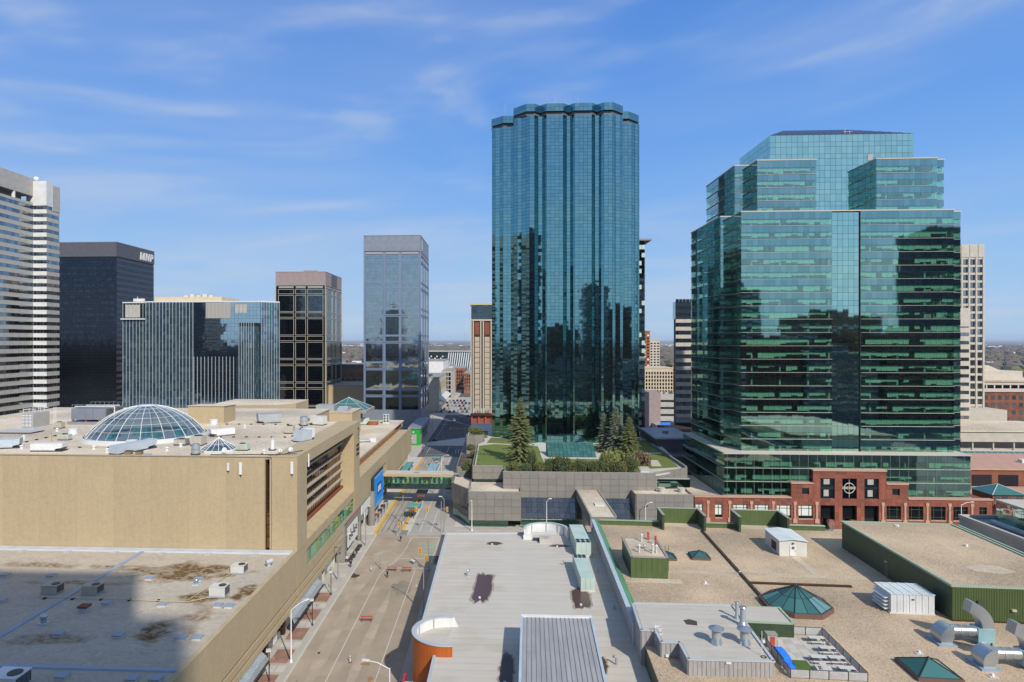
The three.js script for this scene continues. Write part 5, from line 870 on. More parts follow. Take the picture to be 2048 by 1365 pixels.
  part(T, 'arcade_roof', box(55, 63.2, 8.3, 8.5, D + 1.2, D + 30), M.roofTan); part(T, 'east_end', box(130.2, 134.6, 0, 8.4, D + .7, D + 12), M.redStone2); part(T, 'west_return', box(54.9, 55.5, 0, 8.5, D + .62, D + 30), M.redStone);
  for (let k = 0; k < 16; k++) part(T, 'railing_bar', rod([90 + k * .3 + (k > 7 ? 3.6 : 0), .1, D - .6], [90 + k * .3 + (k > 7 ? 3.6 : 0), 1.4, D - .6], .04, 4), M.darkMetal);
}
// ================================================================ east edge: low roofs and blocks
{
  let T = thing('concrete_annex', 'weathered grey concrete building with a glass box on its roof', 'building', [112, 0, 130]);
  part(T, 'wall', box(100, 140, 0, 13.8, 116, 146), M.concrete); part(T, 'brick_wall', box(100.02, 140, 0, 13.6, 80, 115.98), M.brick); part(T, 'parapet', join([box(99.9, 100.6, 13.8, 14.4, 80, 146.2), box(100.6, 140, 13.8, 14.4, 145.6, 146.2)]), M.paleStone); part(T, 'roof', box(100.6, 140, 13.8, 13.86, 80, 145.6), M.roofBlue);
  const it = []; cells(it, [104.8, 142], [104.8, 84], 26, [[14, 16.4, M.glassMint], [16.45, 17.3, gSky], [17.35, 18.3, gSky]], { gap: .06 }); cells(it, [104.8, 142], [104.8, 142.01], 1, []); pieces(T, 'glass_pane', it);
  const it2 = []; cells(it2, [118, 142], [104.8, 142], 8, [[14, 18.3, gSky]]); part(T, 'box_roof', box(104.6, 140, 18.3, 18.7, 83, 142.2), M.paleStone); part(T, 'box_core', box(108, 139, 13.9, 18.2, 84, 141), M.blindPale); part(T, 'roof_step', box(103.4, 104.4, 13.86, 14.4, 84, 142), M.flash);
  T = thing('brick_plaza_building', 'low red brick building with a flat pinkish roof beyond the green tower', 'building', [150, 0, 215]);
  part(T, 'wall', box(147, 200, 0, 11.5, 212, 240), M.brick); part(T, 'roof', box(146.6, 200, 11.5, 12, 211.6, 240.4), M.pinkStone); for (let k = 0; k < 6; k++) part(T, 'window', box(149 + k * 8, 155 + k * 8, 6.5, 10, 211.9, 212), gDark[k % 4]);
  part(T, 'deck', box(139, 200, 0, 6.5, 186, 211.5), M.pinkStone); part(T, 'roof_unit', box(172, 174, 12, 13, 222, 224), M.white);
  T = thing('brick_pavilion', 'small brick pavilion with a teal glass pyramid roof beside the stone arcade', 'pavilion', [143, 6.5, 192]);
  part(T, 'wall', box(138.5, 147, 5, 9, 189, 197), M.redStone); for (let k = 0; k < 4; k++) part(T, 'window', box(139 + k * 2, 140.6 + k * 2, 6.8, 8.6, 188.9, 189), gOld[k % 3]);
  const q = [[138, 9, 188.5], [147.5, 9, 188.5], [147.5, 9, 197.5], [138, 9, 197.5]], ap = [142.8, 11.2, 193]; for (let k = 0; k < 4; k++) { const g = new THREE.BufferGeometry(), a = q[k], b = q[(k + 1) % 4]; g.setAttribute('position', new THREE.BufferAttribute(new Float32Array([a[0], a[1], -a[2], b[0], b[1], -b[2], ap[0], ap[1], -ap[2]]), 3)); g.computeVertexNormals(); part(T, 'roof_pane', uvm(g), M.skylightTeal2); part(T, 'hip_bar', rod(a, ap, .1, 4), M.finWhite); }
  T = thing('glass_arcade_roof', 'long teal barrel glass roof running east beyond the green tower', 'skylight', [165, 0, 246]);
  part(T, 'vault', alongX([[241, 8], [243, 10.6], [246, 11.8], [249, 10.6], [251, 8]], 139, 220), M.skylightTeal2); for (let k = 0; k < 40; k++) part(T, 'rib', bar([[139 + k * 2, 8.1, 240.9], [139 + k * 2, 10.7, 242.9], [139 + k * 2, 11.9, 246]], .1, 4), M.finWhite);
  T = thing('cream_hall', 'cream hall with a long dark window slot and a curved roof edge', 'building', [185, 0, 275]);
  part(T, 'wall', box(150, 230, 0, 8.5, 272, 300), M.paleStone); part(T, 'upper_wall', box(150, 230, 11.5, 15.5, 271, 300), M.paleStone); part(T, 'slot', box(172, 230, 8.5, 11.5, 276, 300), M.interior); part(T, 'corner', box(150, 172, 8.4, 11.5, 271.5, 300), M.tan); part(T, 'roof', alongX([[270.5, 15.5], [300, 15.5], [300, 16.6], [280, 17], [270.5, 16]], 149, 231), M.roofTan); for (let k = 0; k < 7; k++) part(T, 'post', box(175 + k * 8, 175.5 + k * 8, 8.5, 11.5, 271.5, 272), M.paleStone);
  T = thing('brick_hotel', 'red brick block with a cream upper band and flat roofs beyond the cream hall', 'building', [235, 0, 335]);
  part(T, 'wall', box(225, 300, 0, 27, 332, 360), M.brick); part(T, 'upper_band', box(224.5, 300, 27, 32, 331.5, 360), M.paleStone); part(T, 'roof', box(224, 300, 32, 32.8, 331, 360.5), M.roofTan); const w = []; cells(w, [225, 332], [285, 332], 18, rowsOf(8, 26, 5, gOld), { gap: 1.5 }); cells(w, [225, 331.5], [285, 331.5], 16, [[28.4, 30.8, gDark]], { gap: .7 }); pieces(T, 'window', w, 100); part(T, 'penthouse', box(232, 262, 32.8, 37, 338, 356), M.paleStone); part(T, 'roof_vault', alongX([[338, 37], [347, 39.5], [356, 37]], 236, 252), M.roofTan);
  T = thing('low_block', 'low cream block with a steel frame on its roof in front of the brick block', 'building', [215, 0, 312]); part(T, 'wall', box(196, 232, 0, 20.5, 308, 328), M.paleStone); for (let k = 0; k < 5; k++) part(T, 'roof_frame', bar([[204 + k * 1.6, 20.5, 309], [206 + k * 1.6, 27, 311]], .12, 4), M.poleGrey); part(T, 'roof_unit', box(206, 212, 20.5, 24, 314, 318), M.offwhite);
  // tan grid tower and banded block behind the green tower
  T = thing('concrete_grid_tower', 'tall beige concrete tower with a regular grid of square windows', 'tower', [220, 0, 320]); part(T, 'core', box(204, 230.2, 0, 97, 320.8, 350), M.bronze); const bars = [], wn = [];
  for (let k = 0; k <= 8; k++) bars.push({ p: [204 + k * 3.28, 46, 320.4], w: .75, h: 92, t: 1.2, yaw: 0, mat: M.paleStone }); for (let k = 0; k <= 24; k++) bars.push({ p: [217.1, 3 + k * 3.68, 320.5], w: 26.2, h: 1.05, t: .9, yaw: 0, mat: M.paleStone }); cells(wn, [204, 320.75], [230.2, 320.75], 8, Array.from({ length: 24 }, (_, k) => [3.6 + k * 3.68, 6.4 + k * 3.68, gOld]), { gap: .2 }); pieces(T, 'concrete_bar', bars); pieces(T, 'window', wn); part(T, 'cap', box(203.6, 230.6, 91.8, 97.8, 319.8, 350.4), M.paleStone); for (let k = 0; k < 5; k++) part(T, 'cap_groove', box(212 + k * 3.9, 212.3 + k * 3.9, 92, 97.6, 319.7, 319.82), M.coping); part(T, 'east_wall', box(230.2, 230.8, 0, 92, 320.4, 350), M.lightConcrete);
  T = thing('banded_block', 'beige banded office block half hidden by the green tower', 'building', [200, 0, 300]); part(T, 'core', box(180, 209.8, 0, 66, 300.5, 318), M.interior); const bb = [], bw = []; for (let k = 0; k < 15; k++) { bb.push({ p: [195, 5 + k * 3.7, 300.3], w: 30, h: 2.1, t: .6, yaw: 0, mat: M.paleStone }); cells(bw, [180, 300.4], [210, 300.4], 14, [[6.1 + k * 3.7, 7.6 + k * 3.7, gOld]], { gap: .15 }); } pieces(T, 'spandrel_band', bb); pieces(T, 'window', bw, 100); part(T, 'cap', box(179.8, 210.2, 58.5, 66.7, 299.9, 318.2), M.paleStone);
}
{ // gap between the two glass towers
  let T = thing('slim_tower', 'slim pale green glass tower edge behind the mirror tower', 'tower', [62, 0, 305]); part(T, 'core', box(50, 68, 0, 98, 305.3, 330), M.mullionDark); const w = []; cells(w, [56, 305], [68.3, 305], 8, Array.from({ length: 26 }, (_, k) => [[2 + k * 3.7, 4.1 + k * 3.7, [M.glassSky0, M.paleMint]], [4.1 + k * 3.7, 5.7 + k * 3.7, gSpan]]).flat(), { gap: .1 }); pieces(T, 'pane', w, 200); part(T, 'roof', box(50, 71, 98.4, 99.2, 303, 332), M.mauve);
  T = thing('brown_office_tower', 'brown banded office tower edge beside the green tower', 'tower', [90, 0, 300]); part(T, 'core', box(81.2, 110, 14, 68, 300.4, 304), M.interior); const b = [], v = []; for (let k = 0; k < 15; k++) { b.push({ p: [95, 18 + k * 3.6, 300.2], w: 28, h: 1.7, t: .6, yaw: 0, mat: M.paleStone }); cells(v, [81, 300.3], [95, 300.3], 9, [[18.9 + k * 3.6, 20.7 + k * 3.6, gOld]], { gap: .12 });  } pieces(T, 'spandrel_band', b); pieces(T, 'window', v, 150); part(T, 'cap', box(80.8, 110, 62, 69.8, 299.8, 304.2), gBlue[0]); part(T, 'plinth', box(80, 110, 0, 15, 298, 305), gDark[0]); part(T, 'brick_wing', alongX([[262, 0], [298, 0], [298, 14], [262, 17]], 72, 81), M.brickBrown);
  const blk = (label, x0, x1, y1, d0, d1, m, cols, y0, rows, gm, gap) => { const T = thing('city_building', label, 'building', [(x0 + x1) / 2, 0, d0]); part(T, 'wall', box(x0, x1, 0, y1, d0, d1), m); part(T, 'parapet', box(x0 - .3, x1 + .3, y1, y1 + .8, d0 - .3, d1 + .3), m); const w = []; cells(w, [x0, d0], [x1, d0], cols, rowsOf(y0, y1 - 2, rows, gm), { gap, out: .06 }); pieces(T, 'window', w, 80); return T; };
  blk('brown brick apartment tower between the two glass towers', 128, 148, 61, 640, 665, M.brickOrange, 6, 6, 18, [M.white, gOld[0]], 1.6); blk('pale apartment tower with dark balconies beside the brown brick tower', 148.5, 158, 53, 642, 665, M.paleStone, 3, 6, 17, gDark, 1.4);
  blk('cream office block with rows of narrow windows above the parking deck', 108, 133, 31, 500, 530, M.cream, 12, 4, 9, gDark, .9); blk('narrow brown block beside the cream office block', 143, 155, 32, 540, 560, M.brickBrown, 3, 3, 9, gDark, 1.6);
  T = thing('parking_deck', 'grey concrete parking deck with dark open levels between the two glass towers', 'parking deck', [100, 0, 385]); part(T, 'stair_tower', box(88.4, 95, 0, 22, 384, 400), M.mauve); part(T, 'core', box(95, 112, 0, 20, 387, 410), M.interior); for (let k = 0; k < 5; k++) part(T, 'deck_band', box(95, 112, 1.2 + k * 4.1, 3.9 + k * 4.1, 385, 386), M.lightConcrete); part(T, 'top', box(95, 114, 20.2, 20.5, 385, 410), M.roofTan); part(T, 'sign_band', box(92, 106, 4.4, 6, 372, 372.4), M.blueTarp); part(T, 'sign_lettering', join(Array.from({ length: 7 }, (_, k) => box(98.4 + k * .9, 98.9 + k * .9, 4.9, 5.6, 371.9, 372))), M.white); part(T, 'entrance', box(90, 108, 0, 4.4, 373, 384), M.interior);
  blk('white and blue low building beyond the parking deck', 122, 142, 15, 560, 590, M.paleBlue, 6, 3, 3, gBlue, 1.2);
}
// ================================================================ grey membrane roof in the middle
const CR = 8.3;
{
  const T = thing('flat_roof_building', 'low building with a broad pale grey membrane roof beside the street', 'building', [5, 0, 110]);
  const plan = [[-11.6, 97], [-11.6, 146.6], [22, 149], [20, 95], [20, 50], [-9.2, 50], [-8.7, 92]];
  part(T, 'wall', prism(plan, 0, CR - .25), M.concrete); part(T, 'roof', prism(plan, CR - .24, CR), M.membrane);
  part(T, 'edge_flashing', box(-11.75, -11.35, CR - .5, CR + .22, 97, 146.8), M.flash); part(T, 'edge_flashing', sweep([[-11.7, 146.4], [22, 148.8], [22, 149.2], [-11.7, 146.8]], CR - .4, CR + .3, (x, d, s) => [x, s, d]), M.flash); part(T, 'edge_flashing', sweep([[-9.4, 50], [-9, 50], [-8.5, 92], [-8.9, 92]], CR - .5, CR + .22, (x, d, s) => [x, s, d]), M.flash);
  part(T, 'canopy', box(-13.2, -9, 3.2, 3.5, 60, 92), M.offwhite); part(T, 'canopy_rim', box(-13.45, -13.2, 3.0, 3.9, 60, 93.6), M.red);
  // C-shaped parapet drum
  const arc = (cx, cd, r0, r1, a0, a1, n) => { const o = [], i = []; for (let k = 0; k <= n; k++) { const a = a0 + (a1 - a0) * k / n; o.push([cx + Math.cos(a) * r1, cd + Math.sin(a) * r1]); i.unshift([cx + Math.cos(a) * r0, cd + Math.sin(a) * r0]); } return [...o, ...i]; };
  const D = thing('orange_drum', 'curved orange drum wall with a white inside at the edge of the grey roof', 'drum wall', [-7.4, 0, 94.4]);
  part(D, 'outer_wall', prism(arc(-7.4, 94.4, 4.75, 5.0, 1.45, 4.95, 30), 2, 9.8), M.orange); part(D, 'inner_wall', prism(arc(-7.4, 94.4, 4.5, 4.74, 1.45, 4.95, 30), CR, 9.8), M.white); part(D, 'coping', prism(arc(-7.4, 94.4, 4.4, 5.1, 1.44, 4.96, 30), 9.8, 9.95), M.flash); part(D, 'floor', prism(arc(-7.4, 94.4, 0, 4.74, 1.45, 4.95, 24).slice(0, 26), CR + .01, CR + .03), M.membrane2);
  for (const a of [2.1, 2.8]) part(D, 'stud', rod([-7.4 + Math.cos(a) * 4.45, CR, 94.4 + Math.sin(a) * 4.45], [-7.4 + Math.cos(a) * 4.45, 9.8, 94.4 + Math.sin(a) * 4.45], .08), M.poleGrey); part(D, 'end_brace', alongD([[-7.2, CR], [-6, CR], [-6.6, 9.7], [-6.9, 9.7]], 99.1, 99.35), M.white);
  const C = thing('crescent_screen', 'white crescent-shaped screen wall at the back of the grey roof', 'screen wall', [10.8, CR, 145.3]);
  part(C, 'screen', prism(arc(10.8, 144.6, 4.6, 4.95, -.1, 3.24, 30), CR, CR + 2.1), M.white); part(C, 'coping', prism(arc(10.8, 144.6, 4.5, 5.05, -.11, 3.25, 30), CR + 2.1, CR + 2.22), M.flash); for (const a of [.5, .9, 1.5, 2.3]) part(C, 'stud', rod([10.8 + Math.cos(a) * 4.5, CR, 144.6 + Math.sin(a) * 4.5], [10.8 + Math.cos(a) * 4.5, CR + 2.1, 144.6 + Math.sin(a) * 4.5], .07), M.poleGrey); part(C, 'end_panel', box(5.7, 7.6, CR, CR + 1.0, 143.4, 143.7), M.white);
  const K = thing('roof_curb_box', 'small grey curb box inside the white crescent screen', 'roof box', [10.4, CR, 141.8]); part(K, 'body', box(9.1, 11.7, CR, CR + .9, 140.8, 143.4), M.membrane2); part(K, 'well', box(9.6, 11.2, CR + .9, CR + .92, 142, 143.1), M.interior); part(K, 'duct', box(7.8, 9.1, CR, CR + .5, 142.6, 143.4), M.darkMetal); part(K, 'pipe', rod([10.6, CR + .9, 141.2], [10.6, CR + 1.5, 141.2], .06), M.poleGrey);
  // raised standing-seam roof box
  const S = thing('seamed_roof_box', 'raised box with a grey standing-seam metal roof on the membrane roof', 'roof box', [8, CR, 85]);
  const sk = (x0, x1, d0, d1, y0, y1) => prism([[x0 - .05 * (95 - d0), d0], [x1 - .05 * (95 - d0), d0], [x1 - .05 * (95 - d1), d1], [x0 - .05 * (95 - d1), d1]], y0, y1);
  part(S, 'wall', sk(3.7, 13.4, 55, 94.4, CR, 11.9), M.greySiding); part(S, 'edge_trim', sk(3.45, 13.65, 94.3, 94.9, 11.7, 12.25), M.white); part(S, 'edge_trim', sk(3.4, 3.75, 55, 94.3, 11.7, 12.2), M.paleBlue); part(S, 'edge_trim', sk(13.35, 13.7, 55, 94.3, 11.7, 12.2), M.paleBlue);
  for (let k = 0; k < 16; k++) { part(S, 'roof_sheet', sk(3.78 + k * .598, 3.78 + (k + 1) * .598 - .035, 55, 94.3, 11.9, 12.04), M.slabMetal); part(S, 'seam', sk(3.78 + (k + 1) * .598 - .05, 3.78 + (k + 1) * .598, 55, 94.3, 12.03, 12.12), M.greyMetal); }
  // rooftop plant
  const hv = (x0, x1, d0, d1, h, label) => { const T = thing('packaged_unit', label, 'hvac unit', [(x0 + x1) / 2, CR, d0]); part(T, 'curb', box(x0, x1, CR, CR + .3, d0, d1), M.offwhite); const n = 3; for (let k = 0; k < n; k++) part(T, 'casing_panel', box(x0 + (x1 - x0) * k / n + .02, x0 + (x1 - x0) * (k + 1) / n - .02, CR + .3, CR + h, d0 - .03, d0 + .1), M.paleMint); part(T, 'casing', box(x0, x1, CR + .3, CR + h, d0 + .1, d1), M.paleMint); for (let k = 0; k < 5; k++) part(T, 'side_panel', box(x0 - .04, x0, CR + .4, CR + h - .1, d0 + .3 + k * (d1 - d0 - .5) / 5, d0 + .1 + (k + 1) * (d1 - d0 - .5) / 5), M.paleMint); return T; };
  const A = hv(15.9, 18.9, 132.4, 145.4, 2.9, 'long mint-green rooftop unit with fans, the one farther from the seamed roof box'), B = hv(14.5, 17, 114.2, 126.6, 2.4, 'long mint-green rooftop unit with fans beside the brown pool, nearer the seamed roof box'.replace('nearer', 'closer to'));
  for (let i = 0; i < 3; i++) for (let j = 0; j < 2; j++) { part(A, 'fan', cyl(16.4 + i, 133 + j * 1.2, CR + 2.9, CR + 3.02, .42), M.darkMetal); part(B, 'fan', cyl(14.95 + i * .8, 125 + j * 1, CR + 2.4, CR + 2.52, .36), M.darkMetal); }
  // standing water with ragged shores and a drain in each
  const pool = (label, x, d, rx, rd, s, sq = 1) => { const n = 46, P = Array.from({ length: n }, (_, i) => { const a = i / n * 6.28319, q = sq > 1 ? 1 / Math.pow(Math.pow(Math.abs(Math.cos(a)), 4) + Math.pow(Math.abs(Math.sin(a)), 4), .25) : 1, k = q * (.84 + .26 * vnoise(i * .8, s, 0, 3) + .1 * hash(i, s | 0)); return [x + Math.cos(a) * rx * k + .05 * (Math.sin(a) * rd * k), d + Math.sin(a) * rd * k]; }); const T = thing('standing_water', label, 'puddle', [x, CR, d]); part(T, 'silt_rim', sheet(P.map(([a, b], i) => [x + (a - x) * (1.13 + .2 * hash(i, 3)), d + (b - d) * (1.05 + .1 * hash(i, 5))]), CR + .008), mudRim); part(T, 'water', sheet(P, CR + .014), M.water); part(T, 'drain', cyl(x - rx * .3, d - rd * .75, CR, CR + .22, .2), M.white); };
  const mudRim = mat('mudRim', [.36, .31, .235], .95, 0, { map: tMottle });
  pool('large oblong brown pool of standing water on the grey roof', -2.6, 115.2, 1.45, 6.4, 11, 2); pool('brown pool of standing water below the mint-green unit', 14.2, 111.4, 1.4, 4.2, 21, 2); pool('small oval pool near the back edge of the grey roof', -.7, 140.4, 1.5, 1.1, 31); pool('small pool beside the mint-green unit at the back', 13.2, 139.4, 1.9, .9, 41); pool('narrow dark pool along the shaded side of the seamed roof box', 1.2, 86.5, .9, 4.6, 51); pool('small dark pool on the sunny side of the seamed roof box', 13.9, 88.4, .85, 2.4, 61);
  const goose = (x, d, s, turn, label) => { const T = thing('gooseneck_vent', label, 'vent', [x, CR, d], undefined, turn); lpart(T, 'flange', uvm(new THREE.BoxGeometry(.8 * s, .06, .8 * s).translate(0, .03, 0)), M.membrane2); lpart(T, 'pipe', bar([[0, 0, 0], [0, .9 * s, 0], [.25 * s, 1.1 * s, 0], [.5 * s, .95 * s, 0]], .15 * s, 8), M.galv); };
  goose(-5.6, 120.6, 1, .6, 'bent silver vent pipe beside the large oblong pool'); goose(16, 88.5, 1, 2.4, 'bent silver vent pipe beside the small dark pool'); goose(18.8, 124, .8, 1, 'bent silver vent pipe between the mint units and the green-capped wall'); goose(12.9, 127.5, .7, 2, 'small bent vent pipe beside the mint units'); goose(18.9, 132.4, .7, .2, 'small white vent pipe by the green-capped wall'); goose(19, 107, .6, 2, 'small bent vent pipe in the shade of the green-capped wall');
  const W = thing('dividing_wall', 'long grey wall with a bright green metal cap between the two flat roofs', 'wall', [21, CR, 120]);
  const L = (x0, x1, y0, y1) => sweep([[x0, 94.6], [x1, 94.6], [x1 + 1.9, 148], [x0 + 1.9, 148]], y0, y1, (x, d, s) => [x, s, d]);
  part(W, 'wall', L(19.5, 20.4, CR - .4, 11.6), M.greySiding); part(W, 'coping', L(19.3, 20.0, 11.6, 11.72), M.paleBlue); part(W, 'green_cap', sweep([[0, 11.62], [1.0, 11.2], [1.0, 11.32], [0, 11.74]], 94.6, 148, (x, y, d) => [20.02 + x + (d - 94.6) * 1.9 / 53.4, y, d]), M.greenCap); part(W, 'end_cap', box(19.4, 21.1, CR, 11.6, 94.2, 94.6), M.paleBlue);
}
// ================================================================ gravel roof block to the east, turned three degrees off the street grid
const before = new Set(scene.children);
const GR = 11;
{
  let T = thing('gravel_roof_building', 'large flat building with a tan gravel roof and green metal parapets', 'building', [55, 0, 105]);
  part(T, 'wall', box(20.2, 98, 0, GR - .2, 50, 147), M.greenCladDark); part(T, 'gravel_roof', box(20.2, 98, GR - .19, GR, 50, 146.6), M.gravel);
  part(T, 'walkway_strip', box(22, 66, GR, GR + .03, 117.2, 118.6), M.gravelLight); part(T, 'walkway_strip', box(54, 55.4, GR, GR + .032, 118.6, 128.2), M.gravelLight);
  part(T, 'gutter_curb', box(41.3, 41.75, GR, GR + .3, 96, 143.6), M.bronze); part(T, 'gutter_curb', box(41.75, 58, GR, GR + .28, 113, 113.5), M.bronze);
  for (const [a, b] of [[20.2, 33], [42.6, 49], [59.8, 68]]) { part(T, 'parapet', box(a, b, GR, GR + 1.0, 146.4, 146.9), M.greenClad); part(T, 'coping', box(a, b, GR + 1.0, GR + 1.1, 146.2, 147.1), M.greenTrim); }
  for (const [a, b] of [[33.2, 42.4], [49.2, 59.6]]) { for (let k = 0; k < 5; k++) part(T, 'screen_panel', box(a + .45 + k * (b - a - .9) / 5, a + .43 + (k + 1) * (b - a - .9) / 5, GR, GR + 3.3, 149.4, 149.7), M.greenClad); for (const x of [a, b - .45]) { part(T, 'screen_return', box(x, x + .45, GR - 3, GR + 3.3, 143.6, 149.7), M.greenCladDark); part(T, 'coping', box(x - .08, x + .53, GR + 3.3, GR + 3.4, 143.5, 149.9), M.coping); } part(T, 'coping', box(a, b, GR + 3.3, GR + 3.42, 149.3, 149.9), M.greenTrim); part(T, 'deck', box(a, b, GR - 1, GR, 146.6, 149.4), M.gravelLight); }
  // green plant box with stacks
  T = thing('green_plant_box', 'small olive green plant box with a gravel top and vent pipes', 'plant box', [25, GR, 119]);
  for (let k = 0; k < 7; k++) part(T, 'cladding_panel', box(22.1 + k * .9, 22.98 + k * .9, GR, GR + 3.6, 113.9, 114.1), M.greenClad); part(T, 'wall', box(22.1, 28.4, GR, GR + 3.55, 114.1, 125), M.greenCladDark); part(T, 'gravel_top', box(22.5, 28, GR + 3.3, GR + 3.62, 114.5, 124.6), M.gravelLight); part(T, 'coping', join([box(22, 22.4, GR + 3.55, GR + 3.75, 113.8, 125.1), box(28.1, 28.5, GR + 3.55, GR + 3.75, 113.8, 125.1), box(22, 28.5, GR + 3.55, GR + 3.76, 113.8, 114.2), box(22, 28.5, GR + 3.55, GR + 3.74, 124.7, 125.1)]), M.coping);
  for (const [x, d, m, h] of [[23.9, 116.4, M.offwhite, 1.3], [26.2, 116.2, M.offwhite, 1.5], [26.9, 116.6, M.offwhite, 1.2], [27.6, 121, M.redSteel, 1.5], [26.8, 124, M.redSteel, 1.3], [25.4, 123, M.offwhite, 1.2], [25.2, 118.6, M.galv, .6], [24.4, 118.9, M.galv, .5]]) { const P = part(T, 'vent_pipe', cyl(x, d, GR + 3.6, GR + 3.6 + h, .16), m); part(P, 'cowl', cyl(x, d, GR + 3.6 + h, GR + 3.85 + h, .3, .12), m); }
  part(T, 'ladder', join([rod([28.6, GR, 117.6], [28.6, GR + 4.6, 117.6], .04), rod([29.2, GR, 117.6], [29.2, GR + 4.6, 117.6], .04), ...Array.from({ length: 8 }, (_, k) => rod([28.6, GR + .5 + k * .5, 117.6], [29.2, GR + .5 + k * .5, 117.6], .025))]), M.darkMetal); part(T, 'paving', box(21, 30.5, GR, GR + .05, 112, 113.8), M.gravelLight);
  for (const [x, d, r, l] of [[36.6, 126, 2.3, 'small dark pyramid skylight in the middle of the gravel beside the gutter curb'], [30.4, 125, 2.1, 'small dark pyramid skylight beside the olive plant box'], [53.9, 85, 3.5, 'dark pyramid skylight near the silver ducts']]) pyramid('pyramid_skylight', l, x, GR, d, r, r * .38, 4, .785, .45, M.brownCurb, [M.skylightTeal, M.skylightTeal2], M.mullionDark, false);
  pyramid('octagon_skylight', 'large eight-sided teal glass skylight on a brown curb in the gravel', 45.6, GR, 104.2, 4.9, 2.6, 8, .39, .7, M.brownCurb, [M.skylightTeal, M.skylightTeal2, M.skylightTeal3], M.mullionDark);
  // white stair hut
  T = thing('stair_hut', 'white metal stair hut with a door and low pitched roof on the gravel', 'hut', [54.5, GR, 132]);
  part(T, 'wall', alongD([[52, GR], [57, GR], [57, GR + 2.9], [54.5, GR + 3.2], [52, GR + 2.9]], 128.4, 136), M.offwhite); for (const [a, b, c, e] of [[51.85, 54.5, 2.92, 3.24], [54.5, 57.15, 3.24, 2.92]]) part(T, 'roof_sheet', alongD([[a, GR + c], [b, GR + e], [b, GR + e + .1], [a, GR + c + .1]], 128.1, 136.3), M.whiteMetal); const dr = part(T, 'door', box(53.9, 55, GR + .1, GR + 2.1, 128.3, 128.4), M.white); part(dr, 'window', box(54.2, 54.7, GR + 1.4, GR + 1.9, 128.27, 128.3), gOld[0]); part(dr, 'handle', box(54.82, 54.9, GR + 1, GR + 1.15, 128.22, 128.3), M.darkMetal); part(T, 'louvre_panel', box(51.94, 52, GR + .5, GR + 2.1, 130, 132.4), M.bronze); part(T, 'wall_lamp', box(54.3, 54.6, GR + 2.4, GR + 2.6, 128.15, 128.4), M.darkMetal);
  // ribbed white container with louvres
  T = thing('ribbed_plant_container', 'white ribbed metal plant container with side louvres beside the green shed', 'container', [62, GR, 105]);
  part(T, 'base', box(58.6, 65, GR, GR + .2, 102.8, 107.6), M.offwhite); for (let k = 0; k < 14; k++) part(T, 'rib_panel', box(58.8 + k * .443, 59.2 + k * .443, GR + .2, GR + 2.9, 102.86 + (k % 2) * .05, 103), M.whiteMetal); part(T, 'wall', box(58.8, 65, GR + .2, GR + 2.9, 103, 107.4), M.whiteMetal); for (let k = 0; k < 10; k++) part(T, 'roof_rib', box(58.7 + k * .64, 59.25 + k * .64, GR + 2.9, GR + 3.0 + (k % 2) * .03, 102.8, 107.6), M.whiteMetal); for (let k = 0; k < 4; k++) part(T, 'louvre', sweep([[58.8, GR + .6 + k * .55], [58.1, GR + .4 + k * .55], [58.1, GR + .5 + k * .55], [58.8, GR + .75 + k * .55]], 103.3, 107, (x, y, s) => [x, y, s]), M.white); part(T, 'name_plate', box(61.7, 62.1, GR + 2.1, GR + 2.3, 102.8, 102.86), M.charcoal); part(T, 'duct', box(65, 66.3, GR + .6, GR + 2.2, 105.5, 107), M.paleBlue);
  // big green shed
  T = thing('green_shed', 'large dark green ribbed metal shed with a gravel roof', 'shed', [76.5, GR, 118]);
  for (let k = 0; k < 92; k++) part(T, 'ribbed_panel', box(66.3 + k * .2207, 66.3 + k * .2207 + .15, GR + .25, GR + 5.0, 100.94, 101.1), M.greenClad); part(T, 'wall', box(66.3, 86.6, GR + .02, GR + 5.0, 101.05, 135), M.greenCladDark); part(T, 'plinth', box(66.2, 86.7, GR, GR + .25, 100.9, 101.05), M.bronze); part(T, 'gravel_roof', box(66.6, 86.3, GR + 4.9, GR + 5.1, 101.4, 134.6), M.gravel);
  for (const [a, b, c, e] of [[66.1, 66.5, 100.9, 135.2], [86.4, 86.8, 100.9, 135.2]]) part(T, 'coping', box(a, b, GR + 5.0, GR + 5.3, c, e), M.greenTrim); part(T, 'coping', box(66.5, 86.4, GR + 5, GR + 5.25, 100.9, 101.3), M.greenTrim); part(T, 'coping', box(66.5, 86.4, GR + 5, GR + 5.28, 134.8, 135.2), M.greenTrim); part(T, 'outer_coping', box(88.2, 88.6, GR + 4.6, GR + 4.9, 98, 136), M.greenTrim); part(T, 'outer_wall', box(86.8, 88.4, GR, GR + 4.6, 100, 135.5), M.greenCladDark);
  part(T, 'roof_patch', sheet([[74, 108], [77, 107], [80, 108.2], [79, 110.5], [76, 111.5], [73.6, 110]], GR + 5.106), M.gravelLight); part(T, 'roof_vent', cyl(80.6, 121, GR + 5.1, GR + 5.5, .25), M.white); part(T, 'roof_vent', cyl(75.5, 133, GR + 5.1, GR + 5.3, .4), M.white); part(T, 'side_door', box(66.24, 66.3, GR, GR + 2.2, 118, 119.2), M.greenClad); part(T, 'wall_lamp', box(66.0, 66.3, GR + 2.6, GR + 2.8, 118.4, 118.8), M.offwhite); part(T, 'wall_box', box(69.6, 70.6, GR + 2.0, GR + 3.2, 100.7, 100.95), M.greenCladDark); part(T, 'wall_lamp', box(74.2, 74.8, GR + 1.8, GR + 2.1, 100.6, 100.95), M.beigeUnit);
  // grey-sided stair and plant block
  T = thing('grey_plant_block', 'grey ribbed metal plant block with a notched corner and vent stacks', 'plant block', [28, CR, 90]);
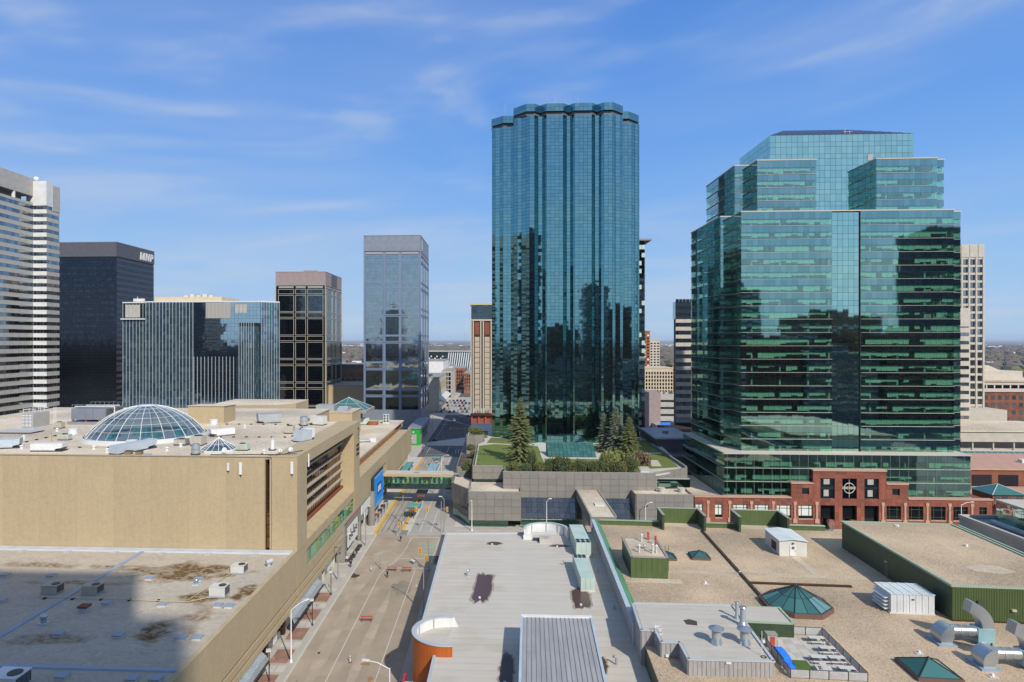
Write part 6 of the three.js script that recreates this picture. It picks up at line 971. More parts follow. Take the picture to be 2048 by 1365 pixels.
  const pl = [[19.9, 97.8], [34.5, 98.5], [34.3, 81.6], [24.1, 81.1], [24.0, 85.5], [21.7, 85.4], [21.6, 88.8], [19.7, 88.7]].map(([x, d]) => [x, d]); part(T, 'wall', prism(pl, CR, 12.9), M.greySiding); part(T, 'roof', prism([[20.2, 97.4], [34.2, 98.1], [34, 81.9], [24.4, 81.4], [24.3, 85.8], [22, 85.7], [21.9, 89.1], [20, 89]], 12.9, 12.95), M.membrane2);
  for (let i = 0; i < pl.length; i++) { const a = pl[(i + 1) % pl.length], b = pl[i], f = face(a, b), n = Math.max(1, Math.round(f.L / .55)), c = f.at(f.L / 2, 0); part(T, 'coping', (() => { const g = new THREE.BoxGeometry(f.L + .2, .2, .35); g.rotateY(f.yaw); g.translate(c[0], 13.0, -c[1]); return uvm(g); })(), M.flash); if (i >= 1 || true) for (let k = 0; k < n; k++) { const q = f.at((k + .5) * f.L / n, .04); if (i === 0) continue; const g = new THREE.BoxGeometry(f.L / n - .05, 12.85 - CR, .08); g.rotateY(f.yaw); g.translate(q[0], (12.85 + CR) / 2, -q[1]); part(T, 'siding_panel', uvm(g), M.greySiding); } }
  part(T, 'door', box(22.1, 23.4, CR, CR + 2.2, 85.2, 85.3), M.paleBlue); part(T, 'wall_lamp', box(21.3 + .9, 22.6, CR + 2.9, CR + 3.2, 85.1, 85.3), M.white); part(T, 'louvre_panel', box(32.2, 33.4, 8.6, 11, 81.2, 81.4), M.offwhite); part(T, 'scupper', box(28.6, 29.2, 12.6, 12.85, 81.1, 81.3), M.white);
  part(T, 'ladder', join([rod([21.5, CR + .5, 88.5], [21.5, 14, 88.5], .05), rod([22.2, CR + .5, 88.5], [22.2, 14, 88.5], .05), ...Array.from({ length: 10 }, (_, k) => rod([21.5, CR + .8 + k * .5, 88.5], [22.2, CR + .8 + k * .5, 88.5], .03))]), M.poleWhite); for (const y of [12.2, 13, 13.7]) part(T, 'ladder_hoop', (() => { const g = new THREE.TorusGeometry(.5, .04, 5, 16); g.rotateX(Math.PI / 2); g.translate(21.85, y, -88.1); return uvm(g); })(), M.poleWhite);
  part(T, 'green_annex', box(34.6, 41, GR, 12.9, 92.8, 98.2), M.greenCladDark); part(T, 'annex_roof', box(34.7, 40.8, 12.9, 12.96, 93, 98), M.membrane2); part(T, 'annex_coping', join([box(34.6, 41, 12.9, 13.1, 92.7, 93), box(40.8, 41.1, 12.9, 13.12, 92.7, 98.3), box(34.6, 41, 12.9, 13.1, 98, 98.3)]), M.greenTrim);
  part(T, 'drain_patch', sheet([[26.2, 91.2], [27.6, 91], [27.9, 92.4], [27, 93], [26.1, 92.6]], 12.962), M.water);
  const hat = (x, d, h, r, label) => { const T = thing('exhaust_stack', label, 'vent stack', [x, 12.95, d]); part(T, 'base', cyl(x, d, 12.95, 13.7, r * 1.45, r * 1.0, 8), M.galv); part(T, 'pipe', cyl(x, d, 13.7, 12.95 + h, r, r, 18), M.galvMatte); part(T, 'band', cyl(x, d, 13.7 + h * .35, 13.78 + h * .35, r * 1.05, r * 1.05, 18), M.galv); part(T, 'cap', cyl(x, d, 12.95 + h + .1, 12.95 + h + .5, r * 1.75, r * .2, 18), M.galv); part(T, 'cap_rim', cyl(x, d, 12.95 + h, 12.95 + h + .12, r * 1.75, r * 1.75, 18), M.galv); };
  hat(28.7, 85.8, 1.9, .55, 'galvanised exhaust stack with a wide conical hat beside the roof drain'); hat(32.3, 86.0, 1.9, .55, 'galvanised exhaust stack with a wide conical hat by the eastern parapet'); 
  const thin = (x, d, h, r, label) => { const T = thing('flue_pipe', label, 'vent stack', [x, 12.95, d]); part(T, 'base', cyl(x, d, 12.95, 13.5, r * 2, r), M.galv); part(T, 'pipe', cyl(x, d, 13.5, 12.95 + h, r, r, 14), M.galvMatte); part(T, 'cap', cyl(x, d, 12.95 + h, 12.95 + h + .15, r * 1.5, r * 1.2, 14), M.galv); }; thin(33.7, 93.9, 2.2, .2, 'thin galvanised flue pipe at the back of the grey plant block'); thin(33.8, 91.6, 2.5, .36, 'thick galvanised flue pipe behind the eastern hatted stack');
  T = thing('whip_aerial', 'thin whip aerial with coiled cable at the corner of the grey plant block', 'aerial', [33.4, 12.95, 83]); part(T, 'mast', rod([33.4, 12.95, 83], [33.4, 16, 83], .04), M.poleWhite); part(T, 'junction', tbox(33.6, 83, .3, 14.6, 14.9, .3), M.white); part(T, 'coil', (() => { const g = new THREE.TorusGeometry(.3, .05, 5, 14); g.rotateX(1.57); g.translate(33.5, 13.02, -82.6); return uvm(g); })(), M.groove);
  // roof patio
  T = thing('patio_deck', 'paved roof patio with a square of green turf', 'patio', [41, GR, 88]);
  for (let i = 0; i < 7; i++) for (let j = 0; j < 9; j++) part(T, 'paving_slab', box(36.6 + i * 1.2, 37.77 + i * 1.2, GR, GR + .08 + .008 * hash(i, j), 82 + j * 1.27, 83.24 + j * 1.27), (i + j) % 3 ? M.concretePale : M.concrete); part(T, 'turf', box(37.7, 39.9, GR + .09, GR + .13, 82.4, 86.2), M.turf); part(T, 'turf_edge', join([box(39.9, 40.05, GR + .09, GR + .16, 82.2, 86.4), box(37.6, 39.9, GR + .09, GR + .16, 86.2, 86.4)]), M.concretePale); part(T, 'planter', box(36.6, 38.4, GR, GR + .3, 92.2, 94.4), M.greenCladDark);
  T = thing('mesh_fence', 'black wire mesh fence on white backing round the roof patio', 'fence', [41, GR, 82]);
  const seg = [[[36.3, 94.0], [45.2, 94.0]], [[45.2, 94], [45.2, 81.7]], [[45.2, 81.7], [36.3, 81.7]], [[36.3, 81.7], [36.3, 90]]]; tFence();
  function tFence() { for (const [a, b] of seg) { const L = Math.hypot(b[0] - a[0], b[1] - a[1]), n = Math.max(2, Math.round(L / 2.2)); for (let k = 0; k < n; k++) { const p = (t) => [mix(a[0], b[0], t), mix(a[1], b[1], t)], q = p(k / n), r = p((k + 1) / n); part(T, 'post', rod([q[0], GR, q[1]], [q[0], GR + 1.15, q[1]], .05), M.darkMetal); part(T, 'top_rail', rod([q[0], GR + 1.12, q[1]], [r[0], GR + 1.12, r[1]], .045), M.darkMetal); const f = face(q, r), c = f.at(f.L / 2, 0), g = new THREE.BoxGeometry(f.L - .12, .95, .02); g.rotateY(f.yaw); g.translate(c[0], GR + .58, -c[1]); part(T, 'mesh_panel', uvm(g), fenceM); const w = []; for (let m = 0; m < 14; m++) { const t0 = m / 14; const x0 = mix(q[0], r[0], t0), d0 = mix(q[1], r[1], t0), x1 = mix(q[0], r[0], Math.min(1, t0 + .35)), d1 = mix(q[1], r[1], Math.min(1, t0 + .35)); w.push(rod([x0, GR + .1, d0], [x1, GR + 1.05, d1], .012, 3), rod([x1, GR + .1, d1], [x0, GR + 1.05, d0], .012, 3)); } part(T, 'wire', join(w), M.darkMetal); } } }
  const P0 = thing('picnic_table', 'grey picnic table with two benches set square to the roof patio fence', 'picnic table', [0, GR, 0], 'picnic tables on the roof patio');
  const lb = (w, h, d, x, y, z) => uvm(new THREE.BoxGeometry(w, h, d).translate(x, y, z)); for (let k = 0; k < 5; k++) lpart(P0, 'top_slat', lb(1.9, .05, .15, 0, .78, -.32 + k * .16), M.offwhite); for (const z of [-.75, .75]) lpart(P0, 'bench', lb(1.9, .05, .28, 0, .46, z), M.offwhite); for (const x of [-.75, .75]) { lpart(P0, 'leg', rod([x, 0, -.6], [x, .76, .25], .04), M.darkMetal); lpart(P0, 'leg', rod([x, 0, .6], [x, .76, -.25], .04), M.darkMetal); lpart(P0, 'bench_bar', lb(.06, .06, 1.6, x, .41, 0), M.darkMetal); }
  [[43.3, 91.5], [43.5, 88.6], [41.3, 85.9], [43.5, 86.0], [43.5, 83.3]].forEach(([x, d], i) => (i ? copy(P0, [x, GR + .09, d]) : P0.position.set(x, GR + .09, -d))); copy(P0, [40.9, GR + .09, 83.2], 1.45, 'grey picnic table turned crosswise beside the green turf square');
  T = thing('tarp_covered_grill', 'grill under a bright blue tarp beside the green turf', 'grill', [37, GR, 86]);
  part(T, 'tarp', (() => { const g = new THREE.BoxGeometry(.95, 1.0, 3.4, 5, 4, 12); const p = g.attributes.position; for (let i = 0; i < p.count; i++) { const y = p.getY(i), z = p.getZ(i); p.setX(i, p.getX(i) * (1 + .18 * (.5 - y)) + .12 * (hash(i, 2) - .5)); p.setY(i, y + .09 * (hash(i, 5) - .5) - (Math.abs(z) > 1.2 ? .28 * (Math.abs(z) - 1.2) : 0)); } g.computeVertexNormals(); g.translate(37, GR + .62, -86.2); return uvm(g); })(), M.blueTarp); part(T, 'cart', box(36.7, 37.3, GR + .08, GR + .3, 84.6, 87.8), M.darkMetal); part(T, 'tarp_tail', (() => { const g = new THREE.BoxGeometry(.8, .35, .9, 4, 2, 4), p = g.attributes.position; for (let i = 0; i < p.count; i++) p.setY(i, p.getY(i) + .2 * hash(i, 1)); g.computeVertexNormals(); g.translate(37.2, GR + .28, -84); return uvm(g); })(), M.blueTarp);
  T = thing('tool_cabinet', 'grey cabinet with a red inside standing by the green annex', 'cabinet', [36.9, GR, 90]); part(T, 'body', box(36.4, 37.6, GR + .08, GR + 1.7, 89.6, 90.6), M.lightConcrete); part(T, 'open_front', box(36.7, 37.3, GR + .2, GR + 1.5, 89.56, 89.6), M.redSteel); part(T, 'cap', box(36.3, 37.7, GR + 1.7, GR + 1.8, 89.5, 90.7), M.coping); part(T, 'side_box', box(37.65, 38.3, GR + .08, GR + 1, 89.6, 90.3), M.concretePale);
  // big silver ducts with elbows
  const duct = (x, d, label) => { const T = thing('silver_duct', label, 'duct', [x, GR, d]); const el = (cx, cy, r0, r1, a0, a1, n = 10) => { const o = [], i = []; for (let k = 0; k <= n; k++) { const a = a0 + (a1 - a0) * k / n; o.push([cx + Math.cos(a) * r1, cy + Math.sin(a) * r1]); i.unshift([cx + Math.cos(a) * r0, cy + Math.sin(a) * r0]); } return [...o, ...i]; };
    part(T, 'curb', box(x - 1.2, x + 1.2, GR, GR + .25, d - 1, d + 2.2), M.flashBlue); part(T, 'intake_elbow', sweep(el(x + .9, GR + .9, .15, 1.7, 1.57, 3.3), d - .8, d + 1.6, (a, b, s) => [a - .1, b, s]), M.galv); part(T, 'intake_foot', box(x - .75, x + .7, GR + .25, GR + 1.0, d - .6, d + 1.4), M.galv); part(T, 'round_run', rod([x + .7, GR + 1.7, d + .5], [x + 4.2, GR + 1.7, d + .5], .72, 20), M.galv); for (let k = 0; k < 4; k++) part(T, 'flange', rod([x + 1.1 + k * .95, GR + 1.7, d + .5], [x + 1.18 + k * .95, GR + 1.7, d + .5], .77, 20), M.galvMatte); part(T, 'plenum', box(x + 4.1, x + 6.2, GR + .5, GR + 2.3, d - .3, d + 1.5), M.tealPale); for (const q of [4.4, 5.9]) part(T, 'leg', box(x + q, x + q + .15, GR, GR + .5, d, d + .15), M.darkMetal); part(T, 'riser_elbow', sweep(el(x + 2.6, GR + 2.3, 2.1, 3.6, 0, 1.35, 12), d - .2, d + 1.4, (a, b, s) => [a, b, s]), M.galv); };
  duct(60.6, 93.2, 'big silver duct with two elbows on a blue plenum close to the green shed'); duct(61.8, 86.8, 'second big silver duct with two elbows farther from the green shed');
  T = thing('duct_grating', 'low steel walkway frame east of the silver ducts', 'grating', [72, GR, 92]); part(T, 'frame', join([box(71, 76, GR + .5, GR + .6, 92, 93.4), ...[71, 73.5, 76].flatMap((x) => [rod([x, GR, 92], [x, GR + 1.5, 92], .04), rod([x, GR, 93.4], [x, GR + 1.5, 93.4], .04)])]), M.darkMetal); part(T, 'rail', bar([[71, GR + 1.5, 92], [76, GR + 1.5, 92]], .04), M.darkMetal); part(T, 'pad', box(71, 76, GR, GR + .15, 87, 88.5), M.flash);
  for (const [x, d, l] of [[34.2, 112.4, 'small white pipe vent on the gravel beside the gutter curb'], [61, 84.6, 'small white roof drain hood beside the second silver duct'], [55.6, 90, 'small white roof drain hood west of the silver ducts'], [41.5, 118, 'small white box on the gutter curb']]) { T = thing('roof_drain_hood', l, 'vent', [x, GR, d]); part(T, 'pad', box(x - .5, x + .5, GR, GR + .08, d - .4, d + .4), M.concretePale); part(T, 'hood', cyl(x, d, GR + .08, GR + .4, .22, .15, 10), M.white); }
}
for (const T of scene.children) {                            // set the whole block three degrees clockwise, about its street corner
  if (before.has(T)) continue;
  const px = T.position.x - 20, pz = T.position.z + 95, a = -.052, c = Math.cos(a), s = Math.sin(a);
  T.position.x = 20 + px * c + pz * s; T.position.z = -95 - px * s + pz * c; T.rotation.y += a;
}
// ================================================================ things in the street
function tallLamp(x, d, h, ang, len, m, label) { const T = thing('street_lamp', label, 'street lamp', [x, .12, d]); part(T, 'base', cyl(x, d, .12, .5, .28, .24, 10), m); part(T, 'pole', rod([x, .5, d], [x, h, d], .14, 10, .09), m); const ex = x + Math.cos(ang) * len, ed = d + Math.sin(ang) * len; part(T, 'arm', bar([[x, h - .1, d], [mix(x, ex, .5), h + .55, mix(d, ed, .5)], [ex, h + .75, ed]], .06), m); const g = new THREE.BoxGeometry(.9, .16, .35); g.rotateY(ang); g.translate(ex, h + .72, -ed); part(T, 'lamp_head', uvm(g), M.poleWhite); }
tallLamp(-33.3, 103.4, 8.6, .9, 3, M.poleWhite, 'tall white street lamp on the red-paved sidewalk by the mall'); tallLamp(-34.6, 139.5, 8.8, .9, 3, M.poleGrey, 'tall grey street lamp by the mall entrance'); tallLamp(-14.1, 123.5, 8.6, 2.4, 3.2, M.poleGrey, 'tall grey street lamp in the shade of the low grey building'); tallLamp(-33.4, 163.4, 9.5, -.3, 1, M.poleGrey, 'tall grey street lamp at the start of the tram platform'); tallLamp(-22, 222, 10, 0, 1.2, M.poleGrey, 'slim grey street lamp standing by the tram stop'); tallLamp(-21, 243, 8.5, 0, 2.4, M.poleWhite, 'white street lamp beyond the footbridge'); tallLamp(-14.5, 176, 9, 3, 1, M.poleGrey, 'slim grey lamp at the corner by the granite podium'); tallLamp(13.3, 177, 8.5, .2, 1, M.poleWhite, 'white lamp in front of the sloping glass arcade'); tallLamp(-7, 177.5, 7.5, 2, .4, M.poleWhite, 'white lamp in front of the granite block with mint glass'); tallLamp(40, 178, 7.5, .3, 1.6, M.poleWhite, 'white lamp in front of the eastern granite block'); tallLamp(124.5, 181, 8, .1, 3, M.poleWhite, 'white lamp in front of the eastern arcade windows'); tallLamp(-36.8, 268, 9, 1, .4, M.poleWhite, 'white lamp near the far end of the mall'); tallLamp(-37, 370, 9, 0, 1.5, M.poleGrey, 'street lamp beside the blue tower plinth'); tallLamp(-13.7, 82, 10.4, 3.0, 3.2, M.poleWhite, 'white curved-arm street lamp beside the orange drum');
const PL = thing('pedestrian_lamp', 'short pedestrian lamp with a curved white hood on the red-paved sidewalk', 'street lamp', [0, 0, 0], 'hooded lamps along the mall sidewalk');
lpart(PL, 'pole', rod([0, 0, 0], [0, 4.6, 0], .08, 8), M.poleDark); lpart(PL, 'base', uvm(new THREE.CylinderGeometry(.16, .2, .3, 8).translate(0, .15, 0)), M.poleDark); lpart(PL, 'hood', (() => { const g = new THREE.CylinderGeometry(.95, .95, 1.0, 14, 1, true, -.6, 1.2); g.rotateX(Math.PI / 2); g.rotateZ(Math.PI / 2 - .15); g.translate(-.1, 3.95, 0); return uvm(g); })(), M.white); lpart(PL, 'lamp_body', uvm(new THREE.BoxGeometry(.7, .25, .7).translate(-.1, 4.68, 0)), M.offwhite);
[[-34.8, 97.5], [-33.7, 116.9], [-34, 131.3]].forEach(([x, d], i) => (i ? copy(PL, [x, .12, d], .3) : (PL.position.set(x, .12, -d), (PL.rotation.y = .3))));
function barricade(x, d, turn, label) { const T = thing('barricade', label, 'barricade', [x, 0, d], undefined, turn); const b = (w, h, dp, px, py, pz) => uvm(new THREE.BoxGeometry(w, h, dp).translate(px, py, pz)); lpart(T, 'top_board', b(2.2, .24, .06, 0, .98, .06), M.redSteel); lpart(T, 'lower_board', b(2.2, .2, .06, 0, .5, .1), M.poleDark); for (const x of [-.85, .85]) { lpart(T, 'leg', rod([x, 0, -.4], [x, 1.1, .03], .05), M.redSteel); lpart(T, 'leg', rod([x, 0, .4], [x, 1.1, -.03], .05), M.redSteel); } }
barricade(-24.2, 119.3, .05, 'red barricade standing alone on the middle lane line'); barricade(-23.8, 145.6, -.02, 'red barricade beside the pedestrian at the stop line'); barricade(-20.4, 145.4, .04, 'red barricade beside the kerb lane at the stop line');
for (const [x, d, l] of [[-23.8, 104, 'slim white bollard on the road between two lanes'], [-28.6, 145.8, 'slim white bollard near the pedestrian on the open asphalt'], [-26.8, 147.5, 'thin grey post on the open asphalt with a long shadow']]) { const T = thing('bollard', l, 'bollard', [x, 0, d]); part(T, 'foot', cyl(x, d, 0, .08, .25), M.poleDark); part(T, 'post', cyl(x, d, .08, l.includes('thin') ? 3.2 : 1.1, .09, .08), l.includes('thin') ? M.poleGrey : M.white); part(T, 'band', cyl(x, d, .75, .87, .1), M.poleDark); }
// traffic signals
function signal(x, d, h, arms, label) { const T = thing('traffic_signal', label, 'traffic signal', [x, .1, d]); part(T, 'pole', rod([x, 0, d], [x, h, d], .13, 10, .1), M.poleGrey); part(T, 'base', cyl(x, d, 0, .5, .3, .2), M.poleGrey); for (const [ang, len, hy] of arms) { const e = [x + Math.cos(ang) * len, hy, d + Math.sin(ang) * len]; part(T, 'arm', rod([x, hy, d], e, .07), M.poleGrey); for (const t of len > 4 ? [1, .55] : [1]) { const px = mix(x, e[0], t), pd = mix(d, e[2], t), H = part(T, 'signal_head', box(px - .28, px + .28, hy - .9, hy + .5, pd - .15, pd + .15), M.sigYellow); for (let k = 0; k < 3; k++) part(H, 'lens', rod([px, hy + .25 - k * .42, pd - .22], [px, hy + .25 - k * .42, pd - .14], .15, 10), M.lens); } } }
signal(-15.6, 146.2, 7.5, [[2.9, 2, 4.6], [3.3, .5, 3.2]], 'traffic signal pole with a yellow head beside the green crosswalk'); signal(-15.3, 176.5, 8.4, [[3.1, 7, 6.2], [.2, 1.6, 6.2]], 'traffic signal pole with a long arm over the lanes by the granite podium'); signal(-26.8, 172.6, 6, [[0, .6, 3.2]], 'traffic signal pole at the head of the tram tracks'); signal(-17, 341, 7, [[3.1, 8, 6]], 'traffic signal pole with a long arm far up the street');
for (const [x, d, l] of [[-26.9, 184, 'grey tram wire mast between the tracks with a cross arm'], [-29, 347, 'grey tram wire mast far up the street']]) { const T = thing('wire_mast', l, 'mast', [x, 0, d]); part(T, 'pole', rod([x, 0, d], [x, 8, d], .12), M.poleGrey); part(T, 'cross_arm', rod([x - 2.6, 7.4, d], [x + 2.6, 7.4, d], .07), M.poleGrey); part(T, 'base', cyl(x, d, 0, .5, .3), M.concretePale); }
// footbridge
{
  const T = thing('footbridge', 'enclosed footbridge with green glass sides spanning the street', 'footbridge', [-24, 0, 208]);
  part(T, 'roof', box(-36, -12.4, 9.5, 9.9, 203.6, 210), M.paleStone); part(T, 'roof_edge', box(-36, -12.4, 9.3, 10.05, 203.3, 203.6), M.tanTrim); part(T, 'floor', box(-36, -12.4, 5.2, 5.7, 204.2, 209.6), M.darkMetal); part(T, 'roof_vent', box(-26.6, -25, 9.9, 10.1, 206, 207), M.galv);
  const it = []; cells(it, [-36, 204.3], [-12.4, 204.3], 20, [[5.7, 6.9, M.glassTint], [6.95, 8.1, M.glassTint], [8.15, 9.3, M.glassTint]], { gap: .1, t: .02 }); cells(it, [-12.4, 209.5], [-36, 209.5], 20, [[5.7, 9.3, M.glassTint]], { gap: .1, t: .02 }); pieces(T, 'glass_pane', it); for (let k = 0; k <= 20; k++) part(T, 'mullion', box(-36 + k * 1.18 - .05, -36 + k * 1.18 + .05, 5.6, 9.4, 204.15, 204.28), M.greenCladDark); for (const y of [6.92, 8.12]) part(T, 'rail', box(-36, -12.4, y - .05, y + .05, 204.14, 204.26), M.greenCladDark); for (let k = 0; k < 14; k++) part(T, 'inner_poster', box(-34.5 + k * 1.55, -33.7 + k * 1.55, 6.2 + .4 * (k % 2), 8.3, 207, 207.06), k % 3 ? M.blindPale : M.pipeYellow); part(T, 'grey_panel', box(-36, -33.4, 8.7, 9.3, 204.0, 204.14), M.mauve);
}
// tram stop shelters
function shelter(x0, x1, d0, d1, m, label) { const T = thing('tram_shelter', label, 'shelter', [(x0 + x1) / 2, .3, d0]); part(T, 'roof', box(x0, x1, 3.4, 3.6, d0, d1), m); part(T, 'roof_edge', join([box(x0 - .05, x1 + .05, 3.25, 3.5, d0 - .12, d0), box(x0 - .1, x0, 3.25, 3.5, d0, d1), box(x1, x1 + .1, 3.25, 3.5, d0, d1)]), M.darkMetal); const n = Math.max(2, Math.round((d1 - d0) / 5)); for (let k = 0; k < n; k++) part(T, 'post', rod([(x0 + x1) / 2, .3, d0 + .5 + k * (d1 - d0 - 1) / (n - 1)], [(x0 + x1) / 2, 3.4, d0 + .5 + k * (d1 - d0 - 1) / (n - 1)], .09), M.poleDark); part(T, 'bench', box(x0 + .6, x0 + 1.1, .3, .8, d0 + 1, d1 - 1), M.poleDark); part(T, 'notice', box(x0 + .5, x1 - .5, 2.4, 3, d0 + .1, d0 + .2), M.rust); }
shelter(-36.2, -33.7, 240, 259, M.teal, 'long teal-roofed tram shelter beside the mall shops'); shelter(-26.6, -23, 238.5, 256, M.tealPale, 'long pale blue tram shelter between track and lanes'); shelter(-26.2, -22.7, 188, 193, M.teal, 'short teal-roofed tram shelter in front of the footbridge'); shelter(-27, -23.7, 267, 271, M.teal, 'short teal-roofed tram shelter far beyond the footbridge'); shelter(-26, -22.6, 206, 211, M.greenCladDark, 'tram shelter with footbridge shade put into its dark roof colour');  // last shelter: the bridge shadow is put into its roof colour
// billboard on a round column with black frames
{
  let T = thing('billboard', 'tall bright blue billboard with a dark square and white letters on the mall front', 'billboard', [-35, 3, 190]);
  mat('boardBlue', [.0, .28, .85], .5); mat('boardNavy', [.0, .07, .45], .5);
  part(T, 'frame', box(-35.6, -35.0, 3.6, 13.3, 183, 198), M.darkMetal); part(T, 'panel', box(-35.0, -34.9, 4.1, 12.9, 183.7, 197.3), M.boardBlue); part(T, 'border', join([box(-34.9, -34.85, 12.7, 12.9, 183.7, 197.3), box(-34.9, -34.85, 4.1, 4.3, 183.7, 197.3), box(-34.9, -34.85, 4.9, 5.02, 185, 196)]), M.paleBlue); part(T, 'square', box(-34.9, -34.86, 7, 10.4, 187.3, 193.7), M.boardNavy); part(T, 'lettering', textAt('ATB', 1.7, .06, [-34.85, 8.7, 190.5], Math.PI / 2), M.white); for (let k = 0; k < 5; k++) part(T, 'catwalk_frame', bar([[-36, 12.5, 184 + k * 3.3], [-34.4, 14.6, 184 + k * 3.3], [-34.4, 14.6, 185.6 + k * 3.3], [-36, 12.5, 185.6 + k * 3.3]], .06), M.darkMetal);
  T = thing('round_column', 'thick grey concrete column under the blue billboard', 'column', [-35.3, 0, 181]); part(T, 'shaft', cyl(-35.4, 181, 0, 9.6, 1.0, 1.0, 18), M.granite3); part(T, 'foot', cyl(-35.4, 181, 0, 2, 1.04, 1.04, 18), M.granite2);
  T = thing('round_column', 'thin grey concrete column beside the white sign boards', 'column', [-36, 0, 168]); part(T, 'shaft', cyl(-36, 167.5, 0, 7, .55, .55, 14), M.granite3); part(T, 'foot', cyl(-36, 167.5, 0, .8, .6, .6, 14), M.granite2);
  for (let k = 0; k < 4; k++) { T = thing('steel_cafe_frame', 'black steel canopy frame standing on the tram platform, number counted from the round column'.replace(', number counted from the round column', ['', ' close to the round column', ' below the billboard', ' near the footbridge'][k] || ' at the billboard end'), 'frame', [-34.4, .3, 183 + k * 5]); const d = 183 + k * 5; for (const [x, e] of [[-34.9, 0], [-33.9, 0], [-34.9, 1.6], [-33.9, 1.6]]) part(T, 'leg', rod([x, .3, d + e], [x, 2.6, d + e], .05), M.poleDark); part(T, 'top', box(-35, -33.8, 2.6, 2.7, d - .1, d + 1.7), k === 0 ? M.redSteel : M.poleDark); part(T, 'brace', bar([[-34.9, .5, d], [-33.9, 2.5, d], [-33.9, .5, d + 1.6]], .04), M.poleDark); }
  T = thing('sign_portal', 'grey framed shop entrance with white sign boards and black lettering on the mall front', 'shop front', [-36, 0, 158]);
  part(T, 'portal', box(-37.6, -35.6, 0, 9.2, 150, 152), M.granite3); part(T, 'portal', box(-37.4, -35.7, 5.6, 9.1, 152, 178), M.granite3); part(T, 'red_line', box(-35.68, -35.6, 8.9, 9.1, 150, 168), M.redSteel); part(T, 'sign_board', box(-35.66, -35.5, 2.8, 7.4, 153, 163.6), M.white);
  for (const [d, y, l, h] of [[154.2, 4.2, 1.2, 1.4], [155.6, 4.6, .5, 2], [156.6, 4.3, 1.4, 1.2], [158.6, 4.7, .5, 2.1], [159.6, 4.5, 1.2, 1.3], [161.2, 4.9, 1.4, 1.2]]) part(T, 'sign_lettering', join([box(-35.5, -35.44, y, y + h, d, d + .35), box(-35.5, -35.44, y, y + .35, d, d + l), box(-35.5, -35.44, y + h * .6, y + h * .6 + .3, d, d + l)]), M.groove);
  part(T, 'sign_board', box(-35.66, -35.5, 6.4, 8.6, 168.4, 180), M.white); part(T, 'sign_board', box(-35.66, -35.5, 4.6, 6.1, 172, 176), M.white); for (let k = 0; k < 5; k++) part(T, 'bench', box(-35.2, -34.2, .12, .6, 151 + k * 2.6, 152.4 + k * 2.6), M.poleDark);
  T = thing('barrel_canopy', 'translucent grey barrel canopy over the mall doors between the hooded lamps', 'canopy', [-36.6, 0, 120]); const vault = (d0, d1) => { for (let k = 0; k < Math.round((d1 - d0) / 3); k++) { const a = d0 + k * 3, g = sweep([[-37.9, 3.6], [-37.1, 4.3], [-36.2, 4.35], [-35.4, 3.8], [-35.1, 3.0], [-35.2, 2.95], [-35.5, 3.65], [-36.2, 4.2], [-37.1, 4.15], [-37.9, 3.45]], a + .05, a + 2.95, (x, y, s) => [x, y, s]); part(T, 'vault_panel', g, M.galvMatte); } part(T, 'gutter', box(-35.2, -34.9, 2.75, 2.95, d0, d1), M.darkMetal); };
  vault(111, 129); T = thing('barrel_canopy', 'translucent grey barrel canopy over the mall doors beside the shaded wall', 'canopy', [-36.6, 0, 92]); vault(86, 98);
}
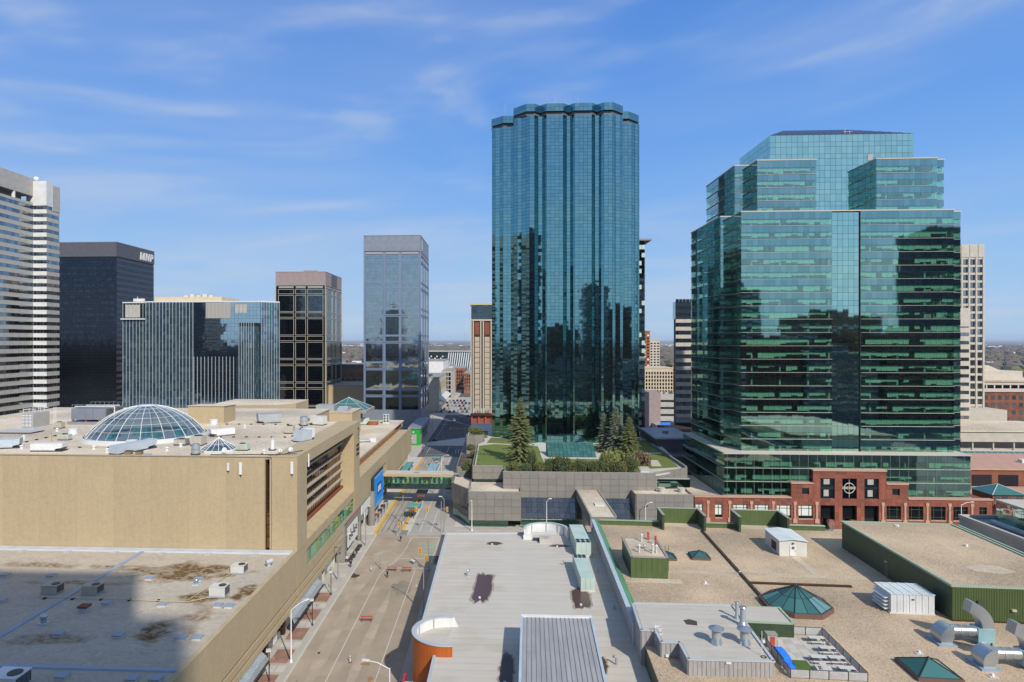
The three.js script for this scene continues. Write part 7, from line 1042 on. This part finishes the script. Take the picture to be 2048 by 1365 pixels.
// people
function person(x, y, d, turn, label, colors) {
  const joints = { head: [0, 1.62, 0, .115], neck: [0, 1.45, 0, .06], chest: [0, 1.28, 0, .17], hip: [0, .95, 0, .16], lh: [-.1, .92, 0, .1], rh: [.1, .92, 0, .1], lk: [-.11, .5, .12, .065], rk: [.11, .5, .02, .065], lf: [-.11, .08, .02, .05], rf: [.11, .08, -.2, .05], lt: [-.11, .04, .16, .045], rt: [.11, .04, -.06, .045], ls: [-.2, 1.38, 0, .065], rs: [.2, 1.38, 0, .065], le: [-.27, 1.1, -.05, .05], re: [.27, 1.1, .03, .05], lw: [-.25, .86, .08, .04], rw: [.26, .86, .14, .04] };
  const bones = [['neck', 'head'], ['chest', 'neck'], ['chest', 'hip'], ['hip', 'lh'], ['hip', 'rh'], ['lh', 'lk'], ['lk', 'lf'], ['lf', 'lt'], ['rh', 'rk'], ['rk', 'rf'], ['rf', 'rt'], ['ls', 'rs'], ['ls', 'le'], ['le', 'lw'], ['rs', 're'], ['re', 'rw']].map((b) => b.map((n) => joints[n]));
  const N = 40, mc = new MarchingCubes(N, M.cloth, false, false, 60000); mc.isolation = 0; mc.reset();
  for (let k = 0; k < N; k++) for (let j = 0; j < N; j++) for (let i = 0; i < N; i++) {
    const px = (i / N * 2 - 1) * .98, py = .9 + (j / N * 2 - 1) * .98, pz = (k / N * 2 - 1) * .98; let s = 0;
    for (const [a, b] of bones) { const ax = b[0] - a[0], ay = b[1] - a[1], az = b[2] - a[2], t = clamp(((px - a[0]) * ax + (py - a[1]) * ay + (pz - a[2]) * az) / (ax * ax + ay * ay + az * az)), q = Math.hypot(px - a[0] - ax * t, py - a[1] - ay * t, pz - a[2] - az * t) - mix(a[3], b[3], t); s += Math.exp(-q * 40); }
    mc.field[i + j * N + k * N * N] = Math.log(Math.max(s, 1e-30)) / 40;
  }
  mc.update(); const n = mc.count, pos = new Float32Array(mc.positionArray.slice(0, n * 3)), nor = new Float32Array(mc.normalArray.slice(0, n * 3)), col = new Float32Array(n * 3);
  for (let i = 0; i < n; i++) { pos[i * 3] *= .98; pos[i * 3 + 1] = .9 + pos[i * 3 + 1] * .98; pos[i * 3 + 2] *= .98; const yy = pos[i * 3 + 1], c = yy > 1.66 ? colors[3] : yy > 1.47 ? [.45, .27, .19] : yy > .93 ? colors[0] : yy > .1 ? colors[1] : colors[2]; col.set(c, i * 3); }
  const g = new THREE.BufferGeometry(); g.setAttribute('position', new THREE.BufferAttribute(pos, 3)); g.setAttribute('normal', new THREE.BufferAttribute(nor, 3)); g.setAttribute('color', new THREE.BufferAttribute(col, 3)); g.setAttribute('uv', new THREE.BufferAttribute(new Float32Array(n * 2), 2));
  const o = shade(new THREE.Mesh(g, personMat)); o.name = numbered('person'); o.position.set(x, y, -d); o.rotation.y = turn; o.userData = { label, category: 'person', group: 'people in the street' }; scene.add(o); return o;
}
const personMat = mat('person', [1, 1, 1], .85, 0, { vertexColors: true });
const BK = [.02, .02, .025], NV = [.03, .05, .12], HR = [.06, .035, .02];
person(-24.2, 0, 141.8, 2.4, 'person in black clothes walking past the red barricades', [BK, BK, BK, HR]); person(-33.6, .12, 147.4, .4, 'person in a dark coat at the kerb near the mall entrance', [BK, NV, BK, HR]); person(-34.1, .12, 153.9, 3.2, 'person in a grey jacket beside the white sign board', [[.2, .2, .22], BK, BK, HR]); person(-25, .1, 167, 1, 'person in a dark coat waiting at the head of the tram tracks', [BK, BK, BK, BK]); person(-35.3, .12, 150.6, 0, 'person in a pale top in front of the grey sign portal', [[.5, .48, .45], NV, BK, HR]);
person(-34.6, .3, 262, .3, 'person in a blue jacket at the far tram platform', [[.05, .1, .4], BK, BK, HR]); person(-35.4, .3, 266, 2, 'person in white standing on the far tram platform', [[.6, .6, .6], BK, BK, HR]); person(-34.5, .12, 300, .2, 'person in black crossing the far pavement by the green shopfront', [BK, BK, BK, HR]); person(-35.6, .12, 308, .2, 'person in red walking by the green shopfront', [[.4, .03, .03], NV, BK, HR]); person(-36, .12, 313, 3, 'person in brown walking by the green shopfront', [[.2, .12, .07], BK, BK, HR]);
// cars
function carProto(m) {
  const T = thing('parked_car', 'x', 'car', [0, 0, 0]); const b = (poly, z0, z1) => sweep(poly, z0, z1, (a, c, s) => [s, c, a]);
  lpart(T, 'body', b([[-2.2, .35], [2.2, .35], [2.25, .7], [1.9, .92], [-2.15, .98], [-2.25, .6]], -.9, .9), m); lpart(T, 'cabin', b([[-1.7, .97], [1.0, .93], [.35, 1.45], [-1.2, 1.48]], -.78, .78), M.glassDark0); lpart(T, 'roof', b([[-1.2, 1.47], [.35, 1.44], [.3, 1.5], [-1.15, 1.53]], -.76, .76), m);
  for (const [x, z] of [[-.85, 1.35], [.85, 1.35], [-.85, -1.35], [.85, -1.35]]) { const w = lpart(T, 'wheel', rod([x - .1, .32, z], [x + .1, .32, z], .32, 14), M.tyre); const r = shade(new THREE.Mesh(rod([x + (x > 0 ? .1 : -.12), .32, z], [x + (x > 0 ? .12 : -.1), .32, z], .18, 10), M.galv)); r.name = 'rim'; w.add(r); }
  for (const x of [-.6, .6]) { lpart(T, 'headlight', uvm(new THREE.BoxGeometry(.4, .15, .06).translate(x, .72, -2.2)), M.white); lpart(T, 'tail_light', uvm(new THREE.BoxGeometry(.35, .15, .06).translate(x, .78, 2.2)), M.redSteel); }
  return T;
}
{
  const tones = [['white', [.6, .6, .6]], ['black', [.02, .02, .02]], ['grey', [.2, .2, .21]], ['red', [.3, .02, .02]], ['blue', [.03, .08, .25]], ['silver', [.4, .41, .42]]];
  const protos = tones.map(([n, c]) => [n, carProto(mat('car_' + n, c, .3, .4))]);
  const d0 = protos[1][1]; d0.position.set(-32.8, .02, -337); d0.userData.label = 'black car driving beside the blue tower'; d0.userData.group = 'cars in the street';
  let used = new Set([1]);
  const put = (k, x, d, turn, label, group) => { const [n, P] = protos[k]; let c; if (!used.has(k)) { used.add(k); P.position.set(x, .02, -d); P.rotation.y = turn; c = P; } else c = copy(P, [x, .02, d], turn); c.userData.label = label.replace('%', n); c.userData.group = group; };
  for (let r = 0; r < 5; r++) for (let k = 0; k < 8; k++) { if (hash(r, k, 77) < .2) continue; const t = Math.floor(hash(k, r, 5) * 6); put(t, -44 + k * 3.1 + r * .8, 468 + r * 22 + hash(r, k, 3) * 4, hash(r, k) < .5 ? 0 : Math.PI, '% car parked in the lot far up the street', 'cars in the far parking lot'); }
  struct('parking_lot', sheet(rect(-47, -17, 455, 600), .03), M.laneConcrete);
  put(0, -28, 420, 0, 'white car waiting far up the street', 'cars in the street'); put(2, -24, 432, 0, 'grey car waiting far up the street', 'cars in the street'); put(3, -20, 445, Math.PI, 'red car driving far up the street', 'cars in the street');
  for (let k = 0; k < 5; k++) put([0, 5, 2, 4, 0][k], 96 + k * 3.4, 391, 0, '% car on the top level of the parking deck', 'cars on the parking deck');
  scene.children.filter((o) => /^parked_car/.test(o.name) && Math.abs(o.position.z) > 390.5 && Math.abs(o.position.z) < 391.5).forEach((o) => { o.position.y = 20.55; });
}
// ================================================================ planting
const leafM = (n, c) => mat(n, c, .9, 0, { phys: true, transmission: .25, thickness: 0 });
leafM('needleGreen', [.2, .225, .075]); leafM('needleBlue', [.22, .25, .165]); leafM('leafDark', [.1, .13, .035]); leafM('leafOlive', [.18, .185, .045]); leafM('leafLight', [.25, .27, .07]); leafM('leafBrown', [.19, .13, .07]);
function tris(list, m, seedv) { const g = new THREE.BufferGeometry(); g.setAttribute('position', new THREE.BufferAttribute(new Float32Array(list), 3)); g.computeVertexNormals(); return uvm(g); }
function spruceGeo(h, r, s) {                                // whorls of drooping boughs, each a spray of short twigs
  let q = s; const R = () => hash(q++, s, 91), P = [], W = Math.round(h * 2.3);
  for (let w = 0; w < W; w++) {
    const t = w / W, y = .7 + (h - .7) * t, len = r * Math.pow(1 - t, .82) * (.7 + .5 * R()) + .15, n = Math.round(6 + 5 * (1 - t)), a0 = R() * 6.28;
    for (let b = 0; b < n; b++) {
      const a = a0 + b / n * 6.28 + (R() - .5) * .5, L = len * (.6 + .6 * R()), droop = -.28 - .22 * (1 - t) + .25 * R(), cx = Math.cos(a), cz = Math.sin(a), K = Math.max(3, Math.round(L * 4.2));
      for (let k = 1; k <= K; k++) {
        const u = k / K * L, bx = cx * u, bz = cz * u, by = y + u * droop + .12 * u * u / L, wd = (.34 + .22 * R()) * (1 - .55 * k / K) + .1;
        for (const sd of [-1, 1, 0]) { const ang = a + sd * (.95 + .4 * R()), tx = Math.cos(ang) * wd * 1.5, tz = Math.sin(ang) * wd * 1.5, px = -Math.sin(ang) * wd * .42, pz = Math.cos(ang) * wd * .42, dy = -.12 * R() + (sd ? 0 : .12); P.push(bx + px, by, bz + pz, bx - px, by + .06 * (R() - .5), bz - pz, bx + tx, by + dy - .14, bz + tz); P.push(bx, by + .12, bz, bx, by - .12, bz, bx + tx, by + dy - .12, bz + tz); }
      }
    }
  }
  for (let k = 0; k < 12; k++) { const a = R() * 6.28; P.push(.05 * Math.cos(a), h - .4 + .05 * k, .05 * Math.sin(a), -.05, h - .3, .05, .3 * Math.cos(a), h + .1, .3 * Math.sin(a)); }
  return tris(P);
}
function bushGeo(n, s, ry = .8, leaf = .2) { let q = s; const R = () => hash(q++, s, 17), P = [], lob = Array.from({ length: 9 }, () => [R() * 6.28, R() * .9 - .15, .45 + R() * .4]); for (let i = 0; i < n; i++) { const [la, lv, lr] = lob[Math.floor(R() * 9)], cx = Math.cos(la) * .55, cz = Math.sin(la) * .55, cy = .55 + lv * .5; let x, y, z; do { x = R() * 2 - 1; y = R() * 2 - 1; z = R() * 2 - 1; } while (x * x + y * y + z * z > 1); const k = lr * Math.pow(Math.hypot(x, y, z), -.45); const px = cx + x * k, py = Math.max(.03, (cy + y * k) * ry + .1), pz = cz + z * k, a = R() * 6.28, b = R() * 3 - 1.5, l = leaf * (.6 + .8 * R()), dx = Math.cos(a) * Math.cos(b) * l, dy = Math.sin(b) * l, dz = Math.sin(a) * Math.cos(b) * l, ex = -Math.sin(a) * l * .4, ez = Math.cos(a) * l * .4; P.push(px - ex, py, pz - ez, px + ex, py + l * .1, pz + ez, px + dx, py + dy, pz + dz); } return tris(P); }
function spruce(x, d, h, r, m, label, s) { const T = thing('spruce_tree', label, 'tree', [x, GY, d]); lpart(T, 'trunk', uvm(new THREE.CylinderGeometry(.06, .3, h * .95, 8).translate(0, h * .475, 0)), M.bark); lpart(T, 'crown', spruceGeo(h, r, s), m); }
spruce(7.2, 205.5, 20.2, 5.6, M.needleGreen, 'tallest dark green spruce standing alone on the garden lawn', 3); spruce(40.2, 222.5, 15.8, 4.6, M.needleBlue, 'bluish spruce, tallest of the close group of three in the garden', 13); spruce(43.6, 217.6, 13, 4.3, M.needleGreen, 'green spruce of the close group of three, on its eastern side', 23); spruce(36.9, 227, 13, 3.6, M.needleBlue, 'bluish slim spruce of the close group of three, on its western side', 33);
const bushes = [bushGeo(2600, 5), bushGeo(2600, 50), bushGeo(2600, 500)], upright = [bushGeo(2400, 7, 1.25, .17), bushGeo(2400, 70, 1.25, .17)];
const stemG = uvm(new THREE.CylinderGeometry(.06, .12, .7, 6).translate(0, .35, 0));
function bush(x, y, d, sx, sy, m, label, k = 0, group, set = bushes) { const T = thing('garden_shrub', label, 'shrub', [x, y, d], group, hash(x * 10 | 0, d | 0) * 6); T.scale.set(sx, sy, sx); lpart(T, 'foliage', set[k % set.length], m); lpart(T, 'stem', stemG, M.bark); }
const row = [[4.4, 191, 1.7, 2.0, 'leafOlive'], [8.2, 189.6, 1.6, 1.9, 'leafDark'], [10.2, 191.8, 1.4, 3.0, 'leafDark'], [12.4, 190, 1.5, 2.2, 'leafOlive'], [15.4, 190.4, 1.6, 2.8, 'leafDark'], [17.2, 189.6, 1.7, 2.4, 'leafDark'], [19.6, 190.2, 1.6, 3.2, 'leafDark'], [22, 190, 1.5, 2.2, 'leafOlive'], [24.4, 189.6, 1.7, 2.0, 'leafDark'], [26.8, 190, 1.6, 2.3, 'leafDark'], [29.2, 189.6, 1.7, 2.5, 'leafDark'], [31.6, 190.2, 1.8, 2.6, 'leafOlive'], [34.2, 189.7, 1.7, 2.4, 'leafDark'], [36.6, 190.2, 1.8, 2.6, 'leafOlive'], [39, 189.8, 1.6, 2.2, 'leafDark']];
row.forEach(([x, d, sx, sy, m], i) => bush(x, GY, d, sx, sy, M[m], 'dark evergreen shrub in the row along the granite garden parapet', i, 'shrubs along the garden parapet', i % 3 === 2 ? upright : bushes));
bush(34.6, GY, 197.5, 3.2, 4.2, M.leafLight, 'large light yellow-green shrub below the group of spruces', 1); bush(39.8, GY, 196, 2.4, 3.2, M.leafOlive, 'olive shrub beside the large light shrub', 2); bush(43.4, GY, 201, 2.6, 3.0, M.leafBrown, 'brownish bare-twigged shrub at the end of the parapet row', 0); bush(42.6, GY, 207, 1.8, 2, M.leafOlive, 'small olive shrub beside the eastern lawn', 1);
[[-7.2, 200, 1.7, 2], [-6.6, 206, 2, 2.4], [-7.4, 212, 1.6, 1.8], [-5.4, 217, 2.1, 2.4], [-7.8, 223, 1.5, 1.8], [-9.4, 208, 1.2, 1.4], [-10.2, 200, 1.1, 1.3], [-8.6, 249.5, 2.2, 2.2], [-9.6, 236, 1.4, 1.8]].forEach(([x, d, s, t], i) => bush(x, i === 7 ? 16.3 : i > 3 ? 12.2 : 11, d, s, t, i % 3 ? M.leafOlive : M.leafDark, 'olive shrub in the stepped granite planters above the street', i, 'shrubs in the stepped planters'));
{ // bare shrub before the arcade
  const T = thing('bare_shrub', 'bare twiggy shrub in front of the stone arcade doors', 'shrub', [91, 0, 181.6]); const L = []; for (let k = 0; k < 40; k++) { const a = hash(k, 1) * 6.28, t = .3 + hash(k, 2) * 1.1; L.push(rod([91, .2, 181.6], [91 + Math.cos(a) * t, 1.6 + hash(k, 3) * 1.8, 181.6 + Math.sin(a) * t], .035, 3, .012)); } part(T, 'twigs', join(L), M.lightConcrete); part(T, 'root', cyl(91, 181.6, 0, .3, .3), M.soil);
}
// ================================================================ land beyond the city: bare woods, roofs, sheds, out to the horizon
{
  const ico = new THREE.IcosahedronGeometry(1, 1), ip = ico.attributes.position; for (let i = 0; i < ip.count; i++) { const k = .75 + .5 * hash(Math.round(ip.getX(i) * 50), Math.round(ip.getY(i) * 50) + Math.round(ip.getZ(i) * 77)); ip.setXYZ(i, ip.getX(i) * k, ip.getY(i) * k * .9 + .4, ip.getZ(i) * k); } ico.computeVertexNormals();
  const N = 46000, wood = new THREE.InstancedMesh(ico, mat('woods', [1, 1, 1], 1), N), m = new THREE.Matrix4(), q = new THREE.Quaternion(), c = new THREE.Color();
  let n = 0, k = 0; while (n < N && k < N * 4) {
    k++; const front = hash(k, 6, 1) < .72, a = front ? (hash(k, 1, 2) - .5) * 1.75 + .05 : hash(k, 1, 2) * 6.28, t = hash(k, 3, 4), r = 620 + 7200 * Math.pow(t, 1.9), x = Math.sin(a) * r, d = Math.cos(a) * r;
    if (Math.abs(x + 25) < 26 && d < 1000 && d > 0) continue; if (fbm(x * .0022 + 7, d * .0022, 3, 0, 8) < .4) continue;
    const s = 3.2 + 3.4 * hash(k, 9, 9) + r * .0008; m.compose(new THREE.Vector3(x, s * .3, -d), q, new THREE.Vector3(s * 1.25, s, s * 1.25)); wood.setMatrixAt(n, m);
    const g = hash(k, 11), v = .7 + .5 * hash(k, 13); g < .16 ? c.setRGB(.035 * v, .05 * v, .03 * v) : g < .3 ? c.setRGB(.13 * v, .12 * v, .05 * v) : c.setRGB(.125 * v, .098 * v, .078 * v); wood.setColorAt(n++, c);
  }
  wood.count = n; wood.name = 'distant_woods'; wood.userData = { label: 'brown leafless woods spreading out to the horizon', category: 'woods', kind: 'stuff' }; scene.add(shade(wood));
  const bx = uvm(new THREE.BoxGeometry(1, 1, 1).translate(0, .5, 0)), NB = 7000, town = new THREE.InstancedMesh(bx, mat('townWalls', [1, 1, 1], .9), NB); n = 0; k = 0;
  while (n < NB && k < NB * 5) {
    k++; const front = hash(k, 26, 1) < .7, a = front ? (hash(k, 21, 2) - .5) * 1.75 + .05 : hash(k, 21, 2) * 6.28, r = 600 + 8600 * Math.pow(hash(k, 23, 4), 1.5), x = Math.sin(a) * r, d = Math.cos(a) * r;
    if (Math.abs(x + 25) < 26 && d < 1000 && d > 0) continue; if (d > 0 && d < 660 && x < 300 && x > -300) continue; const far = r > 5200, s = far ? 40 + 120 * hash(k, 5) : 9 + 9 * hash(k, 6);
    m.compose(new THREE.Vector3(x, 0, -d), q.setFromEuler(new THREE.Euler(0, hash(k, 8) < .5 ? 0 : .3, 0)), new THREE.Vector3(s, far ? 8 + 8 * hash(k, 3) : 4.5 + 6 * hash(k, 9), far ? s * .6 : s * .8)); town.setMatrixAt(n, m);
    const t = hash(k, 31); t < .46 ? c.setRGB(.7, .7, .68) : t < .6 ? c.setRGB(.35, .3, .25) : t < .8 ? c.setRGB(.2, .11, .08) : c.setRGB(.14, .14, .15); town.setColorAt(n++, c);
  }
  town.count = n; town.name = 'distant_town'; town.userData = { label: 'sea of small roofs and pale sheds fading towards the horizon', category: 'suburb', kind: 'stuff' }; scene.add(shade(town));
  struct('field', sheet([[560, 860], [820, 980], [900, 1180], [560, 1120]], -.1), mat('field', [.2, .2, .075], 1, 0, { map: rep(tGrass, 60) })); struct('valley_bank', sheet([[150, 700], [330, 760], [420, 1000], [180, 900]], -.1), mat('bank', [.2, .165, .115], 1, 0, { map: rep(tCoarse, 120) }));
  const T = thing('radio_mast', 'thin radio mast on the horizon above the striped hall', 'mast', [-300, 0, 6000]); part(T, 'mast', rod([-300, 0, 6000], [-300, 110, 6000], 2.5, 4, .8), M.poleGrey); part(T, 'base', box(-305, -295, 0, 6, 5995, 6005), M.concrete);
}
// ================================================================ the city behind the viewer: what the mirror glass shows and what shades the felt roof
function southTower(label, x0, x1, d0, d1, h, m, gm, pw = 3.2, ph = 3.4) {
  const T = thing('apartment_tower', label, 'tower', [(x0 + x1) / 2, 0, d1]); part(T, 'core', box(x0, x1, 0, h, d0, d1), m); part(T, 'cap', box(x0 - .3, x1 + .3, h, h + 1, d0 - .3, d1 + .3), M.coping); part(T, 'plant_room', box(mix(x0, x1, .3), mix(x0, x1, .7), h + 1, h + 5, mix(d0, d1, .3), mix(d0, d1, .7)), m);
  const w = [], n = Math.floor((h - 4) / ph); const rows = Array.from({ length: n }, (_, k) => [3 + k * ph, 3 + k * ph + ph * .62, gm]); cells(w, [x1, d1], [x0, d1], Math.round((x1 - x0) / pw), rows, { gap: .5, out: .05, tilt: .01 }); cells(w, [x1, d0], [x1, d1], Math.round((d1 - d0) / pw), rows, { gap: .5, out: .05 }); cells(w, [x0, d1], [x0, d0], Math.round((d1 - d0) / pw), rows, { gap: .5, out: .05 }); pieces(T, 'window', w, 0);
}
southTower('grey residential tower on whose edge the viewer stands', -46, -2.6, -30, -1.6, 106, M.lightConcrete, gOld); southTower('tall dark residential tower south of the viewer', 19, 35.5, -86, -60, 143, M.charcoal, gDark); southTower('broad mid-rise block south of the viewer', 40, 68, -82, -60, 62, M.brickBrown, gOld); southTower('tan tower south of the grey block', 74, 94, -95, -70, 98, M.mauve, gOld); southTower('stepped brown block beyond the tan tower', 97, 122, -110, -88, 80, M.brickBrown, gDark);
southTower('slab tower far to the south-east', 280, 326, -92, -62, 124, M.charcoal, gDark); southTower('broad brown block in the south-east', 200, 258, -95, -72, 68, M.brickBrown, gOld); southTower('narrow tower in the south-east', 152, 176, -92, -66, 86, M.charcoal, gOld); southTower('white tower far to the south', -142, -118, -95, -62, 90, M.lightConcrete, gOld); southTower('wide dark tower in the south-west', -385, -292, -110, -64, 128, M.charcoal, gDark); southTower('brick block in the south-west', -255, -215, -100, -74, 48, M.brick, gOld); southTower('grey block south of the green shed', 96, 150, -50, -22, 34, M.lightConcrete, gDark);
// a row of mid-rise blocks just south of the viewer, their north sides in shade
[[4, 34, 30, 'brickBrown'], [36, 70, 34, 'mauve'], [152, 186, 50, 'brick'], [188, 232, 44, 'charcoal'], [236, 274, 56, 'brickBrown'], [278, 330, 46, 'mauve'], [334, 390, 52, 'charcoal'], [-92, -50, 46, 'brickBrown'], [-150, -96, 40, 'mauve'], [-210, -156, 52, 'brick'], [-280, -216, 44, 'charcoal']].forEach(([a, b, h, m], i) => southTower('mid-rise ' + ['brown', 'mauve', 'brick', 'charcoal', 'chestnut', 'plum', 'slate-coloured', 'umber', 'lilac', 'russet', 'graphite'][i] + ' block in the row south of the viewer', a, b, -56, -30, h, M[m], i % 2 ? gOld : gDark));
scene.fog = new THREE.FogExp2(new THREE.Color().setRGB(.62, .74, .9), 0.000045);
renderer.render(scene, camera);
